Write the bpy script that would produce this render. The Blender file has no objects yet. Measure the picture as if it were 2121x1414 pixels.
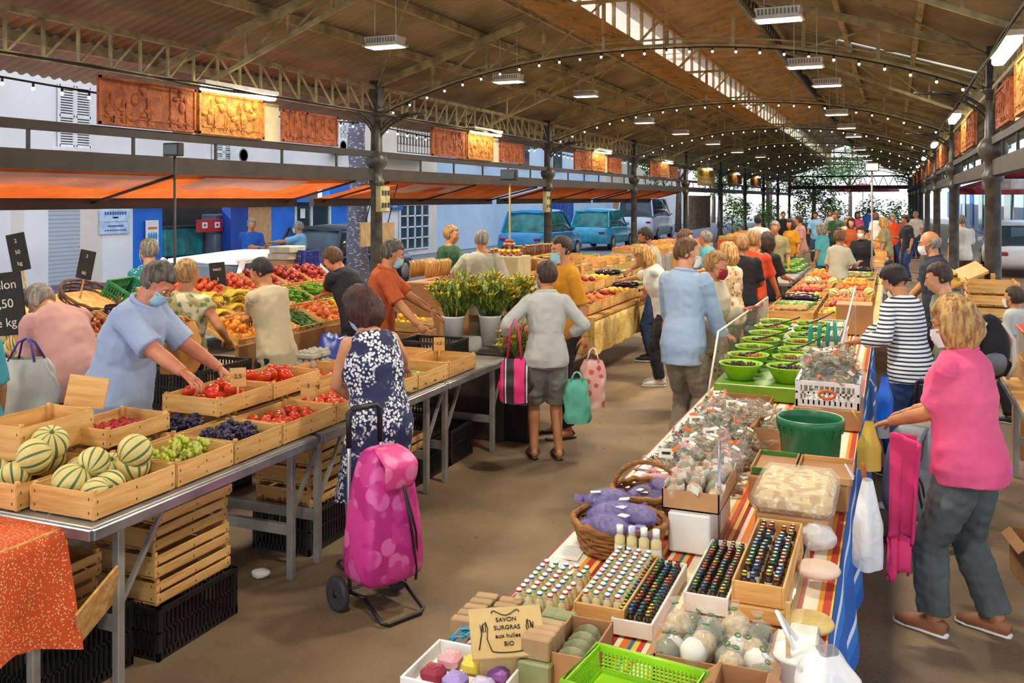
import bpy, math, random
from mathutils import Vector, Matrix, noise
R = random.Random(7)
PI = math.pi
C = bpy.context.scene.collection
# ---------------------------------------------------------------- camera, world, sun, exposure
F, HZ, CX = 1915.0, 412.0, 1060.5         # focal length in px, horizon row, centre column of the 2121x1414 frame
TH = math.atan((1850 - CX) / F); S_, C_ = math.sin(TH), math.cos(TH)
H = 2.15
sc = bpy.context.scene
cam = bpy.data.objects.new('camera', bpy.data.cameras.new('camera')); C.objects.link(cam)
cam.location = (0, 0, H); cam.rotation_euler = (PI / 2, 0, TH)
cam.data.lens = 36 * F / 2121; cam.data.shift_y = -(707 - HZ) / 2121; cam.data.clip_end = 400
sc.camera = cam
w = bpy.data.worlds.new('sky'); sc.world = w; w.use_nodes = True
nt = w.node_tree; bg = nt.nodes['Background']
tc = nt.nodes.new('ShaderNodeTexCoord'); sx = nt.nodes.new('ShaderNodeSeparateXYZ'); rp = nt.nodes.new('ShaderNodeValToRGB')
nt.links.new(tc.outputs['Generated'], sx.inputs[0]); nt.links.new(sx.outputs[2], rp.inputs[0]); nt.links.new(rp.outputs[0], bg.inputs[0])
rp.color_ramp.elements[0].color = (.95, .96, 1, 1); rp.color_ramp.elements[1].color = (.55, .72, 1, 1)
bg.inputs[1].default_value = 1.0
sun = bpy.data.objects.new('sun', bpy.data.lights.new('sun', 'SUN')); C.objects.link(sun)
sun.data.energy = 3.2; sun.data.angle = .01; sun.data.color = (1, .95, .86)
SUND = Vector((.90, .55, -.80))           # direction the sunlight travels
sun.rotation_euler = SUND.to_track_quat('-Z', 'Y').to_euler()
vs = sc.view_settings; vs.view_transform = 'Standard'; vs.look = 'None'; vs.gamma = 1; vs.exposure = .92; vs.use_curve_mapping = False
sc.cycles.max_bounces = 7; sc.cycles.diffuse_bounces = 4; sc.cycles.glossy_bounces = 3; sc.cycles.transmission_bounces = 6
sc.cycles.transparent_max_bounces = 12; sc.cycles.sample_clamp_indirect = 6; sc.cycles.use_denoising = True
sc.cycles.caustics_reflective = False; sc.cycles.caustics_refractive = False

# ---------------------------------------------------------------- pixel -> world
def ray(px, py):
    t = (px - CX) / F
    return Vector((-S_ + t * C_, C_ + t * S_, (HZ - py) / F))
def gz(px, py, z): r = ray(px, py); return Vector((0, 0, H)) + r * ((z - H) / r.z)
def gx(px, py, X): r = ray(px, py); return Vector((0, 0, H)) + r * (X / r.x)
def gy(px, py, Y): r = ray(px, py); return Vector((0, 0, H)) + r * (Y / r.y)
def gd(px, py, d): return Vector((0, 0, H)) + ray(px, py) * d

# ---------------------------------------------------------------- materials
MAT = {}
def srgb(h):
    if isinstance(h, str):
        h = tuple(int(h[i:i + 2], 16) / 255 for i in (0, 2, 4))
    return tuple((c / 12.92 if c <= .04045 else ((c + .055) / 1.055) ** 2.4) for c in h) + (1,)
def base(name):
    m = bpy.data.materials.new(name); m.use_nodes = True
    return m, m.node_tree, m.node_tree.nodes['Principled BSDF']
def N(nt, t, **kw):
    n = nt.nodes.new('ShaderNode' + t)
    for k, v in kw.items():
        if k in n.inputs: n.inputs[k].default_value = v
        else: setattr(n, k, v)
    return n
def coords(nt, stretch=(1, 1, 1), rot=(0, 0, 0), kind='Object'):
    tc = N(nt, 'TexCoord'); mp = N(nt, 'Mapping'); nt.links.new(tc.outputs[kind], mp.inputs[0])
    mp.inputs['Scale'].default_value = stretch; mp.inputs['Rotation'].default_value = rot
    return mp.outputs[0]
def mat(name, c1, c2=None, rough=.6, metal=0, scale=6, stretch=(1, 1, 1), bump=0, bscale=40, lo=.35, hi=.65, emis=0, trans=0, alpha=1, spec=None, detail=4, rnd=0, sheen=0):
    if name in MAT: return MAT[name]
    m, nt, b = base(name); MAT[name] = m
    c1 = srgb(c1); c2 = srgb(c2) if c2 else tuple(c * .72 for c in c1[:3]) + (1,)
    co = coords(nt, stretch); n = N(nt, 'TexNoise', Scale=scale, Detail=detail); nt.links.new(co, n.inputs['Vector'])
    r = N(nt, 'ValToRGB'); r.color_ramp.elements[0].position = lo; r.color_ramp.elements[1].position = hi
    r.color_ramp.elements[0].color = c2; r.color_ramp.elements[1].color = c1
    nt.links.new(n.outputs[0], r.inputs[0]); out = r.outputs[0]
    if rnd:
        oi = N(nt, 'ObjectInfo'); hs = N(nt, 'HueSaturation'); mr = N(nt, 'MapRange')
        mr.inputs['To Min'].default_value = 1 - rnd; mr.inputs['To Max'].default_value = 1 + rnd
        nt.links.new(oi.outputs['Random'], mr.inputs[0]); nt.links.new(mr.outputs[0], hs.inputs['Value'])
        mh = N(nt, 'MapRange'); mh.inputs['To Min'].default_value = .5 + rnd * .05; mh.inputs['To Max'].default_value = .5 - rnd * .005
        nt.links.new(oi.outputs['Random'], mh.inputs[0]); nt.links.new(mh.outputs[0], hs.inputs['Hue'])
        nt.links.new(out, hs.inputs['Color']); out = hs.outputs[0]
    nt.links.new(out, b.inputs['Base Color'])
    b.inputs['Roughness'].default_value = rough; b.inputs['Metallic'].default_value = metal
    if trans: b.inputs['Transmission Weight'].default_value = trans
    if alpha < 1: b.inputs['Alpha'].default_value = alpha
    if spec is not None: b.inputs['Specular IOR Level'].default_value = spec
    if sheen: b.inputs['Sheen Weight'].default_value = sheen
    if emis:
        nt.links.new(out, b.inputs['Emission Color']); b.inputs['Emission Strength'].default_value = emis
    if bump:
        n2 = N(nt, 'TexNoise', Scale=bscale, Detail=5); nt.links.new(co, n2.inputs['Vector'])
        bp = N(nt, 'Bump', Strength=bump, Distance=.02); nt.links.new(n2.outputs[0], bp.inputs['Height']); nt.links.new(bp.outputs[0], b.inputs['Normal'])
    return m
def stripes(name, cols, period, axis=0, rough=.8, kind='Object', warp=0.):
    """constant bands along one axis; cols = [(pos, hex)...]"""
    if name in MAT: return MAT[name]
    m, nt, b = base(name); MAT[name] = m
    co = coords(nt, kind=kind); sx = N(nt, 'SeparateXYZ'); nt.links.new(co, sx.inputs[0])
    src = sx.outputs[axis]
    if warp:
        nz = N(nt, 'TexNoise', Scale=6.0); nt.links.new(co, nz.inputs['Vector']); ma = N(nt, 'Math', operation='MULTIPLY_ADD')
        ma.inputs[1].default_value = warp; nt.links.new(nz.outputs[0], ma.inputs[0]); nt.links.new(src, ma.inputs[2]); src = ma.outputs[0]
    d = N(nt, 'Math', operation='DIVIDE'); d.inputs[1].default_value = period; nt.links.new(src, d.inputs[0])
    fr = N(nt, 'Math', operation='FRACT'); nt.links.new(d.outputs[0], fr.inputs[0])
    r = N(nt, 'ValToRGB'); r.color_ramp.interpolation = 'CONSTANT'; e = r.color_ramp.elements
    e[0].position = cols[0][0]; e[0].color = srgb(cols[0][1]); e[1].position = cols[1][0]; e[1].color = srgb(cols[1][1])
    for p, c in cols[2:]:
        q = e.new(p); q.color = srgb(c)
    nt.links.new(fr.outputs[0], r.inputs[0]); nt.links.new(r.outputs[0], b.inputs['Base Color']); b.inputs['Roughness'].default_value = rough
    return m
def voro(name, c1, c2, scale, th=.35, rough=.8, stretch=(1, 1, 1), feature='F1', c3=None, s3=3, bump=0):
    """blotches: c2 inside cells radius th, c1 outside; c3 noise patches"""
    if name in MAT: return MAT[name]
    m, nt, b = base(name); MAT[name] = m
    co = coords(nt, stretch); v = N(nt, 'TexVoronoi', Scale=scale); v.feature = feature; nt.links.new(co, v.inputs['Vector'])
    r = N(nt, 'ValToRGB'); r.color_ramp.elements[0].position = th - .04; r.color_ramp.elements[1].position = th + .04
    r.color_ramp.elements[0].color = srgb(c2); r.color_ramp.elements[1].color = srgb(c1)
    nt.links.new(v.outputs['Distance'], r.inputs[0]); out = r.outputs[0]
    if c3:
        n = N(nt, 'TexNoise', Scale=s3); nt.links.new(co, n.inputs['Vector']); r2 = N(nt, 'ValToRGB')
        r2.color_ramp.elements[0].position = .5; r2.color_ramp.elements[1].position = .56
        nt.links.new(n.outputs[0], r2.inputs[0]); mx = N(nt, 'Mix', data_type='RGBA'); nt.links.new(r2.outputs[0], mx.inputs[0])
        nt.links.new(out, mx.inputs[6]); mx.inputs[7].default_value = srgb(c3); out = mx.outputs[2]
    nt.links.new(out, b.inputs['Base Color']); b.inputs['Roughness'].default_value = rough
    if bump:
        bp = N(nt, 'Bump', Strength=bump, Distance=.01); nt.links.new(v.outputs['Distance'], bp.inputs['Height']); nt.links.new(bp.outputs[0], b.inputs['Normal'])
    return m
def glassy(name, col='ffffff', a=.25, rough=.05):
    """thin clear film or pane: mostly transparent, glossy"""
    if name in MAT: return MAT[name]
    m, nt, b = base(name); MAT[name] = m
    b.inputs['Base Color'].default_value = srgb(col); b.inputs['Roughness'].default_value = rough; b.inputs['Alpha'].default_value = a
    b.inputs['Specular IOR Level'].default_value = .8
    co = coords(nt); n = N(nt, 'TexNoise', Scale=30.0); nt.links.new(co, n.inputs['Vector'])
    bp = N(nt, 'Bump', Strength=.5, Distance=.01); nt.links.new(n.outputs[0], bp.inputs['Height'])
    if a > .3: nt.links.new(bp.outputs[0], b.inputs['Normal'])
    return m
def emit(name, col, s):
    if name in MAT: return MAT[name]
    m, nt, b = base(name); MAT[name] = m
    b.inputs['Base Color'].default_value = srgb(col); b.inputs['Emission Color'].default_value = srgb(col); b.inputs['Emission Strength'].default_value = s
    return m

# ---------------------------------------------------------------- mesh builder
def frame(d, up=Vector((0, 0, 1))):
    d = d.normalized()
    if abs(d.dot(up)) > .97: up = Vector((0, 1, 0))
    x = up.cross(d).normalized(); return x, d.cross(x)
class MB:
    def __init__(s): s.v, s.f, s.m, s.sm = [], [], [], []
    def add(s, vs, fs, m=0, sm=False, M=None):
        o = len(s.v); s.v += [tuple(M @ Vector(v)) if M else tuple(v) for v in vs]
        s.f += [tuple(i + o for i in f) for f in fs]; s.m += [m] * len(fs); s.sm += [sm] * len(fs); return s
    def box(s, c, d, m=0, b=0, M=None, rz=0, taper=1):
        x, y, z = [k / 2 for k in d]
        T = Matrix.Translation(c) @ Matrix.Rotation(rz, 4, 'Z')
        if M: T = M @ T
        if not b:
            vs = [(i * x * (taper if k < 0 else 1), j * y * (taper if k < 0 else 1), k * z) for k in (-1, 1) for j in (-1, 1) for i in (-1, 1)]
            return s.add(vs, [(0, 2, 3, 1), (4, 5, 7, 6), (0, 1, 5, 4), (2, 6, 7, 3), (0, 4, 6, 2), (1, 3, 7, 5)], m, False, T)
        b = min(b, x * .9, y * .9, z * .9); vs, idx = [], {}
        for i in (-1, 1):
            for j in (-1, 1):
                for k in (-1, 1):
                    for a in range(3):
                        p = [i * x, j * y, k * z]
                        for q in range(3):
                            if q != a: p[q] -= (i, j, k)[q] * b
                        idx[(i, j, k, a)] = len(vs); vs.append(tuple(p))
        fs = []
        for a in range(3):
            o = [q for q in range(3) if q != a]
            for sg in (-1, 1):
                q = []
                for (u, v) in ((-1, -1), (1, -1), (1, 1), (-1, 1)):
                    t = [0, 0, 0]; t[a] = sg; t[o[0]] = u; t[o[1]] = v; q.append(idx[(*t, a)])
                fs.append(q)
            for u in (-1, 1):
                for v in (-1, 1):
                    q = []
                    for (w_, ax) in ((-1, o[0]), (1, o[0]), (1, o[1]), (-1, o[1])):
                        t = [0, 0, 0]; t[a] = w_; t[o[0]] = u; t[o[1]] = v; q.append(idx[(*t, ax)])
                    fs.append(q)
        for i in (-1, 1):
            for j in (-1, 1):
                for k in (-1, 1): fs.append([idx[(i, j, k, a)] for a in range(3)])
        out = []
        for q in fs:
            p = [Vector(vs[i]) for i in q]; n = (p[1] - p[0]).cross(p[2] - p[0]); c0 = sum(p, Vector()) / len(p)
            out.append(q if n.dot(c0) > 0 else q[::-1])
        return s.add(vs, out, m, False, T)
    def beam(s, p, q, w, h=None, m=0, up=Vector((0, 0, 1))):
        p, q = Vector(p), Vector(q); h = h or w; x, y = frame(q - p, up); vs = []
        for c in (p, q):
            for (i, j) in ((-1, -1), (1, -1), (1, 1), (-1, 1)): vs.append(c + x * (i * w / 2) + y * (j * h / 2))
        return s.add(vs, [(3, 2, 1, 0), (4, 5, 6, 7), (0, 1, 5, 4), (1, 2, 6, 5), (2, 3, 7, 6), (3, 0, 4, 7)], m)
    def tube(s, pts, r, n=8, m=0, cap=True, ry=None, M=None, sm=True, up=None, closed=False):
        """rings along pts; r and ry may be lists (x and y radii)"""
        P = [Vector(p) for p in pts]; k = len(P)
        if not hasattr(r, '__len__'): r = [r] * k
        if ry is None: ry = r
        elif not hasattr(ry, '__len__'): ry = [ry] * k
        vs, fs = [], []; px = None
        for i in range(k):
            if closed: d = P[(i + 1) % k] - P[i - 1]
            else: d = P[min(i + 1, k - 1)] - P[max(i - 1, 0)]
            d = d.normalized() if d.length > 1e-9 else Vector((0, 0, 1))
            if px is None:
                x, _ = frame(d, up or Vector((0, 0, 1)))
            else:
                x = px - d * px.dot(d); x = x.normalized() if x.length > 1e-6 else frame(d)[0]
            px = x; y = d.cross(x)
            for j in range(n):
                a = 2 * PI * j / n; vs.append(P[i] + x * (math.cos(a) * r[i]) + y * (math.sin(a) * ry[i]))
        for i in range(k if closed else k - 1):
            for j in range(n):
                a, b2 = i * n + j, i * n + (j + 1) % n; c, d2 = ((i + 1) % k) * n + (j + 1) % n, ((i + 1) % k) * n + j
                fs.append((a, b2, c, d2))
        if cap and not closed: fs += [tuple(range(n))[::-1], tuple((k - 1) * n + j for j in range(n))]
        return s.add(vs, fs, m, sm, M)
    def lathe(s, prof, n=16, m=0, M=None, sm=True, cap=True):
        vs, fs = [], []
        for (r, z) in prof:
            for j in range(n): a = 2 * PI * j / n; vs.append((r * math.cos(a), r * math.sin(a), z))
        k = len(prof)
        for i in range(k - 1):
            for j in range(n): fs.append((i * n + j, i * n + (j + 1) % n, (i + 1) * n + (j + 1) % n, (i + 1) * n + j))
        if cap: fs += [tuple(range(n))[::-1], tuple((k - 1) * n + j for j in range(n))]
        return s.add(vs, fs, m, sm, M)
    def ell(s, c, r, n=12, k=8, m=0, M=None, fn=None):
        if not hasattr(r, '__len__'): r = (r, r, r)
        vs, fs = [], []
        for i in range(k + 1):
            ph = PI * i / k
            for j in range(n):
                a = 2 * PI * j / n; d = Vector((math.sin(ph) * math.cos(a), math.sin(ph) * math.sin(a), -math.cos(ph)))
                q = fn(d) if fn else 1
                vs.append((c[0] + d.x * r[0] * q, c[1] + d.y * r[1] * q, c[2] + d.z * r[2] * q))
        for i in range(k):
            for j in range(n): fs.append((i * n + j, i * n + (j + 1) % n, (i + 1) * n + (j + 1) % n, (i + 1) * n + j))
        return s.add(vs, fs, m, True, M)
    def grid(s, fn, nu, nv, m=0, sm=True, M=None, th=0):
        vs = [fn(i / nu, j / nv) for i in range(nu + 1) for j in range(nv + 1)]; w_ = nv + 1
        fs = [(i * w_ + j, (i + 1) * w_ + j, (i + 1) * w_ + j + 1, i * w_ + j + 1) for i in range(nu) for j in range(nv)]
        return s.add(vs, fs, m, sm, M)
    def mesh(s, name, mats):
        me = bpy.data.meshes.new(name); me.from_pydata(s.v, [], s.f)
        for x in (mats if isinstance(mats, (list, tuple)) else [mats]): me.materials.append(MAT[x] if isinstance(x, str) else x)
        me.polygons.foreach_set('material_index', s.m); me.polygons.foreach_set('use_smooth', s.sm); me.validate(); me.update(); return me
    def build(s, name, mats, parent=None, loc=None, rz=0, smooth_angle=None):
        return link(name, s.mesh(name, mats), parent, loc, rz)
def link(name, me, parent=None, loc=None, rz=0):
    o = bpy.data.objects.new(name, me); C.objects.link(o)
    if parent: o.parent = parent
    if loc is not None: o.location = loc
    if rz: o.rotation_euler = (0, 0, rz)
    return o
def tag(o, label=None, cat=None, group=None, kind=None):
    if label: o['label'] = label
    if cat: o['category'] = cat
    if group: o['group'] = group
    if kind: o['kind'] = kind
    return o
def root(name, loc, label, cat, rz=0, group=None):
    o = bpy.data.objects.new(name, None); C.objects.link(o); o.empty_display_size = .1
    o.location = loc; o.rotation_euler = (0, 0, rz); return tag(o, label, cat, group)
KIDS = {}
def dup(o, loc=None, rot=None, label=None, group=None, scale=None, parent=None):
    """copy of a thing with its parts and their sub-parts"""
    if o.name not in KIDS: KIDS[o.name] = list(o.children)
    c = o.copy(); C.objects.link(c)
    if parent: c.parent = parent
    if loc is not None: c.location = loc
    if rot is not None: c.rotation_euler = rot if hasattr(rot, '__len__') else (0, 0, rot)
    if scale is not None: c.scale = scale if hasattr(scale, '__len__') else (scale,) * 3
    if label: c['label'] = label
    if group: c['group'] = group
    for k in KIDS[o.name]: dup(k, parent=c)
    return c
class Kind:
    """first use moves the prototype itself, later uses copy it"""
    def __init__(s, proto): s.p, s.used = proto, False; KIDS[proto.name] = list(proto.children); [s._k(c) for c in proto.children]
    def _k(s, c): KIDS[c.name] = list(c.children); [s._k(d) for d in c.children]
    def put(s, loc, rot=0, label=None, group=None, scale=None):
        if not s.used:
            s.used = True; o = s.p; o.location = loc; o.rotation_euler = rot if hasattr(rot, '__len__') else (0, 0, rot)
            if scale is not None: o.scale = scale if hasattr(scale, '__len__') else (scale,) * 3
            if label: o['label'] = label
            if group: o['group'] = group
            return o
        return dup(s.p, loc, rot, label, group, scale if scale is not None else (1, 1, 1))
def struct(name, mb, mats, label=None): return tag(mb.build(name, mats), label, None, None, 'structure')
def text(body, size, name, m, parent, loc, rot, ext=.001, align='CENTER'):
    cu = bpy.data.curves.new(name, 'FONT'); cu.body = body; cu.size = size; cu.extrude = ext; cu.align_x = align; cu.align_y = 'CENTER'
    cu.materials.append(MAT[m] if isinstance(m, str) else m)
    t = bpy.data.objects.new('temp', cu); C.objects.link(t); me = bpy.data.meshes.new_from_object(t.evaluated_get(bpy.context.evaluated_depsgraph_get()))
    bpy.data.objects.remove(t); me.name = name; me.materials.clear(); me.materials.append(MAT[m] if isinstance(m, str) else m)
    o = link(name, me, parent, loc); o.rotation_euler = rot; return o

# ---------------------------------------------------------------- common materials
mat('asphalt', '92795a', '62503e', rough=.75, scale=1.3, bump=.35, bscale=55, lo=.3, hi=.7, detail=8)
mat('street', '8a8c92', '75777d', rough=.8, scale=2, bump=.2)
mat('sheet', 'a19878', '746a52', rough=.55, scale=1.2, stretch=(1, .6, 1), detail=6)
mat('iron', 'b8ae82', '857b58', rough=.6, scale=5)
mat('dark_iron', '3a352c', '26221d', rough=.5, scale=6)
mat('column_paint', '4a463f', '2c2924', rough=.45, scale=7)
mat('rail_brown', '34271f', '231b16', rough=.6, scale=3)
mat('cable', '15140f', rough=.6)
mat('white_metal', 'e8e6da', rough=.4)
mat('steel', 'b9bac0', '8d8e94', rough=.32, metal=.8, scale=4)
mat('alu', 'b4b2ac', '96938c', rough=.4, metal=.5, scale=5)
mat('netting', 'd8a858', 'b88440', rough=.9, scale=3, alpha=.5)
emit('tube_warm', 'ffe9a8', 5)
emit('tube_white', 'fff6e0', 3)
emit('bulb', 'fff2d2', 3)
mat('terracotta', 'b8683c', '8a4526', rough=.7, scale=9, bump=.9, bscale=26)
mat('gold_relief', 'cf9040', '9a5a22', rough=.6, scale=12, bump=.9, bscale=30)
mat('board_cream', 'dcd2ae', 'c8bd98', rough=.7)
def cloth_through(name, c1, c2, tr=.5):
    m = mat(name, c1, c2, rough=.85, scale=2); nt = m.node_tree; b = nt.nodes['Principled BSDF']; t = N(nt, 'BsdfTranslucent'); mx = N(nt, 'MixShader')
    mx.inputs[0].default_value = tr; nt.links.new(b.inputs['Base Color'].links[0].from_socket, t.inputs[0]); nt.links.new(b.outputs[0], mx.inputs[1]); nt.links.new(t.outputs[0], mx.inputs[2])
    nt.links.new(mx.outputs[0], nt.nodes['Material Output'].inputs[0]); return m
cloth_through('orange_cloth', 'ee7a30', 'd86224')
cloth_through('white_cloth', 'f2eee8', 'dedad4')
mat('wood', 'e2b26e', 'c08a48', rough=.65, scale=3, stretch=(1, 8, 8), bump=.12, bscale=20, rnd=.12)
mat('wood_y', 'e2b26e', 'c08a48', rough=.65, scale=3, stretch=(8, 1, 8), bump=.12, bscale=20, rnd=.12)
mat('cardboard', 'b98a5c', 'a5764a', rough=.8, scale=2)
mat('black_plastic', '23211f', '161514', rough=.4)
mat('white_plastic', 'eeeeea', 'e0e0dc', rough=.35)
mat('paper', 'f0ece2', 'e2ddd2', rough=.8)
mat('ink', '2a2622', rough=.8)
mat('chalk_slate', '2b2723', '1c1a18', rough=.8, scale=8)
mat('chalk', 'e6e0d2', rough=.9)

# ---------------------------------------------------------------- the hall
XL, XR = -8.03, 1.2; XM = (XL + XR) / 2
BAY = 8.35; Y1 = 13.5; COLY = [Y1 + BAY * i for i in range(-1, 9)]
HALL0, HALL1 = -3.0, 84.0
b = MB(); b.grid(lambda u, v: ((-9.6 + u * 13.6), -4 + v * 92, 0), 4, 20); struct('floor', b, 'asphalt')
b = MB(); b.grid(lambda u, v: (-40 + u * 70, -10 + v * 130, -.02), 4, 4); struct('street_ground', b, 'street')
ZE, ZR, XE = 3.65, 5.2, 1.85          # eave, ridge side, overhang
XA, XB = -4.9, -1.9                  # monitor sides
def roofz(x):
    return ZE + (x - (XL - XE)) * (ZR - ZE) / (XA - (XL - XE)) if x < XM else ZE + ((XR + XE) - x) * (ZR - ZE) / ((XR + XE) - XB)
def roof_slope(xa, xb, y0, y1, name):
    b = MB(); n = int((y1 - y0) / .04)
    def f(u, v):
        x = xa + (xb - xa) * u; i = round(v * n); return (x, y0 + (y1 - y0) * v, roofz(x) + .03 + (.02 if i % 4 in (1, 2) else -.01))
    b.grid(f, 1, n, sm=False); return struct(name, b, 'sheet')
roof_slope(XL - XE, XA, HALL0, HALL1, 'roof_left')
roof_slope(XB, XR + XE, HALL0, 16.9, 'roof_right'); roof_slope(-.2, XR + XE, 17.06, HALL1, 'roof_right'); roof_slope(XB, -.95, 16.9, HALL1, 'roof_right'); roof_slope(-.95, -.2, 17.06, HALL1, 'roof_right')
b = MB()
n = int((HALL1 - HALL0) / .15)
b.grid(lambda u, v: (XA - .5 + u * 2.0, HALL0 + (HALL1 - HALL0) * v, 6.25 + u * .5), 1, 40, sm=False)
b.grid(lambda u, v: (XM + u * 2.0, HALL0 + (HALL1 - HALL0) * v, 6.75 - u * .5), 1, 40, sm=False)
struct('roof_monitor', b, 'sheet')
# purlins
for k, x in enumerate([XL - .8, XL + .9, XL + 1.9, XA - .05, XB + .05, XR - 1.9, XR - .9, XR + .8]):
    b = MB(); b.beam((x, HALL0, roofz(x) - .06), (x, HALL1, roofz(x) - .06), .07, .12); struct('roof_beam', b, 'iron')
for x in (XA, XB):
    b = MB(); b.beam((x, HALL0, 6.2), (x, HALL1, 6.2), .1, .12); b.beam((x, HALL0, 5.34), (x, HALL1, 5.34), .1, .1); struct('monitor_beam', b, 'iron')
    b = MB(); k = 0; y = HALL0
    while y < HALL1:
        b.beam((x, y, 5.3), (x, y, 6.2), .06, .06); y += 1.05
    struct('monitor_beam', b, 'iron')
# right monitor side is closed with sheet; the left one is glazed
b = MB(); b.grid(lambda u, v: (XB + .02, HALL0 + (HALL1 - HALL0) * v, 5.3 + u * .95), 1, 2); struct('wall_monitor', b, 'sheet')
b = MB(); b.grid(lambda u, v: (XA - .03, HALL0 + (HALL1 - HALL0) * v, 5.35 + u * .85), 1, 4); m_, nt_, b_ = base('clerestory'); MAT['clerestory'] = m_; t_ = N(nt_, 'BsdfTranslucent'); t_.inputs[0].default_value = (.9, .88, .8, 1); nt_.links.new(t_.outputs[0], nt_.nodes['Material Output'].inputs[0]); struct('window_1', b, 'clerestory')

def lattice(x, y0, y1, z0, z1, name, step=.42, w=.028, m='iron'):
    """lengthwise lattice girder with upright and slanting bars"""
    b = MB(); b.beam((x, y0, z0), (x, y1, z0), .05, .05); b.beam((x, y0, z1), (x, y1, z1), .08, .06)
    n = max(2, int((y1 - y0) / step)); d = (y1 - y0) / n
    for i in range(n):
        y = y0 + d * i; b.beam((x, y, z0), (x, y, z1), w, w)
        a, c = ((z0, z1) if i < n / 2 else (z1, z0)); b.beam((x, y, a), (x, y + d, c), w * .8, w * .8)
    return struct(name, b, m)
def bracket(b, x, y, sx, sy):
    """curved iron bracket from column to girder"""
    for k, rr in enumerate((.95, .72)):
        pts = [(x + sx * rr * (1 - math.cos(a)), y + sy * rr * (1 - math.cos(a)), 2.95 + k * .12 + (.62 - k * .12) * math.sin(a)) for a in [PI / 2 * i / 7 for i in range(8)]]
        b.tube(pts, .022, 6)
    for i in range(1, 7):
        a = PI / 2 * i / 7; p = (x + sx * .95 * (1 - math.cos(a)), y + sy * .95 * (1 - math.cos(a)), 2.95 + .62 * math.sin(a))
        q = (x + sx * .72 * (1 - math.cos(a)), y + sy * .72 * (1 - math.cos(a)), 3.07 + .5 * math.sin(a)); b.tube([p, q], .012, 5)
    return b
for i, y in enumerate(COLY):
    for side, x in (('left', XL), ('right', XR)):
        b = MB(); s = 1 if side == 'left' else -1
        b.lathe([(.2, 0), (.2, .12), (.15, .16), (.14, .5), (.115, .56), (.105, .6), (.095, 2.35), (.13, 2.4), (.13, 2.46), (.1, 2.5), (.1, 2.62), (.17, 2.72), (.19, 2.82), (.15, 2.9), (.1, 2.95), (.09, 3.5), (.14, 3.55), (.14, 3.6)], 14, M=Matrix.Translation((x, y, 0)))
        b.box((x, y, 3.85), (.16, .2, .56))
        bracket(b, x, y, 0, 1); bracket(b, x, y, 0, -1); bracket(b, x, y, s, 0)
        struct('column_' + side, b, 'column_paint')
    if i < len(COLY) - 1 or True:
        for x in (XL, XR):
            lattice(x, y, y + BAY, 3.58, 4.02, 'eave_girder_beam')
        if i < 7:
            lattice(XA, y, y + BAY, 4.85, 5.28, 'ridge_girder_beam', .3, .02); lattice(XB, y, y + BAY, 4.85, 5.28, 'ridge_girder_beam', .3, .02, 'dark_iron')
def archz(x, zs=3.55, za=4.42):
    u = (x - XM) / ((XR - XL) / 2); return zs + (za - zs) * (1 - abs(u) ** 2.3)
def truss(y, main):
    b = MB()
    for (xa, xb) in ((XL - .9, XA), (XR + .9, XB)):
        b.beam((xa, y, roofz(xa) - .16), (xb, y, roofz(xb) - .16), .09, .1)
    if main:
        xs = [XL + .1 + (XR - XL - .2) * i / 28 for i in range(29)]
        b.tube([(x, y, archz(x)) for x in xs], .028, 6)
        b.tube([(x, y, archz(x) + .09) for x in xs], .016, 5)
        for i in range(3, 26, 3):
            x = xs[i]; t = (roofz(x) - .18) if (x < XA or x > XB) else 5.15; b.beam((x, y, archz(x)), (x, y, t), .05, .05)
            if i + 3 < 26 and not (xs[i] > XA and xs[i] < XB):
                x2 = xs[i + 3]; t2 = (roofz(x2) - .18) if (x2 < XA or x2 > XB) else 5.15
                b.beam((x, y, archz(x)), (x2, y, t2), .025, .025)
        b.beam((XA, y, 5.15), (XB, y, 5.15), .05, .05); b.beam((XA, y, 5.1), (XM, y, 6.5), .05, .05); b.beam((XB, y, 5.1), (XM, y, 6.5), .05, .05)
    else:
        b.beam((XL, y, 3.6), (XA, y, 4.88), .05, .05); b.beam((XR, y, 3.6), (XB, y, 4.88), .05, .05)
        for s, x0, x1 in ((1, XL, XA), (-1, XR, XB)):
            for k in range(1, 5):
                x = x0 + (x1 - x0) * k / 5; zz = 3.6 + (4.88 - 3.6) * k / 5; b.beam((x, y, zz), (x, y, roofz(x) - .2), .03, .03)
                if k < 4: x2 = x0 + (x1 - x0) * (k + 1) / 5; b.beam((x, y, zz), (x2, y, roofz(x2) - .2), .02, .02)
        b.beam((XA, y, 4.9), (XM, y, 6.4), .04, .04); b.beam((XB, y, 4.9), (XM, y, 6.4), .04, .04)
    struct('roof_truss_beam', b, 'iron' if main else 'iron')
for i, y in enumerate(COLY[:9]):
    truss(y, True)
    if i < 8: truss(y + BAY / 2, False)
# horizontal wind bracing rods near the camera
b = MB()
for i in range(0, 5):
    y = COLY[i]
    for (xa, xb) in ((XL, XA), (XR, XB)):
        b.tube([(xa, y, 4.0), (xb, y + BAY / 2, 4.98)], .014, 5); b.tube([(xa, y + BAY, 4.0), (xb, y + BAY / 2, 4.98)], .014, 5)
struct('brace_beam', b, 'iron')
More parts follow.
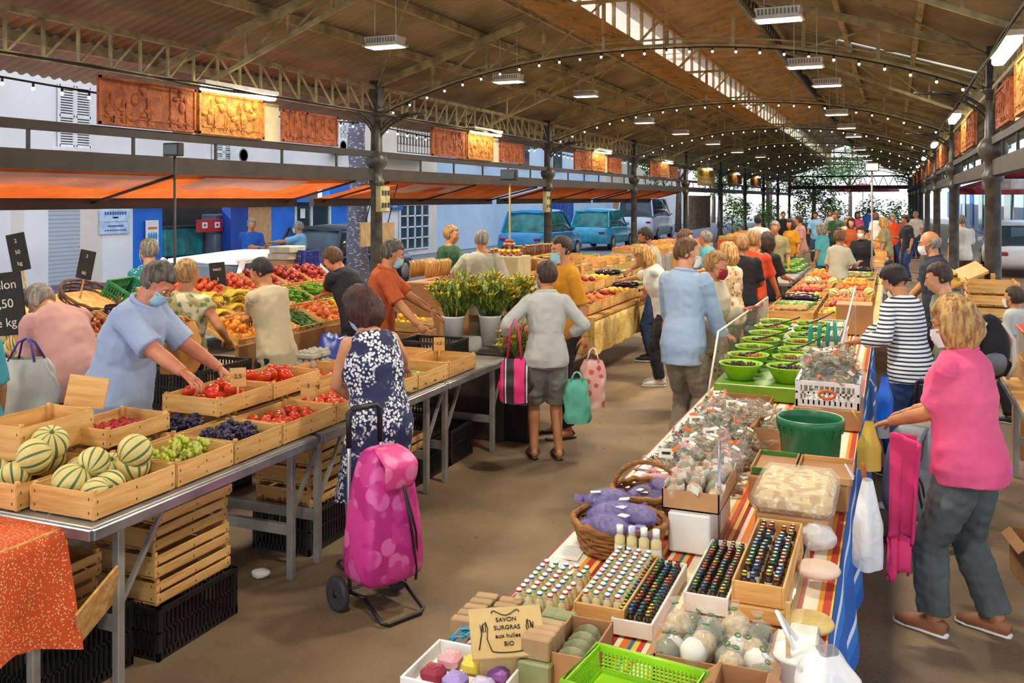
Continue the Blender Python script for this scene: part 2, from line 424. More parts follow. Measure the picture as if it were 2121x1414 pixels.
# netting hung under the monitor
for (y0, y1) in ((9.2, 17.6), (17.7, 26.0), (26.2, 34.3)):
    b = MB()
    def f(u, v):
        e = math.sin(PI * u); g = math.sin(PI * v)
        return (XA + .1 + (XB - XA - .2) * u + .05 * noise.noise((u * 4, v * 7, 1)), y0 + (y1 - y0) * v, 4.84 - .3 * e * g + .04 * math.sin(v * 22 + u * 3) * e)
    b.grid(f, 14, 40)
    tag(b.build('shade_net', 'netting'), 'tan netting slung under the roof lantern, %s' % {9.2: 'the stretch nearest the camera', 17.7: 'its middle stretch', 26.2: 'its farthest stretch'}[y0], 'netting')
# side rails, awnings, panels
for side, x, s in (('left', XL, -1), ('right', XR, 1)):
    b = MB(); b.beam((x, HALL0, 2.9), (x, HALL1, 2.9), .06, .1); struct('upper_rail_beam', b, 'rail_brown')
    b = MB(); b.beam((x + s * .06, HALL0, 2.555), (x + s * .06, HALL1, 2.555), .16, .2)
    struct('lower_rail_beam', b, 'rail_brown')
    b = MB(); y = HALL0
    while y < HALL1: b.beam((x, y, 2.65), (x, y, 2.86), .03, .03); y += 1.39
    struct('rail_post_beam', b, 'dark_iron')
    b = MB(); 
    for k in range(5):
        pts = []
        for j in range(120):
            y = HALL0 + (HALL1 - HALL0) * j / 119; pts.append((x - s * .34 - s * .03 * noise.noise((k, y * .3, 0)), y, 3.52 + .06 * noise.noise((k * 3, y * .5, 2))))
        b.tube(pts, .008, 4)
    tag(b.build('cable_bundle', 'cable'), 'bundle of black electric cables running along the %s row of columns' % ('street-side' if side == 'left' else 'aisle-side'), 'cable')
def awning(y0, y1, k):
    b = MB()
    def f(u, v):
        y = y0 + (y1 - y0) * v; sag = .03 * math.sin(v * 17 + k) * math.sin(PI * u)
        return (-8.15 - 1.35 * u, y, 2.47 - .32 * u - sag)
    b.grid(f, 8, 30); r = root('roller_awning', (0, 0, 0), ['orange side awning hanging over the street between the first two columns', 'orange side awning past the second street-side column', 'orange side awning beyond the third street-side column', 'farthest orange side awning'][k], 'awning')
    b.build('canopy', 'orange_cloth', r)
    b = MB(); b.beam((-9.5, y0, 2.09), (-9.5, y1, 2.09), .1, .14); b.build('front_bar', 'rail_brown', r)
    if k < 2:
        b = MB()
        for (ya, yb) in ((y0 + 1.2, y0 + 4.4), (y0 + 5.1, y0 + 7.4)) if k == 0 else ((y0 + 1.5, y0 + 4.2),):
            b = MB(); b.grid(lambda u, v: (-8.25 - .55 * u, ya + (yb - ya) * v, 2.425 - .135 * u - .02 * math.sin(v * 9) * u), 4, 16); b.build('white_panel', 'white_cloth', r)
    for y in (y0 + .3, (y0 + y1) / 2, y1 - .3): b = MB(); b.tube([(-8.1, y, 2.44), (-9.5, y, 2.09)], .02, 6); b.build('arm', 'dark_iron', r)
for k in range(4): awning(COLY[k] + .25 if k else 4.5, COLY[k + 1] - .25, k)
# relief panels + fluorescent fittings at mid-bay
def relief(b, x, yc, w_, z0, z1, s, seed):
    """carved panel: frame and lumpy figures standing proud of the slab"""
    rr = random.Random(seed); b.box((x, yc, (z0 + z1) / 2), (.03, w_, z1 - z0))
    xx = x + s * .02
    for z in (z0 + .02, z1 - .02): b.box((xx, yc, z), (.02, w_, .03))
    for y in (yc - w_ / 2 + .015, yc + w_ / 2 - .015): b.box((xx, y, (z0 + z1) / 2), (.02, .03, z1 - z0))
    for _ in range(26):
        y = yc + rr.uniform(-.42, .42) * w_; z = z0 + rr.uniform(.12, .85) * (z1 - z0)
        b.ell((xx, y, z), (.018, rr.uniform(.02, .07), rr.uniform(.02, .08)), 7, 5)
    for _ in range(7):
        y = yc + rr.uniform(-.4, .4) * w_; b.beam((xx, y, z0 + .03), (xx, y + rr.uniform(-.04, .04), z0 + rr.uniform(.25, .5)), .02, .02)
    b.box((xx, yc, z0 + .1), (.02, w_ * .9, .02)); return b
where = ['above the rail nearest the camera', 'past the first street-side column', 'past the second street-side column', 'past the third street-side column', 'past the fourth street-side column', 'past the fifth street-side column', 'past the sixth street-side column']
for i in range(0, 7):
    yc = COLY[i] + BAY / 2 - .1 if i else 9.75
    for side, x, s in (('street side', XL + .06, 1), ('aisle side', XR - .06, -1)):
        z1 = 3.5
        wd = where[i] if s == 1 else where[i].replace('street-side', 'right-hand').replace('above the rail nearest', 'above right rail nearest')
        for (dy, w_, key, mm, nm) in ((-1.45, 1.5, 'terracotta panel on the near side', 'terracotta', 'carved_panel'), (0, 1.28, 'golden carved panel on the cream board', 'gold_relief', 'carved_panel'), (1.75, 1.4, 'terracotta panel on the far side', 'terracotta', 'carved_panel')):
            if s == 1 and i == 4: continue
            zz = 3.42 if dy > 1 else 3.5
            o = relief(MB(), x, yc + dy, w_, 2.96, zz, s, i * 7 + int(dy * 3)).build(nm, mm)
            tag(o, '%s of the lamp, %s' % (key, wd) if dy else '%s, %s' % (key, wd), 'relief panel')
        if s == 1 and i == 4: pass
        else:
            b = MB(); b.box((x - s * .03, yc, 3.21), (.02, 2.05, .52)); tag(b.build('backing_board', 'board_cream'), 'cream board behind the golden carved panel, %s' % wd, 'board')
        r = root('strip_light', (x + s * .17, yc - .05, 3.53), 'glowing fluorescent strip light over the panels, %s' % wd, 'light')
        b = MB(); b.box((0, 0, .05), (.14, 1.45, .05)); b.box((-s * .06, 0, .07), (.1, .1, .03)); b.build('housing', 'white_metal', r)
        b = MB(); b.box((0, 0, -.01), (.12, 1.4, .08), b=.02); b.build('diffuser', 'tube_warm', r)
        if i < 3:
            l = bpy.data.lights.new('strip_lamp', 'AREA'); l.shape = 'RECTANGLE'; l.size = .12; l.size_y = 1.3; l.energy = 2.2; l.color = (1, .8, .45)
            lo = link('strip_lamp', l, r, (0, 0, -.07)); lo.rotation_euler = (0, s * .2, 0)
# pendant lights
def make_pendant():
    r = root('ceiling_light', (0, 0, 0), 'white slatted ceiling light', 'light')
    b = MB(); b.box((0, 0, .06), (.46, .24, .1), taper=.92); b.box((0, 0, .0), (.5, .27, .02))
    b.build('housing', 'white_metal', r)
    for s in (-1, 1):
        b = MB()
        for k in range(11): b.box((-.19 + k * .038, s * .119, .065), (.02, .008, .06))
        b.build('vent_grille', mat('slot_grey', '8a8878'), r)
    b = MB(); b.box((0, 0, -.012), (.44, .22, .012)); b.build('diffuser', 'tube_white', r)
    for s in (-.15, .15): b = MB(); b.tube([(s, 0, .1), (s, 0, .8)], .005, 5); b.build('rod', 'white_metal', r)
    return r
pend = Kind(make_pendant())
PX = [(798, 96, 9.96), (1053, 169, 13.8), (1214, 199, 18), (1335, 254, 22.8), (1410, 277, 27), (1477, 298, 32), (1527, 315, 38), (1575, 325, 45)]
PXB = [(1613, 40, 9.96), (1668, 138, 13.4), (1713, 177, 17), (1733, 237, 21.5), (1753, 265, 26.5), (1768, 283, 30.5), (1780, 310, 38), (1790, 322, 45), (1797, 332, 52), (1803, 340, 60)]
ordn = ['nearest', 'second', 'third', 'fourth', 'fifth', 'sixth', 'seventh', 'eighth', 'ninth', 'farthest']
for row, L in (('street-side', PX), ('right-hand', PXB)):
    for i, (px, py, Y) in enumerate(L):
        p = gy(px, py, Y)
        o = pend.put(p, (0, 0, R.uniform(-.03, .03)), 'slatted white ceiling light, %s in the %s row of hanging lights' % (ordn[i], row), 'white ceiling lights in two rows under the roof')
        if i < 7:
            l = bpy.data.lights.new('ceiling_lamp', 'AREA'); l.shape = 'RECTANGLE'; l.size = .44; l.size_y = .22; l.energy = 75; l.color = (1, .9, .72)
            link('ceiling_lamp', l, o, (0, 0, -.03))
for (x, y) in ((-5.77, 5.6), (-1.07, 5.6), (-5.77, 1.4), (-1.07, 1.4)):  # unseen lights, added to both rows to brighten the front tables
    o = pend.put((x, y, 4.04), 0, 'added ceiling light out of view near the camera, in the %s row' % ('street-side' if x < -3 else 'right-hand'), 'white ceiling lights in two rows under the roof')
    l = bpy.data.lights.new('ceiling_lamp', 'AREA'); l.shape = 'RECTANGLE'; l.size = .44; l.size_y = .22; l.energy = 50; l.color = (1, .9, .72); link('ceiling_lamp', l, o, (0, 0, -.03))
# string lights
def string(pts, n, label, r0=.014, cab=.012):
    r = root('string_light', (0, 0, 0), label, 'string lights'); b = MB(); b.tube(pts, cab, 5); b.build('cable', 'cable', r)
    P = [Vector(p) for p in pts]; L = [0]
    for i in range(1, len(P)): L.append(L[-1] + (P[i] - P[i - 1]).length)
    sk = MB(); sk.tube([(0, 0, 0), (0, 0, -.05)], .013, 6); me_s = sk.mesh('lamp_socket', 'cable')
    bb = MB(); bb.ell((0, 0, -.065), (r0 * 1.3, r0 * 1.3, r0 * 1.5), 8, 6); me_b = bb.mesh('bulb', 'bulb')
    for k in range(n):
        t = L[-1] * (k + .5) / n; j = max(i for i in range(len(L)) if L[i] <= t); j = min(j, len(P) - 2)
        p = P[j].lerp(P[j + 1], (t - L[j]) / max(1e-6, L[j + 1] - L[j]))
        s = link('lamp_socket', me_s, r, p); link('bulb', me_b, s)
    return r
for i in range(0, 8):
    y = COLY[i]; a, c = XL + .2, XR - .2; n = 27 if i < 5 else 18
    string([(a + (c - a) * j / 40, y - .06, archz(a + (c - a) * j / 40) - .05) for j in range(41)], n, 'string of round bulbs along the %s arch of the hall' % ordn[i], .013 + .001 * i)
for i in range(0, 4):
    y = COLY[i]; L = [(XL - .22, y + .2 + (BAY - .4) * j / 24, 3.42 - .1 * math.sin(PI * j / 24)) for j in range(25)]
    string(L, 22, 'string of round bulbs hung along the %s street-side bay' % ordn[i])
# end gable
b = MB(); yE = 80
b.beam((XL, yE, 3.1), (XR, yE, 3.1), .2, .3); b.beam((XL, yE, 4.0), (XR, yE, 4.0), .1, .12)
for i in range(12):
    x = XL + (XR - XL) * i / 12; b.beam((x, yE, 3.1), (x + .38, yE, 4.0), .05); b.beam((x + .38, yE, 4.0), (x + .77, yE, 3.1), .05)
struct('end_beam', b, 'dark_iron')

# ---------------------------------------------------------------- the street side: house fronts, cars, people's backdrop
XF = -17.0
def fy(px, X=XF): return gx(px, HZ - 10, X).y
def facade(name, mm, X, y0, y1, z0, z1, dep=.3, s=-1):
    b = MB(); b.box((X + s * dep / 2, (y0 + y1) / 2, (z0 + z1) / 2), (dep, abs(y1 - y0), z1 - z0)); return struct(name, b, mm)
mat('house_white', 'efece8', 'e2deda', rough=.85, scale=.6)
mat('house_cream', 'e8dccb', 'dccdb8', rough=.85, scale=.6)
mat('house_blue', 'c4d8e8', 'b2cade', rough=.8, scale=.5)
mat('shop_blue', '1577dd', '0f5fc4', rough=.5, scale=1)
mat('shop_blue_deep', '14449e', '0e3480', rough=.5, scale=1)
mat('shop_beige', 'c99a68', 'b98856', rough=.7)
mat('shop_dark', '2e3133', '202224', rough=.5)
stripes('roller_shutter', [(0, 'b9bdc0'), (.8, '94989c')], .09, 2)
mat('glass_dark', '41525a', '2c3a42', rough=.1, scale=1)
mat('glass_teal', '2f8d86', '1c5f60', rough=.15, scale=3)
mat('foliage', '5d8a3c', '2f5a22', rough=.6, scale=4, rnd=.15)
mat('bark', '8b7a68', '5b4c40', rough=.9, scale=6, bump=.6, bscale=20)
mat('blue_paint', '2f6fc0', '2358a5', rough=.5)
mat('grey_paint', '6b6f78', '5b5f68', rough=.5)
segs = [(-420, 22, 'house_white'), (22, 50, 'house_cream'), (50, 100, 'house_white'), (100, 166, 'roller_shutter'), (166, 212, 'house_cream'), (212, 275, 'house_white'), (275, 336, 'shop_blue'),
        (478, 514, 'shop_blue_deep'), (514, 562, 'shop_beige'), (562, 612, 'shop_blue'), (683, 727, 'shop_blue'), (727, 885, 'house_white'), (885, 905, 'house_cream'), (905, 1130, 'house_blue'), (1188, 1270, 'house_blue'), (1270, 1292, 'shop_beige'), (1292, 1420, 'house_white')]
for a, c, m_ in segs: facade('wall_street', m_, XF, fy(a), fy(c), 0, 2.9)
facade('wall_street_upper', 'house_white', XF, fy(-420), fy(735), 2.9, 11)
facade('wall_street_upper', 'house_cream', XF, fy(735), fy(905), 2.9, 11)
facade('wall_street_upper', 'house_blue', XF - .05, fy(905), fy(1250), 2.9, 9)
facade('wall_street_upper', 'house_cream', XF, fy(1250), fy(1420), 2.9, 11)
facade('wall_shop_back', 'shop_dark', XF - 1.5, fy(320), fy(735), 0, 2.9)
facade('wall_gate_back', 'shop_blue_deep', XF - .6, fy(1120), fy(1200), 0, 2.9)
b = MB(); b.box((XF + .1, (fy(275) + fy(727)) / 2, 2.1), (.25, fy(727) - fy(275), .1)); struct('trim_1', b, 'shop_blue')
b = MB(); b.box((XF + .06, (fy(-400) + fy(735)) / 2, 2.95), (.12, fy(735) - fy(-400), .08)); struct('trim_2', b, 'house_cream')
# glazed door beside the blue shop
y0, y1 = fy(612), fy(683); r = root('glass_door', (XF - .05, (y0 + y1) / 2, 0), 'glazed shop door with white posts between the blue panels', 'door'); W_ = y1 - y0
b = MB(); b.box((0, 0, 1.05), (.03, W_, 2.1)); b.build('pane', 'glass_dark', r)
for k in (-.5, -.05, .5):
    b = MB(); b.box((.04, k * W_, 1.05), (.06, .1, 2.1)); b.build('post', 'white_metal', r)
b = MB(); b.box((.05, -.3 * W_, 1.7), (.01, .25, .3)); b.build('notice', 'paper', r)
# shop interior pieces
def thing1(name, mb, mats, label, cat, loc=None, group=None): return tag(mb.build(name, mats, None, loc), label, cat, group)
p = fy(385, -18)
b = MB(); b.box((-17.9, fy(368, -17.9), 1.0), (.5, fy(418, -17.9) - fy(340, -17.9), .75), b=.03); r = thing1('fish_tank', b, 'glass_teal', 'teal glass tank in the dark shop opening', 'tank')
b = MB(); b.box((-17.9, fy(368, -17.9), 1.4), (.54, fy(418, -17.9) - fy(340, -17.9) + .06, .05)); b.build('rim', 'shop_dark', r)
b = MB(); b.box((-17.6, fy(452, -17.6), .95), (.5, fy(474, -17.6) - fy(432, -17.6), 1.55), b=.03); r = thing1('cold_cabinet', b, 'grey_paint', 'grey cabinet standing below the red sign in the shop', 'cabinet')
b = MB(); b.box((.256, 0, .9), (.01, 1.3, .02), M=Matrix.Translation((-17.6, fy(452, -17.6), .3))); b.build('door_seam', 'shop_dark', r)
p = gx(446, 467, -17.3); b = MB(); b.box((0, 0, 0), (.04, 1.5, .34), b=.01); r = thing1('shop_sign', b, mat('sign_red', 'c22a30'), 'small red sign with white lettering in the shop opening', 'sign', p)
for k, y in enumerate((-.45, .05, .5)): b = MB(); b.box((.025, y, .02), (.01, .2, .16)); b.box((.03, y, .02), (.01, .08, .06), 1); b.build('lettering', ['paper', 'sign_red'], r)
p = gx(238, 459, -16.97); b = MB(); b.box((0, 0, 0), (.04, .92, .58), b=.01); r = thing1('wall_plaque', b, mat('plaque', 'c8dcf2'), 'pale blue plaque with lines of writing on white wall', 'sign', p)
mat('sign_blue', '3a62a8')
for k in range(5): b = MB(); [b.box((.023, (q - 4) * .075 * (1, .2, 1.1, .7, 1)[k], .2 - k * .1), (.006, .05, (.07, .03, .012, .03, .03)[k])) for q in range(9)]; b.build('lettering', 'sign_blue', r)
p = gx(315, 482, -16.95); b = MB(); b.box((0, 0, 0), (.03, .42, .62), b=.005); r = thing1('poster', b, 'paper', 'framed white poster with blue figures on the blue shop front', 'poster', p)
b = MB(); b.box((.02, 0, .12), (.01, .3, .05)); b.build('red_line', mat('poster_red', 'e8703a'), r)
for k in range(4): b = MB(); b.ell((.02, -.12 + k * .08, -.08), (.01, .035, .1), 8, 6); b.build('blue_figure', mat('poster_blue', '2a9ad8'), r)
# shuttered window, upper left
def shutter_window(px0, px1, py0, py1, n, label, X=XF):
    a, c = gx(px0, (py0 + py1) / 2, X), gx(px1, (py0 + py1) / 2, X); z1, z0 = gx((px0 + px1) / 2, py0, X).z, gx((px0 + px1) / 2, py1, X).z
    r = root('shuttered_window', (X, (a.y + c.y) / 2, z0), label, 'window'); W_ = c.y - a.y; h = z1 - z0
    b = MB(); b.box((-.02, 0, h / 2), (.06, W_, h)); b.build('glass', 'glass_dark', r)
    for s in (-1, 1):
        b = MB(); yc = s * W_ * .26; w2 = W_ * .46
        for q in (-.5, .5): b.box((.05, yc + q * w2, h / 2), (.04, .05, h))
        for z in (.02, h / 2, h - .02): b.box((.05, yc, z), (.04, w2, .06))
        for k in range(n): b.box((.05, yc, h * (k + .5) / n), (.03, w2, h / n * .55))
        b.build('shutter', 'white_plastic', r)
    b = MB(); b.box((.08, 0, -.05), (.16, W_ + .2, .08)); b.build('sill', 'house_white', r)
shutter_window(118, 184, 178, 305, 24, 'white louvred shutters on the upper wall at far left')
shutter_window(700, 716, 255, 292, 12, 'small louvred window above the air conditioning unit')
shutter_window(438, 482, 298, 332, 8, 'louvred window seen just under the golden panel rail')
def ac(px, py, label):
    p = gx(px, py, XF + .3); r = root('air_conditioner', p, label, 'air conditioner')
    b = MB(); b.box((0, 0, 0), (.3, .62, .5), b=.02); b.build('casing', 'white_plastic', r)
    b = MB()
    for k in range(6): b.lathe([(.03 + k * .03, 0), (.037 + k * .03, .0), (.037 + k * .03, .01), (.03 + k * .03, .01)], 16, M=Matrix.Translation((.152, -.1, 0)) @ Matrix.Rotation(PI / 2, 4, 'Y'))
    b.build('fan_grille', 'grey_paint', r)
    b = MB(); b.box((-.05, 0, -.28), (.3, .5, .03)); b.build('bracket', 'grey_paint', r)
ac(706, 303, 'white air conditioning unit on the wall above the street awning')
ac(500, 322, 'air conditioning unit partly hidden below the golden panel')
# balcony
y0, y1 = fy(785), fy(872); zb = gx(830, 322, XF).z
r = root('balcony', (XF, (y0 + y1) / 2, zb), 'white balcony with ornate dark railing above the street', 'balcony'); W_ = y1 - y0
b = MB(); b.box((.4, 0, -.06), (.8, W_, .14), b=.02); b.build('slab', 'house_white', r)
b = MB(); b.beam((.76, -W_ / 2, .9), (.76, W_ / 2, .9), .04, .04); b.beam((.76, -W_ / 2, .06), (.76, W_ / 2, .06), .03, .03)
n = 14
for k in range(n):
    y = -W_ / 2 + W_ * (k + .5) / n; b.tube([(.76, y + .09 * math.cos(t), .48 + .2 * math.sin(t) * (1 + .3 * math.cos(2 * t))) for t in [2 * PI * j / 12 for j in range(12)]], .012, 4, closed=True)
    b.beam((.76, y - W_ / n / 2, .06), (.76, y - W_ / n / 2, .9), .02, .02); b.tube([(.76, y + .05 * math.cos(t), .78 + .05 * math.sin(t)) for t in [2 * PI * j / 8 for j in range(8)]], .01, 4, closed=True)
b.build('railing', 'dark_iron', r)
# white gridded window with a street sign
y0, y1 = fy(826), fy(886); r = root('gridded_window', (XF + .02, (y0 + y1) / 2, 0), 'tall white gridded window behind the man in orange', 'window'); W_ = y1 - y0
b = MB(); b.box((0, 0, 1.3), (.03, W_, 2.1)); b.build('pane', 'glass_dark', r)
b = MB()
for k in range(5): b.box((.03, -W_ / 2 + W_ * k / 4, 1.3), (.05, .07, 2.1))
for k in range(6): b.box((.03, 0, .25 + 2.1 * k / 5), (.05, W_, .05))
b.build('frame', 'white_plastic', r)
p = gx(815, 426, XF + .1); b = MB(); b.box((0, 0, 0), (.04, 1.35, .3), b=.01); r = thing1('street_sign', b, 'blue_paint', 'blue sign with white letters over the gridded window', 'sign', p)
text('BEAU', .2, 'lettering', 'paper', r, (.03, 0, 0), (PI / 2, 0, PI / 2))
# blue lattice gate
y0, y1 = fy(1130), fy(1186); W_ = y1 - y0; r = root('lattice_gate', (XF + .02, (y0 + y1) / 2, 0), 'blue gate with diamond lattice on the pale blue house', 'gate')
b = MB()
for k in (-.5, 0, .5): b.box((0, k * W_, 1.2), (.06, .1, 2.4))
b.box((0, 0, 2.3), (.06, W_, .1)); b.box((0, 0, .3), (.06, W_, .1)); b.build('frame', 'blue_paint', r)
b = MB(); st = .28; k = -12
while k * st < W_ + 2.2:
    for s in (1, -1):
        p0 = []; 
        for z in (.3, 2.3):
            y = -W_ / 2 + k * st + (z - .3) * (s * .5) ; p0.append((0, max(-W_ / 2, min(W_ / 2, y)), z))
        if abs(p0[0][1] - p0[1][1]) > .05: b.beam(p0[0], p0[1], .025, .025)
    k += 1
b.build('lattice', 'blue_paint', r)
p = gx(1256, 452, XF + .02); b = MB(); b.box((0, 0, 0), (.02, .8, .45)); r = thing1('wall_notice', b, 'paper', 'white notice with two dark lines on the pale blue wall', 'sign', p)
for z in (-.09, .09): b = MB(); b.box((.012, 0, z), (.01, .55, .1)); b.build('dark_line', 'ink', r)
# tree trunk pasted with bills
p = gx(741, 460, -11.0); b = MB(); b.tube([(p.x + .04 * math.sin(k), p.y + .04 * math.cos(k * 1.3), k * .3) for k in range(14)], [.26 - .006 * k for k in range(14)], 12)
r = thing1('street_tree', b, voro('billed_bark', '6d6d78', 'c8c8d8', 9, .3, stretch=(1, 1, 2.5)), 'slender street tree trunk with peeling white bark behind the awning', 'tree')
# cardboard sheets near column 2, meter box
p = gx(793, 412, XL + .25); b = MB(); b.box((0, 0, 0), (.1, .3, .42), b=.01); r = thing1('meter_box', b, mat('box_olive', 'b8b27e', '8f895c'), 'cream electric box fixed to the column left of the gridded window', 'electric box', p)
for k in range(6): b = MB(); b.box((.055, -.09 + .09 * (k % 3), -.1 + .2 * (k // 3)), (.02, .05, .08), b=.005); b.build('socket', 'dark_iron', r)
p = gx(1132, 418, XL + .25); b = MB(); b.box((0, 0, 0), (.1, .28, .5), b=.01); r = thing1('meter_box', b, 'box_olive', 'cream electric box on the column behind the mustard shirt', 'electric box', p)
for k in range(4): b = MB(); b.box((.055, -.07 + .14 * (k % 2), -.1 + .2 * (k // 2)), (.02, .05, .08), b=.005); b.build('socket', 'dark_iron', r)
for (px0, px1, lab) in ((746, 768, 'left of the billed column'), (790, 816, 'right of the billed column')):
    a, c = gx(px0, 490, XL - .4), gx(px1, 490, XL - .4); b = MB(); b.box((0, 0, 0), (.03, c.y - a.y, .42), b=.005)
    o = thing1('board_sheet', b, mat('fibre_board', 'b0946c', '9c8058'), 'brown board sheet hanging %s' % lab, 'board', ((a.x + c.x) / 2, (a.y + c.y) / 2, gx(px0, 490, XL).z))
    b = MB(); b.tube([(0, 0, .2), (.2, 0, .9)], .01, 5); b.build('hanging_wire', 'cable', o)

# cars
def car(loc, rz, L, Wd, Ht, paint, label, win='glass_dark', van=False):
    r = root('van' if van else 'car', loc, label, 'van' if van else 'car', rz)
    hw = Wd / 2; zb, zw = .28, Ht * .58
    def sect(b, st, m=0):
        """closed loft of car cross-sections; st = (y, zlow, ztop, half width bottom, half width top)"""
        vs = []; n = 12
        for (y, z0, z1, w0, w1) in st:
            prof = [(-w0, z0), (-w0 * 1.02, z0 + (z1 - z0) * .45), (-w1, z1 - .07), (-w1 * .93, z1 - .01), (-w1 * .5, z1 + .02), (0, z1 + .025)]
            prof = prof + [(-x, z) for x, z in prof[::-1][1:]] + [(0, z0)]
            vs.append(prof[:12])
        V = [(x, st[i][0], z) for i, pr in enumerate(vs) for (x, z) in pr]; k = len(vs[0]); fs = []
        for i in range(len(vs) - 1):
            for j in range(k): fs.append((i * k + j, i * k + (j + 1) % k, (i + 1) * k + (j + 1) % k, (i + 1) * k + j))
        fs += [tuple(range(k))[::-1], tuple((len(vs) - 1) * k + j for j in range(k))]
        return b.add(V, [f[::-1] for f in fs], m, True)
    h = L / 2; b = MB()
    sect(b, [(-h, zb + .12, zw * .8, hw * .85, hw * .8), (-h + .12, zb, zw * .95, hw * .95, hw * .92), (-h * .5, zb, zw, hw, hw * .97), (h * .35, zb, zw, hw, hw * .97), (h * .8, zb, zw * .88, hw * .97, hw * .92), (h * .97, zb + .03, zw * .72, hw * .9, hw * .84), (h, zb + .1, zw * .6, hw * .8, hw * .74)])
    b.build('body', paint, r)
    r0, r1 = (-h * .94, h * .5) if van else (-h * .82, h * .32)
    b = MB(); sect(b, [(r0, zw - .06, zw + .03, hw * .9, hw * .88), (r0 + (.1 if van else .35), zw - .06, Ht - .05, hw * .9, hw * .78), (0, zw - .06, Ht, hw * .92, hw * .8), (r1 - .5, zw - .06, Ht - .04, hw * .92, hw * .78), (r1 + .25, zw - .06, zw + .02, hw * .92, hw * .85)])
    b.build('window_glass', win, r)
    b = MB(); sect(b, [(r0 + (.02 if van else .3), Ht - .09, Ht - .02, hw * .74, hw * .72), (0, Ht - .06, Ht + .02, hw * .83, hw * .81), (r1 - .5, Ht - .09, Ht - .01, hw * .8, hw * .78)]); b.build('roof', paint, r)
    for s in (-1, 1):
        for (ya, yb) in ((r1 - .5, r1 + .25), (0, .02), (r0 + (.1 if van else .35), r0)):
            b = MB(); b.beam((s * hw * .8, ya, Ht - .03), (s * hw * .92, yb, zw - .02), .07, .05); b.build('pillar', paint, r)
        for y in (-h * .62, h * .62):
            b = MB(); M = Matrix.Translation((s * (hw - .08), y, .32)) @ Matrix.Rotation(PI / 2, 4, 'Y')
            b.lathe([(.2, -.1), (.31, -.1), (.325, -.06), (.325, .06), (.31, .1), (.2, .1)], 18, M=M); t = b.build('tyre', 'black_plastic', r)
            b = MB(); b.lathe([(.05, -.105), (.2, -.1), (.2, .1), (.05, .105)], 12, M=M); b.build('hubcap', 'alu', t)
        b = MB(); b.box((s * (hw + .06), r1 * .9, zw + .08), (.16, .1, .13), b=.03); b.build('mirror', paint, r)
        b = MB(); b.box((s * hw * .7, -h + .03, zw * .75), (.25, .1, .12), b=.03); b.build('tail_light', mat('lamp_red', 'a02020', rough=.2), r)
        b = MB(); b.box((s * hw * .66, h - .06, zw * .6), (.3, .12, .13), b=.03); b.build('headlight', 'white_plastic', r)
    return r
mat('car_white', 'eceef4', rough=.25, scale=1); mat('car_blue', '2f9ad0', '2288c0', rough=.2, scale=1); mat('car_teal', '46b8dc', rough=.2); mat('car_dark', '2c3036', rough=.2)
car((-9.35, 12.2, 0), .03, 4.4, 1.75, 1.30, 'car_white', 'white car parked in the street behind the fruit displays')
car((-12.5, 19.6, 0), 0, 4.2, 1.8, 1.5, 'car_dark', 'dark grey car parked behind the man in the beige shirt')
car((-11.8, 31.5, 0), 0, 4.4, 1.8, 1.75, 'car_blue', 'bright blue car parked behind the mustard shirt man', 'glass_teal')
car((-11.8, 39.0, 0), 0, 4.4, 1.8, 1.7, 'car_teal', 'turquoise car parked beyond the bright blue car', 'glass_teal')
car((-12.2, 48.5, 0), 0, 5, 2.0, 2.2, 'car_white', 'white van parked in the street beyond the blue cars', van=True)

# far end: trees, building across the end, right street side
def leaves(b, c, r, n, s, rr, m=0):
    for _ in range(n):
        d = Vector((rr.gauss(0, 1), rr.gauss(0, 1), rr.gauss(0, 1))).normalized() * rr.uniform(.6, 1)
        p = Vector((c[0] + d.x * r[0], c[1] + d.y * r[1], c[2] + d.z * r[2])); x = Vector((rr.gauss(0, 1), rr.gauss(0, 1), rr.gauss(0, .6))).normalized(); y = x.cross(Vector((rr.gauss(0, 1), rr.gauss(0, 1), rr.gauss(0, 1))).normalized())
        b.add([p - x * s, p - y * s * .4, p + x * s, p + y * s * .4], [(0, 1, 2, 3)], m)
def tree(x, y, h, r_, label, seed):
    rr = random.Random(seed); o = root('leafy_tree', (x, y, 0), label, 'tree', 0, None)
    b = MB(); b.tube([(0, 0, 0), (.05, 0, h * .3), (-.05, .1, h * .6)], [.22, .17, .1], 9)
    for a in range(4): b.tube([(0, 0, h * .4), (math.cos(a * 1.6) * r_ * .5, math.sin(a * 1.6) * r_ * .5, h * .7)], [.1, .04], 6)
    b.build('trunk', 'bark', o)
    b = MB()
    for k in range(9): leaves(b, (rr.uniform(-.6, .6) * r_, rr.uniform(-.6, .6) * r_, h * .7 + rr.uniform(-.25, .3) * h), (r_ * .45,) * 3, 260, .16, rr)
    tag(b.build('foliage', 'foliage', o), kind='stuff')
TT = [(-13, 60, 8, 3), (-12, 70, 9, 3.5), (-11, 92, 9, 3), (-4, 98, 8, 3), (2.2, 92, 9, 2.6), (5, 88, 8, 3)]
TL = ['leafy tree in the street past the parked blue cars', 'taller leafy tree farther along the street', 'tree beyond the far end of the hall, on its street side', 'tree beyond the middle of the far gable', 'tree beyond the right side of the far gable', 'tree outside at the far right corner of the hall', 'tree in the right-hand street between the columns', 'farther tree in the right-hand street']
for i, (x, y, h, r_) in enumerate(TT): tree(x, y, h, r_, TL[i], i)
facade('wall_far_end', 'house_white', 0, -30, 20, 0, 10); bpy.data.objects['wall_far_end'].rotation_euler = (0, 0, PI / 2); bpy.data.objects['wall_far_end'].location = (0, 112, 0)
facade('wall_right_street', 'house_blue', 5.2, 40, 110, 0, 9, s=1)
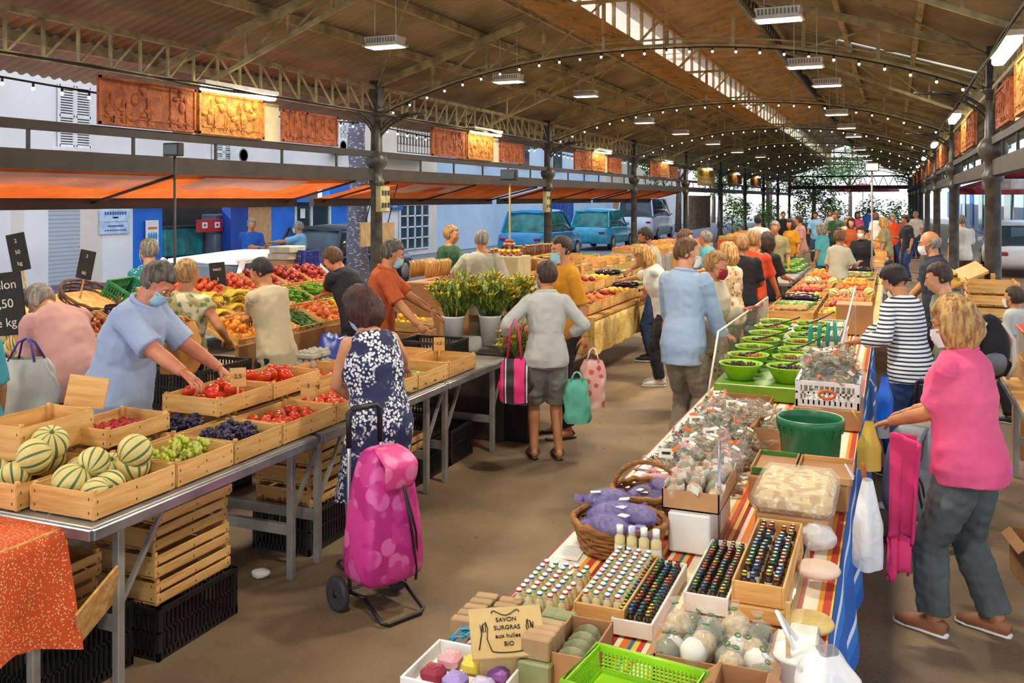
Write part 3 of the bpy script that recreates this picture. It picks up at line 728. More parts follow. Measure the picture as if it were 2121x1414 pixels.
for k in range(9):
    y = 43 + k * 7.5; b = MB(); b.box((5.15, y, 1.6), (.1, 2.8, 2.6)); b.box((5.15, y, 5.6), (.1, 1.6, 1.9)); struct('window_%d' % (k + 2), b, 'glass_teal' if k % 2 else 'blue_paint')
for k in range(6):
    y = fy(1000) + k * 5.0; b = MB(); b.box((XF + .03, y, 4.6), (.05, 1.2, 1.8)); struct('window_%d' % (k + 12), b, 'glass_dark')
# market umbrellas outside right and far end
def parasol(x, y, z, w_, col, label):
    r = root('market_umbrella', (x, y, 0), label, 'umbrella')
    b = MB(); b.tube([(0, 0, 0), (0, 0, z + .55)], .03, 8); b.build('pole', 'alu', r)
    b = MB(); vs = [(0, 0, z + .55)] + [(w_ * math.cos(a) , w_ * math.sin(a), z) for a in [PI / 4 * k for k in range(8)]] + [(w_ * math.cos(a), w_ * math.sin(a), z - .2) for a in [PI / 4 * k for k in range(8)]]
    b.add(vs, [(0, 1 + k, 1 + (k + 1) % 8) for k in range(8)] + [(1 + k, 9 + k, 9 + (k + 1) % 8, 1 + (k + 1) % 8) for k in range(8)]); b.build('canopy', col, r)
    for k in range(8): b = MB(); b.beam((0, 0, z + .1), (w_ * math.cos(PI / 4 * k), w_ * math.sin(PI / 4 * k), z), .02); b.build('rib', 'alu', r)
mat('maroon', '8e2434', '741a2a', rough=.8); mat('pale_canvas', 'dfe6ee', rough=.8)
parasol(3.2, 19.5, 2.75, 1.7, 'maroon', 'maroon market umbrella outside at the right edge')
parasol(3.9, 26.5, 2.6, 1.8, 'pale_canvas', 'pale market umbrella outside behind the maroon one')
parasol(-2.5, 88, 3.0, 3.0, 'maroon', 'maroon umbrella beyond the far gable of the hall')
parasol(3.6, 34, 2.5, 1.7, 'maroon', 'farther maroon umbrella in the right-hand street')
car((3.4, 30.5, 0), 0, 4.4, 1.8, 1.5, 'car_white', 'white car in the right-hand street behind the column')

# ---------------------------------------------------------------- people
for nm, c1, c2 in (('fair', 'd9a07c', 'c98a66'), ('tan', 'c98a5c', 'b5744a'), ('ruddy', 'd08a68', 'c07050'), ('brown', 'a86a48', '935838')):
    mat('skin_' + nm, c1, c2, rough=.5, scale=9)
for nm, c1, c2 in (('black', '2a2220', '16110f'), ('darkbrown', '4a3226', '2b1c14'), ('burgundy', '4e2420', '2e1312'), ('brown', '7a5436', '4f3420'), ('blonde', 'd9ac66', '9a6a3c'), ('grey', 'a69a8c', '6f665c'), ('orange_blonde', 'c0925a', '8a6236'), ('saltpepper', '6e665e', '3a352f')):
    mat('hair_' + nm, c1, c2, rough=.55, scale=10, stretch=(5, 5, .6), bump=.7, bscale=26, lo=.4, hi=.6)
def cmat(name, c1, c2=None, **k): return mat(name, c1, c2, rough=.85, scale=k.pop('scale', 3), bump=k.pop('bump', .25), bscale=k.pop('bscale', 9), **k)
mat('eye_white', 'f2eeea', rough=.2); mat('eye_dark', '2a1c14', rough=.2); mat('lips', 'b8665a', rough=.5)
mat('mask_blue', 'a9d7e6', '93c6da', rough=.8); mat('mask_white', 'f0eeea', 'e2dedc', rough=.8); mat('mask_red', 'b02030', '7c1020', rough=.8); mat('mask_cyan', '58b8e0', '3a9cc8', rough=.8); mat('mask_navy', '27508a', '1c3a66', rough=.8)
def bake(mb, vox, it, name, mats, wr=0, pick=None, ws=7):
    """union the closed pieces into one continuous skin"""
    me0 = mb.mesh('temp', ['skin_fair']); o = bpy.data.objects.new('temp', me0); C.objects.link(o)
    md = o.modifiers.new('r', 'REMESH'); md.mode = 'VOXEL'; md.voxel_size = vox
    if it: sm = o.modifiers.new('s', 'SMOOTH'); sm.iterations = it; sm.factor = .5
    dg = bpy.context.evaluated_depsgraph_get(); me = bpy.data.meshes.new_from_object(o.evaluated_get(dg)); bpy.data.objects.remove(o)
    me.name = name; me.materials.clear()
    for m in mats: me.materials.append(MAT[m] if isinstance(m, str) else m)
    if wr:
        for v, nn in [(v, v.normal.copy()) for v in me.vertices]:
            c = v.co; q = noise.noise((c.x * ws, c.y * ws, c.z * ws * .55 + 3)) + .5 * noise.noise((c.x * ws * 2.3, c.y * ws * 2.3, c.z * ws * 2.6)); v.co = c + nn * (wr * q)
    if pick:
        for p in me.polygons: p.material_index = pick(p.center)
    me.polygons.foreach_set('use_smooth', [True] * len(me.polygons)); me.update(); return me
def merge(me, mb, mats):
    """append builder geometry to a baked mesh so that the body stays one object"""
    off = len(me.vertices); V = [tuple(v.co) for v in me.vertices] + mb.v; Fc = [tuple(p.vertices) for p in me.polygons]; mi = [p.material_index for p in me.polygons]
    n = bpy.data.meshes.new(me.name); n.from_pydata(V, [], Fc + [tuple(i + off for i in f) for f in mb.f])
    for m in mats: n.materials.append(MAT[m] if isinstance(m, str) else m)
    n.polygons.foreach_set('material_index', mi + mb.m); n.polygons.foreach_set('use_smooth', [True] * len(n.polygons)); n.update(); bpy.data.meshes.remove(me); return n
TORSO = [(-.13, .150, .115, -.01), (-.04, .168, .122, -.012), (.07, .152, .112, -.004), (.18, .136, .102, .0), (.30, .152, .112, .0), (.40, .168, .118, .0), (.47, .165, .105, -.006), (.515, .125, .085, -.012), (.55, .070, .066, -.008), (.57, .060, .060, -.005)]
def ik(a, t, l1, l2, hint):
    d = t - a; D = min(d.length, (l1 + l2) * .995); d = d.normalized(); x = (l1 * l1 - l2 * l2 + D * D) / (2 * D); h = math.sqrt(max(0, l1 * l1 - x * x))
    n = hint - d * hint.dot(d); n = n.normalized() if n.length > 1e-5 else Vector((0, 0, -1)); return a + d * x + n * h, a + d * D
class Body:
    def __init__(s, h=1.7, fat=1, fem=False, lean=5, side=0, twist=0, hips=.0, feet=((-.1, .02), (.1, -.02)), head=(0, 0), crouch=0, curve=.5):
        s.s = h / 1.75; s.fat, s.fem, s.lean, s.twist, s.side = fat, fem, math.radians(lean), math.radians(twist), math.radians(side)
        s.hz = (.93 - crouch) * s.s; s.hy = -math.sin(s.lean) * .12; s.curve = curve
        # integrate the spine
        s.sp = []; y, z = 0, 0; n = 60; dz = .01 * s.s
        for i in range(-14, 76):
            pass
        s.tab = {}
        y = z = 0.0
        for i in range(0, 90):
            a = s.ang(i * .01); s.tab[i] = (y, z); y += math.sin(a) * .01; z += math.cos(a) * .01
        y = z = 0.0
        for i in range(0, -20, -1):
            a = s.ang(0) * .6; s.tab[i] = (y, z); y -= math.sin(a) * .01; z -= math.cos(a) * .01
        s.head = head; s.feet = feet
    def ang(s, z): return s.lean * (1 - s.curve + s.curve * max(0, min(1, (z + .05) / .5)))
    def P(s, x, y, z):
        i = max(-19, min(88, z * 100)); k = math.floor(i); f = i - k; a, b = s.tab[k], s.tab[min(k + 1, 89)]; sy, sz = a[0] + (b[0] - a[0]) * f, a[1] + (b[1] - a[1]) * f
        an = s.ang(z) if z > 0 else s.ang(0) * .6
        py, pz = sy + y * math.cos(an), sz - y * math.sin(an); tw = s.twist * max(0, min(1, z / .5)); x2, y2 = x * math.cos(tw) - (py - sy) * math.sin(tw), x * math.sin(tw) + (py - sy) * math.cos(tw) + sy
        x2 += pz * math.sin(s.side)
        return Vector((x2 * s.s, (y2 + s.hy) * s.s, s.hz + pz * s.s))
    def sec(s, z, rx, ry, yo, off=0, n=18):
        f = 1
        if z < .36: f = s.fat
        elif z < .5: f = 1 + (s.fat - 1) * .5
        if s.fem:
            if z < .1: rx *= 1.04
            elif z < .28: rx *= .94
            elif z > .38: rx *= .9
        rx, ry = rx * f + off / s.s, ry * (f if z > .36 else f ** 1.35) + off / s.s
        if s.fem and .3 <= z <= .42: ry *= 1.12; yo += .012
        return [s.P(math.cos(2 * PI * j / n) * rx, math.sin(2 * PI * j / n) * ry + yo, z) for j in range(n)]
    def loft(s, b, rings, m=0):
        n = len(rings[0]); vs = [v for r in rings for v in r]; fs = []
        for i in range(len(rings) - 1):
            for j in range(n): fs.append((i * n + j, i * n + (j + 1) % n, (i + 1) * n + (j + 1) % n, (i + 1) * n + j))
        fs += [tuple(range(n))[::-1], tuple((len(rings) - 1) * n + j for j in range(n))]; return b.add(vs, fs, m, True)
    def torso(s, b, z0=-.13, z1=.57, off=0, flare=0):
        S = [t for t in TORSO if z0 - .03 < t[0] < z1 + .001]
        r = []
        def at(z):
            for i in range(len(TORSO) - 1):
                a, c = TORSO[i], TORSO[i + 1]
                if a[0] <= z <= c[0]: f = (z - a[0]) / (c[0] - a[0]); return tuple(a[k] + (c[k] - a[k]) * f for k in range(4))
            return TORSO[0] if z < 0 else TORSO[-1]
        zs = [z0] + [t[0] for t in TORSO if z0 + .02 < t[0] < z1 - .01] + [z1]
        for z in zs:
            _, rx, ry, yo = at(z); r.append(s.sec(z, rx, ry, yo, off + (flare * max(0, (.25 - z) / .35))))
        return s.loft(b, r)
    def joints(s, arms, inv):
        s.sh = {}; s.el = {}; s.wr = {}; s.hd = {}
        for k, sg in (('L', -1), ('R', 1)):
            x = .168 * (.9 if s.fem else 1) * (1 + (s.fat - 1) * .3); a = s.P(sg * x, -.008, .468); s.sh[k] = a
            t = arms.get(k); hint = Vector((sg * .35, -.75, -.5))
            if t is None: t = a + Vector((sg * .07, .06, -.52)) * s.s; t2 = None
            else:
                if len(t) == 2: hint = Vector(t[1]); t = t[0]
                t = inv @ Vector(t)
            e, w_ = ik(a, t, .285 * s.s, .25 * s.s, hint); s.el[k], s.wr[k] = e, w_
        s.hip = {}; s.kn = {}; s.an = {}
        for k, sg, ft in (('L', -1, s.feet[0]), ('R', 1, s.feet[1])):
            a = s.P(sg * .088, -.005, -.06); s.hip[k] = a; t = Vector((ft[0], ft[1], (ft[2] if len(ft) > 2 else 0) + .075 * s.s)); kn, an = ik(a, t, .425 * s.s, .40 * s.s, Vector((0, 1, .1))); s.kn[k], s.an[k] = kn, t if (t - an).length < .05 else an
        c = s.P(0, .015, .68); an = s.ang(.6) + math.radians(s.head[0]); s.HM = Matrix.Translation(c) @ Matrix.Rotation(math.radians(s.head[1]) + s.twist, 4, 'Z') @ Matrix.Rotation(-an, 4, 'X') @ Matrix.Scale(s.s ** .5, 4)
    def arm(s, b, k, f=1., off=0, r0=None):
        a, e, w_ = s.sh[k], s.el[k], s.wr[k]; g = s.s * (.88 if s.fem else 1) * (1 + (s.fat - 1) * .4); pts, rs = [], []
        prof = [(0, .054), (.25, .050), (.5, .043), (.56, .041), (.7, .040), (1, .027)]
        for t, r in prof:
            if t > f: break
            pts.append(a.lerp(e, t * 2) if t <= .5 else e.lerp(w_, t * 2 - 1)); rs.append(r * g + off)
        if pts and prof[len(pts) - 1][0] < f: pts.append(a.lerp(e, f * 2) if f <= .5 else e.lerp(w_, f * 2 - 1)); rs.append(rs[-1] + (.006 if off and f < .6 else -.002))
        b.tube(pts, rs, 12); b.ell(a, (.052 * g + off * .7,) * 3, 10, 8)
        if f > .5: b.ell(e, (.041 * g + off,) * 3, 8, 6)
    def leg(s, b, k, f=1., off=0, wide=0):
        a, e, w_ = s.hip[k], s.kn[k], s.an[k]; g = s.s * (1 + (s.fat - 1) * .6); pts, rs = [], []
        prof = [(0, .088), (.2, .082), (.45, .058), (.5, .055), (.65, .054), (.8, .044), (1, .036)]
        for t, r in prof:
            if t > f: break
            pts.append(a.lerp(e, t * 2) if t <= .5 else e.lerp(w_, t * 2 - 1)); rs.append(max(r, .052 if off else 0) * g + off + wide * t)
        if prof[len(pts) - 1][0] < f: pts.append(a.lerp(e, f * 2) if f <= .5 else e.lerp(w_, f * 2 - 1)); rs.append(rs[-1])
        b.tube(pts, rs, 14); b.ell(a, (.09 * g + off,) * 3, 10, 8)
        if f > .5: b.ell(e, (rs[3] if len(rs) > 3 else .05,) * 3, 8, 6)
    def hand(s, b, k, curl=.5, grip=None):
        e, w_ = s.el[k], s.wr[k]; d = (w_ - e).normalized(); sg = -1 if k == 'L' else 1; sc_ = s.s * (.9 if s.fem else 1)
        n = Vector((-sg, .25, 0)) if d.z < -.6 else Vector((0, 0, -1)); n = (n - d * n.dot(d)).normalized(); x = n.cross(d)   # n palm side, x across
        if d.z < -.6: ts = Vector((0, 1, 0))
        else: ts = Vector((-sg, 0, 0.2))
        if x.dot(ts) < 0: x = -x                     # x points to the thumb side
        def p(a, c, q): return w_ + (d * a + x * c + n * q) * sc_
        b.tube([p(-.02, 0, 0), p(.02, 0, 0), p(.05, .002, .002), p(.085, 0, .006)], [.026 * sc_, .033 * sc_, .04 * sc_, .036 * sc_], 10, ry=[.02 * sc_, .017 * sc_, .015 * sc_, .012 * sc_], up=n)
        for i, (c, L, st) in enumerate(((.031, .070, .08), (.011, .080, .088), (-.010, .074, .086), (-.029, .058, .078))):
            q = curl * (.8 + .15 * i); pts = [p(st - .012, c, .004)]; a = .15 * q; cur = Vector((st, c * 1.05, .006))
            for seg in (.45, .32, .23):
                cur = cur + Vector((math.cos(a), c * .12, math.sin(a))) * (L * seg); pts.append(p(*cur)); a += .75 * q
            b.tube(pts, [.0092 * sc_, .009 * sc_, .008 * sc_, .0062 * sc_], 7)
        pts = [p(.012, .024, .006), p(.035, .046, .014), p(.058, .056, .022 + .012 * curl), p(.078, .054, .030 + .02 * curl)]
        b.tube(pts, [.013 * sc_, .012 * sc_, .010 * sc_, .007 * sc_], 7)
        return w_ + (d * .07 + n * .02) * sc_
HAIR_NAME = {}
def head_pieces(b, M, fem, s):
    b.ell((0, -.012, .028), (.076, .096, .098), 18, 12, M=M)
    b.ell((0, .030, -.045), (.056, .058, .066), 14, 10, M=M); b.ell((0, .055, -.092), (.028, .028, .022), 8, 6, M=M)
    b.ell((0, .052, .0), (.060, .045, .06), 12, 8, M=M)
    b.tube([(0, .086, .022), (0, .100, -.002), (0, .112, -.026), (0, .098, -.036)], [.010, .012, .0155, .012], 8, M=M)
    b.ell((0, .088, -.062), (.022, .014, .007), 8, 6, M=M); b.ell((0, .086, -.071), (.018, .014, .007), 8, 6, M=M)
    for sg in (-1, 1):
        b.ell((sg * .03, .082, .034), (.024, .012, .008), 8, 6, M=M); b.ell((sg * .038, .062, -.02), (.024, .026, .024), 8, 6, M=M)
        b.ell((sg * .078, -.006, -.008), (.009, .018, .031), 8, 6, M=M @ Matrix.Rotation(sg * -.25, 4, 'Z'))
def hair_mesh(M, style, rr):
    b = MB(); n, k = 44, 30
    ST = {'short': (.045, -.055, .010), 'bob': (.050, -.115, .022), 'long': (.05, -.2, .02), 'up': (.055, -.05, .014), 'bald': (-.035, -.055, .008), 'crop': (.05, -.045, .006)}
    hl, zb, th = ST[style]; vs, fs, qs = [], [], []
    for i in range(k + 1):
        ph = PI * i / k
        for j in range(n):
            a = 2 * PI * j / n; d = Vector((math.sin(ph) * math.cos(a), math.sin(ph) * math.sin(a), -math.cos(ph)))
            lz = (.102 if d.z > 0 else (.1 if style in ('short', 'up', 'bald', 'crop') else (.13 if style == 'bob' else .21)))
            p = Vector((d.x * .080, -.014 + d.y * .100, .026 + d.z * lz))
            front = p.y > (.040 - max(0, p.z) * .1) and p.z < hl + .024 + .008 * math.sin(p.x * 60); side = abs(p.x) > .05 and p.y > .0 and p.z < .03
            if style == 'bob': side = p.y > .038 and p.z < .04
            if style == 'long': side = p.y > .03 and p.z < .04
            low = p.z < zb
            if style == 'bald': front = p.z > .045 or (p.y > .02 and p.z > -.2)
            hide = front or side or low
            t = th * (1 + .5 * noise.noise(d * 3.2 + Vector((rr, 0, 0))) + .5 * noise.noise(d * 9 + Vector((rr, 2, 0)))) + (.012 if style == 'bob' and p.z < 0 else 0)
            if hide: q = .86
            else: q = 1 + max(.02, t / .09)
            if style in ('bob', 'long') and p.z < -.02 and not hide: p.x = (1 if p.x >= 0 else -1) * max(abs(p.x), .045 * min(1, abs(p.x) / .02)); 
            vs.append(p); qs.append(q)
    for _ in range(2 if style in ('short', 'crop', 'up', 'bald') else 1):
        qs = [(2 * qs[i * n + j] + qs[i * n + (j + 1) % n] + qs[i * n - 1 + (n if j == 0 else j)] + qs[min(k, i + 1) * n + j] + qs[max(0, i - 1) * n + j]) / 6 for i in range(k + 1) for j in range(n)]
    vs = [(p.x * q, -.014 + (p.y + .014) * q, .026 + (p.z - .026) * q) for p, q in zip(vs, qs)]
    for i in range(k):
        for j in range(n): fs.append((i * n + j, i * n + (j + 1) % n, (i + 1) * n + (j + 1) % n, (i + 1) * n + j))
    b.add(vs, fs, 0, True, M)
    if style == 'up': b.ell((0, -.05, .135), (.04, .04, .032), 12, 8, M=M, fn=lambda d: 1 + .12 * noise.noise(d * 6))
    return b
def mask_mesh(M, below=0):
    b = MB()
    def f(u, v):
        a = (u - .5) * 2.5; z = -.005 - v * .098 - below; w_ = .064 - .016 * v; bul = .016 * math.sin(PI * v) + .012
        pl = .0025 * math.sin(v * 26) * (1 - abs(2 * u - 1))
        return (math.sin(a) * w_ * 1.02, .030 + math.cos(a) * (.072 + bul - .014 * v) + pl, z)
    b.grid(f, 14, 12, M=M)
    for sg in (-1, 1):
        for z0, z1 in ((-.014, .012), (-.09, -.03)):
            b.tube([(sg * .061, .045, z0 - below), (sg * .074, .02, (z0 + z1) / 2), (sg * .084, -.008, z1)], .0016, 4, M=M)
    return b
NP = [0]
def person(label, loc, rz, skin='fair', hair=('short', 'brown'), mask=None, arms={}, vox=.012, shirt=None, sleeve=.42, hem=-.1, trousers=None, tleg=.97, twide=0, skirt=None, shoes=None, sandals=None, curl=(.5, .5), glasses=None, collar=None, loose=.016, hide_legs=False, group=None, beard=None, wr=.012, trim=None, **bk):
    NP[0] += 1
    r = root('person', (loc[0], loc[1], 0), label, 'person', math.radians(rz), group)
    inv = (Matrix.Translation((loc[0], loc[1], 0)) @ Matrix.Rotation(math.radians(rz), 4, 'Z')).inverted()
    B = Body(**bk); B.joints(arms, inv); S = B.s
    b = MB(); B.torso(b, off=-.004); nb = B.P(0, -.004, .54)
    b.tube([nb, B.HM @ Vector((0, -.012, -.06))], [.06 * S, .055 * S], 12); head_pieces(b, B.HM, B.fem, S)
    for k in 'LR':
        B.arm(b, k)
        if not hide_legs or True:
            B.leg(b, k); an = B.an[k]; fy_ = 1
            b.ell(an + Vector((0, -.02, -.03)) * S, (.036 * S, .042 * S, .042 * S), 10, 8)
            if not shoes: b.tube([an + Vector((0, -.03, -.045)) * S, an + Vector((0, .04, -.035)) * S, an + Vector((0, .12, -.055)) * S, an + Vector((0, .175, -.062)) * S], [.032 * S, .036 * S, .042 * S, .026 * S], 10, ry=[.026 * S, .032 * S, .018 * S, .01 * S])
    sk = 'skin_' + skin
    me = bake(b, vox, 2, 'person', [sk])
    hb = MB(); tips = {}
    for i, k in enumerate('LR'): tips[k] = B.hand(hb, k, curl[i])
    if vox < .016:
        for sg in (-1, 1):
            hb.ell((sg * .030, .079, .012), (.0135, .012, .0085), 10, 8, 1, M=B.HM); hb.ell((sg * .030, .0895, .012), (.006, .0045, .006), 8, 6, 2, M=B.HM)
            hb.tube([(sg * .014, .094, .034), (sg * .03, .093, .04), (sg * .048, .08, .036)], [.003, .004, .002], 5, 3, M=B.HM)
        hb.ell((0, .1, -.067), (.021, .006, .006), 8, 5, 4, M=B.HM)
    hc = 'hair_' + hair[1]
    me = merge(me, hb, [sk, 'eye_white', 'eye_dark', hc, 'lips'])
    o = link('body', me, r)
    hair_mesh(B.HM, hair[0], NP[0] * 1.7).build('hair', hc, r)
    if beard:
        q = MB(); q.ell((0, .040, -.062), (.060, .060, .052), 14, 8, M=B.HM); q.build('beard', hc, r)
    if mask: mask_mesh(B.HM, .045 if mask[1:] == ('low',) else 0).build('face_mask', mask[0] if isinstance(mask, tuple) else mask, r)
    if glasses:
        q = MB()
        for sg in (-1, 1):
            q.tube([(sg * .032 + .022 * math.cos(t), .104, .010 + .017 * math.sin(t)) for t in [2 * PI * j / 12 for j in range(12)]], .0018, 4, closed=True, M=B.HM); q.tube([(sg * .054, .1, .014), (sg * .082, .0, .012)], .0018, 4, M=B.HM)
        q.tube([(-.01, .105, .014), (.01, .105, .014)], .0018, 4, M=B.HM); q.build('glasses', 'dark_iron', r)
    if shirt:
        q = MB(); B.torso(q, hem, .545, loose, flare=.01)
        if sleeve:
            for k in 'LR': B.arm(q, k, sleeve, loose * .9)
        me = bake(q, vox * .95, 2, 'shirt', [shirt], wr)
        so = link('shirt', me, r)
        if trim:
            for k in 'LR':
                t = sleeve * 2; c = B.sh[k].lerp(B.el[k], t) if t <= 1 else B.el[k]; d = (B.el[k] - B.sh[k]).normalized(); x, y = frame(d); rr_ = .060 * S
                q = MB(); q.tube([c + x * (rr_ * math.cos(a)) + y * (rr_ * math.sin(a)) for a in [2 * PI * j / 18 for j in range(18)]], .004, 5, closed=True); q.build('sleeve_trim', trim, so)
            q = MB(); q.tube([B.P(math.cos(a) * .094, math.sin(a) * .088 - .01, .532) for a in [2 * PI * j / 18 for j in range(18)]], .004, 5, closed=True); q.build('collar_trim', trim, so)
        if collar:
            q = MB(); ring = [B.P(math.cos(a) * .082, math.sin(a) * .078 - .008, .545 + .01 * math.sin(-a)) for a in [2 * PI * j / 16 for j in range(16)]]
            q.tube([p for p in ring], .016 * S, 6, closed=True); q.build('collar', collar, so)
    if skirt:
        m_, z1 = skirt[0], skirt[1]; q = MB(); rings = []; top = skirt[2] if len(skirt) > 2 else .2
        hz = B.P(0, 0, -.1)
        for t in TORSO:
            if t[0] <= -.13 or t[0] > top: continue
            rings.append(B.sec(*t, off=.02, n=22))
        low = []; c0 = rings[0]; cc = sum(c0, Vector()) / len(c0); n = 5
        kc = (B.kn['L'] + B.kn['R']) / 2
        for i in range(n, 0, -1):
            f = i / n; z = cc.z + (z1 - cc.z) * f; cy = cc.y + (kc.y - cc.y) * f * .7; g = 1 + .12 * f
            low.append([Vector((cc.x + (p.x - cc.x) * g * (1 + .05 * math.sin(j * 2.5) * f), cy + (p.y - cc.y) * g * (1 + .06 * math.cos(j * 1.7) * f), z)) for j, p in enumerate(c0)])
        B.loft(q, low + rings); link('skirt' if top < .3 else 'dress', bake(q, vox, 2, 'skirt', [m_], .014), r)
    if trousers:
        q = MB(); B.torso(q, -.13, .06, .006)
        for k in 'LR': B.leg(q, k, tleg, .017, twide)
        link('trousers' if tleg > .7 else 'shorts', bake(q, vox, 1, 'trousers', [trousers], .016, ws=9), r)
    if shoes or sandals:
        for k in 'LR':
            an = B.an[k]; q = MB(); f0 = an + Vector((0, 0, -.075)) * S
            if shoes:
                q.tube([f0 + Vector((0, -.065, .04)) * S, f0 + Vector((0, -.02, .05)) * S, f0 + Vector((0, .06, .045)) * S, f0 + Vector((0, .14, .032)) * S, f0 + Vector((0, .2, .024)) * S], [.034 * S, .044 * S, .044 * S, .05 * S, .03 * S], 12, ry=[.035 * S, .048 * S, .042 * S, .032 * S, .02 * S])
                so = q.build('shoe', shoes, r)
            else:
                for (ya, yb) in ((.05, .12),): q.tube([f0 + Vector((math.cos(t) * .05, .09, .02 + math.sin(t) * .045)) * S for t in [PI * j / 8 for j in range(9)]], .02 * S, 6, ry=.006)
                q.tube([f0 + Vector((math.cos(t) * .043, -.035 + .01 * math.sin(t), .055 + math.sin(t) * .02)) * S for t in [2 * PI * j / 12 for j in range(12)]], .008 * S, 5, closed=True)
                so = q.build('sandal', sandals, r)
            q = MB(); q.tube([f0 + Vector((0, y, .011)) * S for y in (-.072, -.06, .0, .08, .15, .2, .215)], [x * S for x in (.02, .036, .04, .043, .05, .036, .014)], 12, ry=[.012 * S] * 7, up=Vector((0, 0, 1)))
            q.build('sole', 'white_plastic' if shoes else 'dark_iron', so)
    return r, B, tips
def tgt(px, py, X=None, d=None, z=None):
    return gx(px, py, X) if X is not None else (gd(px, py, d) if d else gz(px, py, z))

# clothing colours
cmat('shirt_lightblue', 'a8b8d8', '96a8cc'); cmat('tee_pink', 'd3a199', 'c08c86'); cmat('tee_beige', 'd8c8a6', 'c6b592'); cmat('tee_orange', 'c8602e', 'ad4c22'); cmat('tee_navy', '2c3038', '1e2128')
cmat('tee_grey', 'c2c4c0', 'acafac'); cmat('tee_mustard', 'dc9a1e', 'c07e12'); cmat('shirt_oxford', 'a9c0dc', '98b0d0'); cmat('jacket_cream', 'd8ccb4', 'c0b298'); cmat('polo_pink', 'f86c94', 'e85484', bump=.35)
cmat('trouser_grey', '5c6462', '454c4c'); cmat('trouser_khaki', '9c8f7a', '837764'); cmat('trouser_black', '26242a', '18161c'); cmat('jeans', '2f4a78', '223a62'); cmat('shorts_grey', '8c8c86', '777770')
cmat('green_shirt', '3f6a48', '2f5238'); cmat('grey_shirt', 'b8b4a0', 'a39f8c'); cmat('blue_bright', '1f62c0', '174e9e'); cmat('turquoise', '5cb4c0', '449aa8'); cmat('white_tee', 'e8e4da', 'cfcac0'); cmat('polo_navy', '2b3444', '1f2634')
cmat('hood_green', '8d947e', '747b68'); cmat('orange_bright', 'e8552a', 'd04420'); cmat('black_cloth', '1c1c24', '121218'); cmat('olive_vest', 'a89c70', '8e8258'); cmat('skyblue_tee', '8ec4ec', '78b0dc')
stripes('breton', [(0, 'eef0f0'), (.58, '27304c')], .031, 2)
voro('navy_dress', '22264a', 'e4e6ee', 58, .5, c3='2a2e56', s3=9)
voro('floral_green', 'a89a68', '5c7040', 16, .35, c3='d8cfa8', s3=9); voro('floral_beige', 'cfae84', '8a5a3a', 22, .35, c3='e6d8b8', s3=9); voro('teal_print', '2f8a90', 'c8e8e0', 40, .3)
mat('shoe_brown', 'a56a42', '7c4a2c', rough=.6); mat('shoe_dark', '2c2c30', rough=.5); mat('shoe_white', 'd8d4cc', rough=.6); mat('strap_brown', '5a4030', rough=.6)
V1, V2, V3 = .0095, .013, .02
# --- sellers and shoppers at the left-hand stalls
P1 = person('heavyset person in a light blue shirt bending over the tomato crates, blue mask', (-4.36, 4.36), -72, 'ruddy', ('short', 'saltpepper'), ('mask_blue',), {'R': (gx(388, 778, -3.72), (0, -.3, -.8)), 'L': (Vector((-3.95, 4.75, 1.05)), (0, -.2, -.8))}, V1, 'shirt_lightblue', .47, -.13, 'trouser_grey', shoes='shoe_dark', h=1.83, fat=1.3, lean=24, head=(22, -8), collar='shirt_lightblue', loose=.022, curl=(.6, .9), curve=.7)
P2 = person('person in a navy and white print dress with dark red hair beside the tomato table', (-2.78, 4.66), 66, 'fair', ('bob', 'burgundy'), ('mask_blue',), {'L': (gx(738, 828, -2.98), (-1, .1, -.5)), 'R': (gx(858, 800, -3.0), (.3, -.7, -.4))}, V1, None, 0, 0, skirt=('navy_dress', .42, .53), sandals='strap_brown', h=1.66, fat=1.16, fem=True, lean=20, head=(22, 8), curve=.8)
P3 = person('person in a pale grey top and grey shorts seen from behind with pink handbag', (-2.66, 7.2), 28, 'tan', ('short', 'darkbrown'), ('mask_blue',), {'R': (Vector((-2.55, 7.35, .98)), (.9, -.6, -.2)), 'L': (Vector((-3.02, 7.2, .98)), (-.7, -.6, -.3))}, V1, 'tee_grey', .78, -.11, 'shorts_grey', .47, .035, sandals='strap_brown', h=1.64, fat=1.02, fem=True, lean=2, head=(4, 28), loose=.02, collar='tee_grey')
P4 = person('bearded person in a mustard yellow shirt and blue mask facing the camera', (-2.78, 8.0), 135, 'tan', ('crop', 'darkbrown'), ('mask_blue',), {'L': (Vector((-2.52, 7.86, .80)), (0, -.8, -.4)), 'R': (Vector((-3.08, 7.8, .95)), (0, -.8, -.4))}, V1, 'tee_mustard', .45, -.13, 'trouser_black', .97, sandals='strap_brown', h=1.83, lean=2, head=(8, 8), loose=.02, curl=(.8, .8), collar='tee_mustard', feet=((-.14, .03), (.12, -.05)))
P5 = person('tall person in a loose pale blue shirt and khaki trousers at the olive stall', (-1.62, 7.72), -22, 'fair', ('crop', 'brown'), ('mask_white',), {'R': (Vector((-1.30, 7.95, .84)), (.6, -.8, -.2)), 'L': (Vector((-1.78, 8.05, .95)), (-.5, -.6, -.5))}, V1, 'shirt_oxford', .92, -.2, 'trouser_khaki', .97, .01, shoes='shoe_brown', h=1.84, lean=4, head=(6, -42), loose=.028, collar='shirt_oxford', curl=(.5, .4))
P6 = person('person in a cream cardigan and dark red mask reaching over the olive bowls', (-1.52, 8.3), -118, 'ruddy', ('short', 'orange_blonde'), ('mask_red',), {'L': (gz(1545, 640, 1.18), (.2, -.3, -.9)), 'R': (Vector((-1.35, 8.05, 1.0)), (0, -.5, -.8))}, V1, 'jacket_cream', .95, -.1, skirt=('floral_beige', .3, .1), sandals='strap_brown', h=1.70, fat=1.12, fem=True, lean=8, head=(6, 22), loose=.02, curl=(.3, .5))
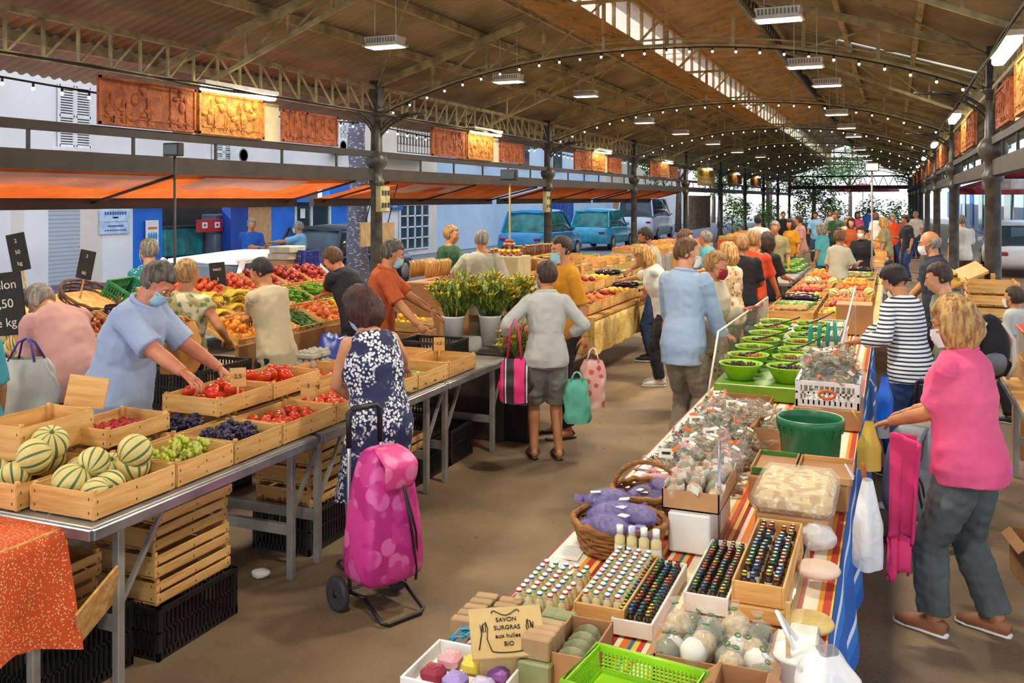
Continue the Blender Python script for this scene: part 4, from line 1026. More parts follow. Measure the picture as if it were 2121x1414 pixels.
P7 = person('person in a bright pink polo shirt and grey trousers with streaked blonde hair', (.33, 5.08), 62, 'tan', ('bob', 'blonde'), ('mask_white',), {'L': (Vector((-.02, 5.16, 1.0)), (.2, -.9, -.3)), 'R': (Vector((.1, 5.42, 1.02)), (.3, -.8, -.3))}, .0085, 'polo_pink', .40, -.12, 'trouser_grey', .96, .012, shoes='shoe_brown', h=1.66, fat=1.2, fem=True, lean=6, head=(8, 10), loose=.02, collar='polo_pink', glasses=1, trim='white_cloth', feet=((-.12, .1), (.12, -.1)))
P8 = person('person in a navy striped jersey and jeans with dark hair tied up', (.10, 7.75), 50, 'tan', ('up', 'black'), ('mask_white', 'low'), {'L': (Vector((-.28, 7.6, 1.05)), (0, -.9, -.3)), 'R': (Vector((-.25, 8.0, 1.02)), (0, -.7, -.5))}, V1, 'breton', .85, -.14, 'jeans', .97, shoes='shoe_dark', h=1.66, fat=1.05, fem=True, lean=14, head=(26, 6), loose=.026, curl=(.7, .7))
P9 = person('young person in a grey-green hooded top looking down in profile, no mask', (.44, 8.15), 88, 'fair', ('crop', 'darkbrown'), None, {}, V2, 'hood_green', .95, -.12, 'jeans', shoes='shoe_dark', h=1.66, lean=12, head=(6, 4), loose=.03, curl=(.5, .5))
P10 = person('person in a navy polo shirt and white mask stretching out one arm over the produce', (.42, 10.7), 84, 'tan', ('bald', 'grey'), ('mask_white',), {'L': (gx(1832, 528, -.42), (0, -.3, -1)), 'R': (Vector((.1, 10.9, 1.0)), (0, -.6, -.5))}, V2, 'polo_navy', .42, -.12, 'trouser_black', shoes='shoe_dark', h=1.83, fat=1.12, lean=6, head=(6, 12), collar='polo_navy', curl=(.3, .5))
P11 = person('person in a rust orange tee shirt and blue mask serving behind the left-hand table', (-4.38, 7.45), -66, 'tan', ('short', 'saltpepper'), ('mask_blue',), {'R': (gx(880, 690, -3.85), (0, -.3, -.9)), 'L': (Vector((-3.9, 7.7, 1.05)), (0, -.3, -.9))}, V1, 'tee_orange', .45, -.12, 'jeans', shoes='shoe_dark', h=1.80, fat=1.05, lean=12, head=(12, 0), loose=.02, collar='tee_orange', curl=(.7, .7), curve=.7)
P12 = person('young person in a beige tee shirt picking nectarines from the heaped display', (-4.82, 6.42), 84, 'tan', ('crop', 'black'), None, {'L': (gx(520, 668, -5.25), (.1, -.4, -.8)), 'R': (Vector((-5.3, 6.75, 1.1)), (0, -.4, -.8))}, V1, 'tee_beige', .42, -.16, 'trouser_black', shoes='shoe_dark', h=1.68, lean=15, head=(14, 14), loose=.028, curl=(.5, .5))
P13 = person('person in a dark navy tee shirt leaning across the red fruit display', (-4.98, 7.92), 84, 'ruddy', ('short', 'brown'), None, {'L': (gx(668, 612, -5.7), (0, -.2, -.9)), 'R': (Vector((-5.7, 8.3, 1.08)), (0, -.2, -.9))}, V2, 'tee_navy', .45, -.12, 'jeans', shoes='shoe_dark', h=1.76, fat=1.15, lean=34, head=(4, 5), loose=.02, curve=.7)
P14 = person('person with short orange-blonde hair in a sleeveless floral top, back turned', (-5.2, 5.8), 12, 'tan', ('short', 'orange_blonde'), None, {'R': (Vector((-4.95, 6.0, 1.02)), (.6, -.6, -.3))}, V2, 'floral_green', .2, -.12, 'trouser_khaki', shoes='shoe_white', h=1.68, fat=1.08, fem=True, lean=3, head=(0, -20), loose=.02)
P15 = person('person with greying hair and a teal print top behind the man in light blue', (-6.95, 7.25), 60, 'fair', ('short', 'grey'), ('mask_blue',), {}, V2, 'teal_print', .42, -.1, 'trouser_khaki', shoes='shoe_white', h=1.76, fem=True, lean=5, head=(5, 20))
P16 = person('grey-haired person in a dusty pink tee shirt and cyan mask bent over the melons', (-4.98, 4.50), 78, 'tan', ('short', 'grey'), ('mask_cyan',), {'L': (gx(35, 690, -5.45), (0, -.5, -.8)), 'R': (Vector((-5.7, 4.8, .98)), (0, -.5, -.8))}, V1, 'tee_pink', .44, -.1, 'trouser_black', shoes='shoe_dark', h=1.80, fat=1.02, lean=56, head=(8, 6), curl=(.8, .6), curve=.8, loose=.018)
P17 = person('person in a turquoise shirt mostly cut off by the left edge of the picture', (-4.80, 3.62), 80, 'tan', ('short', 'brown'), None, {}, V2, 'turquoise', .45, -.12, 'jeans', shoes='shoe_dark', h=1.66, fem=True, fat=1.1)
P18 = person('person in a dark green shirt facing the pale grey shirt behind the flower stall', (-5.7, 11.5), -95, 'tan', ('short', 'orange_blonde'), None, {'L': (Vector((-5.25, 11.4, 1.2)), (0, -.3, -.9))}, V2, 'green_shirt', .9, -.1, 'jeans', shoes='shoe_dark', h=1.80, head=(4, 10))
P19 = person('person in a baggy khaki grey shirt seen from behind beyond the yellow flowers', (-4.5, 9.95), 12, 'tan', ('crop', 'grey'), None, {'L': (Vector((-4.85, 9.9, .95)), (-.7, -.5, -.3)), 'R': (Vector((-4.1, 9.95, .92)), (.7, -.5, -.3))}, V2, 'grey_shirt', .5, -.16, 'trouser_khaki', shoes='shoe_dark', h=1.80, fat=1.05, loose=.03)
P20 = person('grey-haired person in a bright blue polo talking in the street by the blue shop', (-11.9, 15.15), -135, 'tan', ('short', 'grey'), None, {'R': (Vector((-11.6, 15.0, 1.2)), (0, -.4, -.8)), 'L': (Vector((-11.5, 15.1, 1.22)), (0, -.4, -.8))}, V3, 'blue_bright', .42, -.1, 'trouser_black', shoes='shoe_dark', h=1.78, fat=1.1)
P21 = person('person in a pale blue shirt and mask holding out an arm in the street', (-11.25, 15.9), 110, 'tan', ('short', 'grey'), ('mask_blue',), {'L': (Vector((-11.9, 15.2, 1.22)), (0, -.4, -.8))}, V3, 'skyblue_tee', .45, -.1, 'trouser_khaki', shoes='shoe_dark', h=1.70, fat=1.1)
# --- shoppers farther down the middle aisle
P22 = person('person in a white tee shirt with red lettering bending over the yellow-cloth stall', (-2.5, 10.55), 112, 'tan', ('bob', 'blonde'), None, {'R': (gx(1262, 590, -3.3), (0, -.3, -.9)), 'L': (gx(1330, 560, -2.9), (0, -.3, -.9))}, V2, 'white_tee', .4, -.12, 'trouser_black', shoes='shoe_white', h=1.66, fat=1.05, fem=True, lean=26, head=(10, 4), curve=.7)
P23 = person('dark-bearded person in a pale green tee shirt holding a shopping bag, mid aisle', (-2.95, 12.1), 100, 'brown', ('crop', 'black'), None, {'R': (Vector((-3.2, 11.7, 1.2)), (0, -.3, -.9))}, V2, 'grey_shirt', .45, -.12, 'jeans', shoes='shoe_dark', h=1.80, lean=12, head=(10, 10), beard=1)
P24 = person('brown-haired person with a blue and red mask just past the pale blue shirt', (-1.98, 9.2), -70, 'fair', ('short', 'brown'), ('mask_navy',), {}, V2, 'tee_orange', .42, -.1, 'trouser_khaki', shoes='shoe_white', h=1.72, fem=True, head=(10, -10))
crowd = [
 (1512, 10.4, 1.66, 1, 60, 'floral_beige', 'trouser_khaki', ('bob', 'blonde'), 'tan', 'person in a beige floral dress beside the red-masked shopper'),
 (1537, 11.4, 1.72, 0, 10, 'black_cloth', 'jeans', ('short', 'orange_blonde'), 'brown', 'person in a black tee shirt and dark trousers left of the orange shirt'),
 (1560, 11.9, 1.75, 0, -20, 'orange_bright', 'white_tee', ('short', 'orange_blonde'), 'tan', 'person in a vivid orange tee shirt seen from behind in the aisle'),
 (1588, 12.6, 1.70, 1, -30, 'black_cloth', 'floral_beige', ('bob', 'darkbrown'), 'brown', 'person in a long black top right of the vivid orange shirt'),
 (1468, 14.5, 1.66, 1, 80, 'turquoise', 'jeans', ('short', 'grey'), 'tan', 'person in a mint green tee shirt beyond the yellow sacks'),
 (1412, 13.2, 1.72, 1, -80, 'tee_mustard', 'jeans', ('long', 'brown'), 'fair', 'long-haired person in yellow behind the pale blue shirt'),
 (1606, 17.0, 1.76, 0, 180, 'olive_vest', 'trouser_khaki', ('short', 'grey'), 'tan', 'person in an olive vest and cap facing the camera mid aisle'),
 (1571, 21.0, 1.80, 0, 20, 'white_tee', 'trouser_khaki', ('short', 'black'), 'brown', 'dark-haired person in a white tee shirt in front of the pale van'),
 (1640, 22.0, 1.68, 1, 150, 'tee_mustard', 'jeans', ('bob', 'darkbrown'), 'tan', 'person in a dark cardigan and yellow top past the green vegetables'),
 (1659, 23.5, 1.74, 0, 100, 'tee_pink', 'trouser_khaki', ('short', 'darkbrown'), 'tan', 'person in a salmon shirt beyond the heap of green vegetables'),
 (1736, 14.6, 1.68, 1, -30, 'grey_shirt', 'trouser_black', ('up', 'brown'), 'brown', 'tanned person in a strappy grey top bending over the centre stall'),
 (1785, 17.3, 1.66, 1, 170, 'black_cloth', 'jeans', ('short', 'black'), 'tan', 'person in a black top with orange collar facing the camera'),
 (1705, 19.5, 1.64, 1, 60, 'turquoise', 'jeans', ('bob', 'grey'), 'tan', 'grey-haired person in a mint top left of the strappy grey top'),
 (1762, 22.5, 1.70, 1, 190, 'tee_orange', 'jeans', ('bob', 'burgundy'), 'fair', 'person with auburn hair behind the heap of oranges'),
 (1835, 22.0, 1.72, 1, 80, 'olive_vest', 'jeans', ('long', 'blonde'), 'tan', 'long-haired blonde person left of the navy polo shirt'),
 (1880, 24.0, 1.74, 0, 120, 'polo_navy', 'jeans', ('short', 'black'), 'tan', 'person in dark blue by the right-hand columns, far off'),
 (1850, 27.5, 1.72, 0, 180, 'orange_bright', 'jeans', ('short', 'grey'), 'tan', 'person in orange far down the right side'),
 (1815, 30.0, 1.72, 1, 20, 'white_tee', 'jeans', ('bob', 'brown'), 'fair', 'person in white far down the middle of the hall'),
 (1732, 29.0, 1.76, 0, 160, 'green_shirt', 'trouser_black', ('short', 'brown'), 'tan', 'person in green far down the middle of the hall'),
 (1775, 34.0, 1.70, 1, 200, 'polo_pink', 'jeans', ('bob', 'black'), 'tan', 'person in pink at the back of the crowd'),
 (1690, 31.0, 1.74, 0, 170, 'skyblue_tee', 'jeans', ('short', 'black'), 'brown', 'person in pale blue far off past the green vegetables'),
 (1898, 33.0, 1.72, 0, 150, 'white_tee', 'jeans', ('short', 'grey'), 'tan', 'person in white far off beside the right-hand columns'),
 (1622, 33.0, 1.72, 0, 190, 'black_cloth', 'jeans', ('short', 'brown'), 'tan', 'person in black far off near the street-side columns'),
 (1993, 20.0, 1.82, 0, 10, 'white_tee', 'strap_brown', ('short', 'grey'), 'fair', 'person in a white top and dark brown trousers outside between the columns'),
 (1720, 38.0, 1.70, 1, 170, 'tee_grey', 'jeans', ('bob', 'brown'), 'tan', 'person in grey, among the farthest of the crowd'),
 (1800, 40.0, 1.75, 0, 10, 'blue_bright', 'jeans', ('short', 'black'), 'tan', 'person in blue, among the farthest of the crowd'),
 (1757, 26.0, 1.66, 1, 170, 'floral_green', 'jeans', ('bob', 'grey'), 'tan', 'person in a green print top between the farther stalls'),
 (2106, 8.9, 1.3, 0, 60, 'tee_grey', 'black_cloth', ('short', 'darkbrown'), 'tan', 'person in pale grey crouching at the right edge beyond the backpack'),
]
for (px, d, h, fem, rz, sh, tr, hr, skn, lab) in crowd:
    p = gd(px, 500, d)
    person(lab, (p.x, p.y), rz, skn, hr, ('mask_white',) if (px % 3 == 0 and d < 20) else None, {'R': (Vector((p.x, p.y, 0)) + Matrix.Rotation(math.radians(rz), 3, 'Z') @ Vector((.18, .3, .95 + .1 * (px % 3))), (.3, -.6, -.5))}, .016 if d < 13 else .024, sh, .45, -.14, tr, shoes='shoe_dark', h=h, fem=bool(fem), lean=6 if d > 13 else 3, fat=1.05)

# ---------------------------------------------------------------- produce prototypes
mat('tomato', 'e03a16', 'c42a10', rough=.25, scale=2, rnd=.15); mat('leaf_green', '4c8a30', '35661f', rough=.5, scale=6, rnd=.1); mat('stem_green', '587a34')
mat('melon_skin', 'e6d38a', 'd0bc72', rough=.6, scale=9, bump=.3, bscale=60); mat('melon_stripe', '5d7a4a', '48653c', rough=.6)
mat('grape_white', 'c9cf5c', 'aab440', rough=.25, rnd=.1); mat('grape_dark', '3a3356', '241f3c', rough=.35, rnd=.2); mat('strawberry', 'c8202a', 'a01420', rough=.3, scale=40)
mat('orange_skin', 'f09a20', 'e0820c', rough=.4, scale=30, rnd=.08); mat('lemon_skin', 'f4c828', 'e8b414', rough=.4, rnd=.08); mat('banana_skin', 'e6c83c', 'c4a826', rough=.5, rnd=.08)
mat('nectarine', 'e8663a', 'c23424', rough=.45, scale=3, rnd=.2); mat('red_apple', 'c02c28', '8e1c20', rough=.3, scale=5, rnd=.2); mat('peach', 'f0a050', 'd8603a', rough=.7, scale=4, rnd=.15)
mat('zucchini', '3f6a2c', '2a4e1e', rough=.35, stretch=(6, 6, 1), rnd=.15); mat('potato', 'c49a64', 'a67e4c', rough=.8, rnd=.15); mat('aubergine', '3a2038', '281428', rough=.2); mat('pepper_green', '7aa82c', '5a8820', rough=.3, rnd=.2)
mat('onion', 'a8583c', '8c402c', rough=.4, rnd=.2); mat('twine', 'a58a5a'); mat('wicker', 'b57c3c', '8a5626', rough=.7, scale=12, stretch=(1, 1, 6), bump=.7, bscale=50); mat('wicker_dark', '6e4a34', '4a3024', rough=.7, scale=14, bump=.8, bscale=50)
def sphere_fruit(name, m, r, sq=.9, lob=0, stem='stem_green', star=0):
    b = MB(); b.ell((0, 0, r * sq), (r, r, r * sq), 14, 9, fn=lambda d: (1 + lob * math.cos(5 * math.atan2(d.y, d.x)) * (1 - d.z * d.z) ** .5) * (1 - .12 * max(0, d.z) ** 6))
    o = b.build(name, m); q = MB()
    if star:
        for k in range(5): a = 2 * PI * k / 5; q.add([(0, 0, r * sq * 1.84), (r * .3 * math.cos(a - .35), r * .3 * math.sin(a - .35), r * sq * 1.86), (r * .62 * math.cos(a), r * .62 * math.sin(a), r * sq * 1.78), (r * .3 * math.cos(a + .35), r * .3 * math.sin(a + .35), r * sq * 1.86)], [(0, 1, 2, 3)])
    q.tube([(0, 0, r * sq * 1.76), (.1 * r, 0, r * sq * 2.05)], r * .07, 5); q.build('stem', stem, o); return o
def blob_bunch(name, m, n, rr, r, rad, flat=.6, seed=1):
    q = random.Random(seed); b = MB()
    for _ in range(n):
        d = Vector((q.gauss(0, 1), q.gauss(0, 1), q.gauss(0, 1))).normalized() * q.uniform(.5, 1); b.ell((d.x * rad * 1.3, d.y * rad * .9, (d.z * .5 + .5) * rad * 2 * flat + r), (r, r, r * 1.15), 7, 5)
    o = b.build(name, m); s = MB(); s.tube([(rad * .9, 0, rad), (rad * 1.5, .01, rad * 1.3)], .003, 5); s.build('stem', 'twine', o); return o
def melon():
    b = MB(); n = 40; R_ = .078; vs, fs, ms = [], [], []
    for i in range(13):
        ph = PI * i / 12
        for j in range(n):
            a = 2 * PI * j / n; g = 1 - .035 * (1 if j % 4 == 0 else 0) * math.sin(ph); vs.append((math.sin(ph) * math.cos(a) * R_ * g, math.sin(ph) * math.sin(a) * R_ * g, R_ * .93 - math.cos(ph) * R_ * .93))
    for i in range(12):
        for j in range(n): fs.append((i * n + j, i * n + (j + 1) % n, (i + 1) * n + (j + 1) % n, (i + 1) * n + j)); b.m.append(1 if j % 4 in (0,) else 0); b.sm.append(True)
    b.v, b.f = vs, fs; o = b.build('melon', ['melon_skin', 'melon_stripe']); q = MB(); q.lathe([(.011, .143), (.008, .149), (.006, .157)], 8); q.build('stem', 'stem_green', o); return o
def long_veg(name, m, L, r, bend=.02, tip='stem_green'):
    b = MB(); b.tube([(-L / 2 + L * t, bend * math.sin(PI * t), r) for t in (0, .06, .3, .6, .9, 1)], [r * .4, r * .8, r, r, r * .9, r * .4], 9); o = b.build(name, m); q = MB(); q.tube([(L / 2, 0, r), (L / 2 + r * 1.2, 0, r * 1.1)], r * .35, 5); q.build('stem', tip, o); return o
def bananas():
    b = MB()
    for k in range(5):
        a = -.5 + k * .25; b.tube([(math.sin(a) * t * .05 + k * .022 - .04, -.08 + .17 * t, .03 + .045 * math.sin(PI * t)) for t in (0, .1, .4, .7, .93, 1)], [.007, .014, .018, .018, .011, .005], 7)
    o = b.build('banana_bunch', 'banana_skin'); q = MB(); q.ell((0, -.09, .03), (.03, .015, .014), 7, 5); q.build('stem', 'stem_green', o); return o
K = {}
K['melon'] = Kind(melon()); K['tomato'] = Kind(sphere_fruit('tomato', 'tomato', .043, .82, .07, star=1)); K['small_tomato'] = Kind(sphere_fruit('tomato', 'tomato', .033, .86, .03, star=1))
K['grape_white'] = Kind(blob_bunch('grape_bunch', 'grape_white', 34, 0, .0115, .045)); K['grape_dark'] = Kind(blob_bunch('grape_bunch', 'grape_dark', 34, 0, .0115, .045, seed=3))
K['strawberry'] = Kind(sphere_fruit('strawberry', 'strawberry', .016, 1.15, star=1)); K['orange'] = Kind(sphere_fruit('orange', 'orange_skin', .038)); K['lemon'] = Kind(sphere_fruit('lemon', 'lemon_skin', .034, .8))
K['nectarine'] = Kind(sphere_fruit('nectarine', 'nectarine', .034, .92)); K['apple'] = Kind(sphere_fruit('apple', 'red_apple', .037, .9)); K['peach'] = Kind(sphere_fruit('peach', 'peach', .036, .9)); K['onion'] = Kind(sphere_fruit('onion', 'onion', .034, .85))
K['zucchini'] = Kind(long_veg('zucchini', 'zucchini', .17, .018)); K['potato'] = Kind(long_veg('potato', 'potato', .08, .028, .004)); K['aubergine'] = Kind(long_veg('aubergine', 'aubergine', .15, .034)); K['pepper'] = Kind(long_veg('green_pepper', 'pepper_green', .12, .022)); K['banana'] = Kind(bananas())
K['melon_big'] = K['melon']
# ---------------------------------------------------------------- crates
def crate_proto(w_, l, h, slats=1, m=('wood_y', 'wood')):
    """open wooden crate: base, two long sides, two ends, four corner posts"""
    r = root('wooden_crate', (0, 0, 0), 'wooden crate', 'crate'); t = .007
    b = MB(); n = 4
    for k in range(n): b.box((-w_ / 2 + w_ * (k + .5) / n, 0, .008), (w_ / n * .86, l - .01, .007))
    b.build('base', m[0], r)
    for s in (-1, 1):
        b = MB()
        for k in range(slats): hh = h / slats; b.box((s * (w_ / 2 - t / 2), 0, hh * (k + .5) + .004), (t, l, hh * (.94 if slats == 1 else .74)), b=.0015)
        for y in (-.46, 0, .46):
            for z in (.25, .7): b.box((s * (w_ / 2), y * l, z * h), (.003, .004, .012), 1)
        b.build('side_panel', [m[0], 'dark_iron'], r)
        b = MB(); b.box((0, s * (l / 2 - t / 2), h * .5 + .006), (w_ - .016, t, h * (.98 if slats == 1 else .8)), b=.0015)
        for x in (-.42, .42):
            for z in (.3, .8): b.box((x * w_, s * l / 2, z * h), (.004, .003, .012), 1)
        b.build('end_panel', [m[1], 'dark_iron'], r)
        for u in (-1, 1): b = MB(); b.box((u * (w_ / 2 - .017), s * (l / 2 - .017), h / 2 + .006), (.018, .018, h + .012)); b.build('corner_post', m[1], r)
    return r
CR = {}
def crate(x, y, z, w_, l, h, label, group=None, rz=0, slats=1):
    k = (round(w_, 3), round(l, 3), round(h, 3), slats)
    if k not in CR: CR[k] = Kind(crate_proto(w_, l, h, slats))
    return CR[k].put((x, y, z), (0, 0, rz), label, group or 'wooden crates')
def bcrate(x, y, z, w_, l, h, label, rz=0, m='black_plastic', name='plastic_crate', cat='crate'):
    """ribbed plastic crate"""
    r = root(name, (x, y, z), label, cat, rz); b = MB(); b.box((0, 0, .01), (w_ - .02, l - .02, .015)); b.build('base', m, r)
    for ax in (0, 1):
        for s in (-1, 1):
            b = MB(); L = l if ax == 0 else w_; p = s * ((w_ if ax == 0 else l) / 2 - .008)
            def bx(u, zc, du, dz, th=.012):
                c = (p, u, zc) if ax == 0 else (u, p, zc); d = (th, du, dz) if ax == 0 else (du, th, dz); b.box(c, d)
            bx(0, h - .012, L, .024, .018); bx(0, .02, L, .04); bx(0, h * .55, L, .012)
            n = int(L / .028)
            for k in range(n): bx(-L / 2 + L * (k + .5) / n, h / 2, .009, h - .03)
            for u in (-1, 1): bx(u * (L / 2 - .015), h / 2, .03, h, .014)
            b.build('side_panel', m, r)
    return r
def fill(kind, x, y, z, w_, l, pitch, label, group, layers=1, jit=.25, mound=0, slope=0, scale=(.88, 1.1), sx=1, edge=.5):
    """individual fruits laid in loose rows; upper layers shrink into a mound"""
    n = 0
    for L in range(layers):
        wx, ly = w_ * (1 - .28 * L), l * (1 - .2 * L); nx, ny = max(1, int(wx / pitch)), max(1, int(ly / (pitch * sx)))
        for i in range(nx):
            for j in range(ny):
                u, v = (i + .5 + R.uniform(-jit, jit) * .5 + (.25 if j % 2 else -.25) * (nx > 1)) / nx, (j + .5 + R.uniform(-jit, jit) * .5) / ny
                px_, py_ = (u - .5) * wx, (v - .5) * ly; px_ = max(-w_ / 2 + pitch * .4, min(w_ / 2 - pitch * .4, px_))
                zz = z + L * pitch * .72 + mound * math.cos(min(1.5, abs(u - .5) * 3)) * math.cos(min(1.5, abs(v - .5) * 3)) - px_ * slope
                s = R.uniform(*scale); lie = kind in ('melon', 'zucchini', 'pepper', 'banana', 'potato', 'aubergine', 'grape_white', 'grape_dark')
                rot = (0, 0, R.uniform(-.5, .5) + (0 if kind != 'melon' else 0)) if kind != 'melon' and lie else ((R.uniform(-.6, .6), R.uniform(-.6, .6), R.uniform(0, 6)) if kind != 'melon' else (R.uniform(.5, 1.4), R.uniform(-.4, .4), R.uniform(0, 6)))
                o = K[kind].put((x + px_, y + py_, zz + (.02 if kind == 'melon' else 0)), rot, label, group, s); n += 1
    return n
# ---------------------------------------------------------------- left-hand table
def trestle_table(x0, x1, y0, y1, z, label, legs, top='alu'):
    r = root('trestle_table', ((x0 + x1) / 2, (y0 + y1) / 2, 0), label, 'table'); cx, cy = (x0 + x1) / 2, (y0 + y1) / 2
    b = MB(); b.box((0, 0, z - .018), (x1 - x0, y1 - y0, .03), b=.004); b.build('tabletop', top, r)
    for s in (-1, 1): b = MB(); b.box((s * (x1 - x0) / 2, 0, z - .035), (.03, y1 - y0, .05), b=.005); b.build('edge_rail', 'steel', r)
    for s in (-1, 1): b = MB(); b.box((0, s * (y1 - y0) / 2, z - .035), (x1 - x0, .03, .05), b=.005); b.build('edge_rail', 'steel', r)
    for yy in legs:
        for xx in (x0 + .08, x1 - .1): b = MB(); b.box((xx - cx, yy - cy, (z - .04) / 2), (.04, .04, z - .04), b=.004); b.build('leg', 'alu', r)
        b = MB(); b.box((0, yy - cy, .28), (x1 - x0 - .2, .03, .06)); b.build('cross_bar', 'alu', r)
        b = MB(); b.beam((x1 - .1 - cx, yy - cy, .35), (x1 - .1 - cx, yy - cy + .3, z - .05), .02, .02); b.build('brace', 'alu', r)
    return r
TZ = .8
trestle_table(-4.1, -3.05, 2.86, 4.46, TZ, 'steel-edged market table carrying the melon and grape crates', (3.1, 4.36))
trestle_table(-4.1, -3.05, 4.53, 6.10, TZ, 'steel-edged market table carrying the tomato crates', (4.62, 6.0))
trestle_table(-4.1, -3.05, 6.15, 7.30, TZ, 'steel-edged market table with shallow empty crates, farther end', (6.3, 7.2))
H1 = .115; zf = TZ + .012
def front(y0, y1, lab, x=-3.27, w_=.37, z=TZ, h=H1): return crate(x, (y0 + y1) / 2, z, w_, y1 - y0 - .008, h, lab)
front(2.90, 3.38, 'pine crate of melons at the near corner of the table')
fill('melon', -3.27, 3.14, zf + .01, .32, .44, .146, 'striped cantaloupe melon in the pine crate at the table corner', 'melons in the corner crate', 2, jit=.1)
crate(-3.67, 3.10, TZ, .37, .47, H1, 'second melon crate, left of the corner crate')
fill('melon', -3.68, 3.10, zf + .01, .32, .42, .15, 'striped cantaloupe melon in the second crate, left of the corner crate', 'melons in the second crate', 2, jit=.1)
front(3.39, 3.79, 'pine crate of white grapes beside the melons')
fill('grape_white', -3.27, 3.59, zf, .33, .36, .085, 'bunch of pale green grapes in the crate beside the melons', 'white grape bunches', 2)
front(3.80, 4.19, 'pine crate of dark grapes beside the white grapes')
fill('grape_dark', -3.27, 4.0, zf, .33, .35, .085, 'bunch of blue-black grapes in the front crate', 'dark grape bunches in front', 2)
front(4.20, 4.72, 'pine crate of tomatoes in front, beside the dark grapes')
fill('small_tomato', -3.27, 4.46, zf, .33, .48, .068, 'ripe tomato in the front crate beside the dark grapes', 'tomatoes in the front crate', 2)
front(4.73, 5.25, 'pine crate of tomatoes under the hand of the navy dress')
fill('small_tomato', -3.27, 4.99, zf, .33, .48, .068, 'ripe tomato in the crate in front of the navy dress', 'tomatoes by the navy dress', 2)
# back row, one crate higher
for (ya, yb, lab, lab2) in ((3.40, 3.80, 'wooden crate turned as a riser under the strawberries', None), (3.81, 4.28, 'wooden crate used as riser behind the dark grapes', None), (4.30, 4.78, 'wooden riser crate under the big tomatoes, nearer one', None), (4.79, 5.27, 'wooden riser crate under the big tomatoes, farther one', None)):
    crate(-3.68, (ya + yb) / 2, TZ, .37, yb - ya - .008, H1, lab)
fill('grape_dark', -3.64, 4.0, zf, .3, .4, .09, 'bunch of dark grapes in the back row', 'dark grape bunches at the back', 2)
crate(-3.70, 3.62, TZ + .13, .33, .42, .09, 'small pine crate of strawberries standing on the riser'); fill('strawberry', -3.70, 3.62, TZ + .15, .29, .38, .036, 'red strawberry in the small pine crate', 'strawberries', 1)
crate(-3.86, 3.28, TZ + .135, .3, .42, .16, 'tall empty pine crate behind the melons')
crate(-3.66, 4.36, TZ + .135, .4, .48, .10, 'raised crate of big tomatoes below the seller hand'); fill('tomato', -3.66, 4.36, TZ + .145, .35, .42, .088, 'large ribbed tomato in the raised crate below the seller hand', 'big tomatoes, raised crate', 2)
crate(-3.66, 4.86, TZ + .135, .4, .48, .10, 'raised crate of big tomatoes in the middle of the table'); fill('tomato', -3.66, 4.86, TZ + .145, .35, .42, .088, 'large ribbed tomato in the middle raised crate', 'big tomatoes, middle raised crate', 2)
crate(-3.68, 5.38, TZ + .06, .4, .5, .12, 'raised crate holding a few large tomatoes, farther along'); fill('tomato', -3.68, 5.38, TZ + .08, .35, .42, .1, 'large tomato in the farther raised crate', 'big tomatoes, farther raised crate', 1)
crate(-3.68, 5.38, TZ, .36, .4, .05, 'low slatted crate under the farther raised crate')
for k, (ya, yb) in enumerate(((5.27, 5.75), (5.76, 6.24), (6.25, 6.73))):
    front(ya, yb, ('pine crate of courgettes right of the navy dress', 'pine crate of green beans farther along the aisle edge', 'nearly empty pine crate toward the far end')[k])
    if k < 2: fill(('zucchini', 'pepper')[k], -3.27, (ya + yb) / 2, zf, .3, .44, .06, ('dark green courgette in the crate right of the dress', 'green pepper in the farther aisle crate')[k], ('courgettes', 'green peppers')[k], 1, sx=2)
crate(-3.69, 6.0, TZ, .37, .5, H1, 'back row crate of cucumbers'); fill('zucchini', -3.69, 6.0, zf, .3, .44, .045, 'cucumber in the back row crate', 'cucumbers', 2, sx=3)
crate(-3.69, 6.55, TZ, .37, .48, H1, 'back row crate with a small white price card')
bcrate(-3.62, 7.02, TZ, .5, .36, .16, 'black plastic crate on the far end of the left-hand table')
bcrate(-4.0, 2.98, TZ, .22, .3, .12, 'black plastic basket at the left edge behind the melons')
crate(-3.95, 5.9, TZ + .0, .2, .4, .1, 'narrow crate holding egg boxes')
for k in range(4):
    b = MB()
    for i in range(3):
        for j in range(2): b.ell((-.05 + i * .05, -.025 + j * .05, .04), (.024, .024, .022), 8, 5)
    b.box((0, 0, .02), (.16, .105, .04), b=.01); tag(b.build('egg_box', mat('egg_grey', 'b8b4a4', 'a39e8e', rough=.9), None, (-3.92, 5.62 + .12 * (k % 2) + .02, TZ + .13 + .065 * (k // 2))), 'grey pulp egg box stacked behind the tomato crates', 'egg box', 'egg boxes')
crate(-3.92, 5.68, TZ, .2, .3, .12, 'small crate under the grey egg boxes')
def price_card(x, y, z, rz, label, m='wood', tx='', sz=(.09, .11)):
    r = root('price_card', (x, y, z), label, 'price sign', rz); b = MB(); b.box((0, 0, sz[1] / 2), (sz[0], .004, sz[1]), b=.001); b.build('card', m, r)
    if tx: text(tx, sz[1] * .34, 'lettering', 'ink' if m != 'chalk_slate' else 'chalk', r, (0, -.004, sz[1] * .55), (PI / 2, 0, 0))
    b = MB(); b.box((0, 0, -.02), (.012, .006, .05)); b.build('peg', 'wood', r); return r
price_card(-3.52, 4.36, TZ + .26, .6, 'wooden price tag stuck in the raised tomatoes', tx='2,5'); price_card(-3.3, 4.74, TZ + .15, .5, 'wooden price tag between the two front tomato crates', tx='3')
price_card(-3.5, 5.74, TZ + .12, .5, 'wooden price tag by the courgettes', tx='2'); price_card(-3.4, 6.7, TZ + .12, .5, 'pale price tag standing near the black crate', tx='1,5')
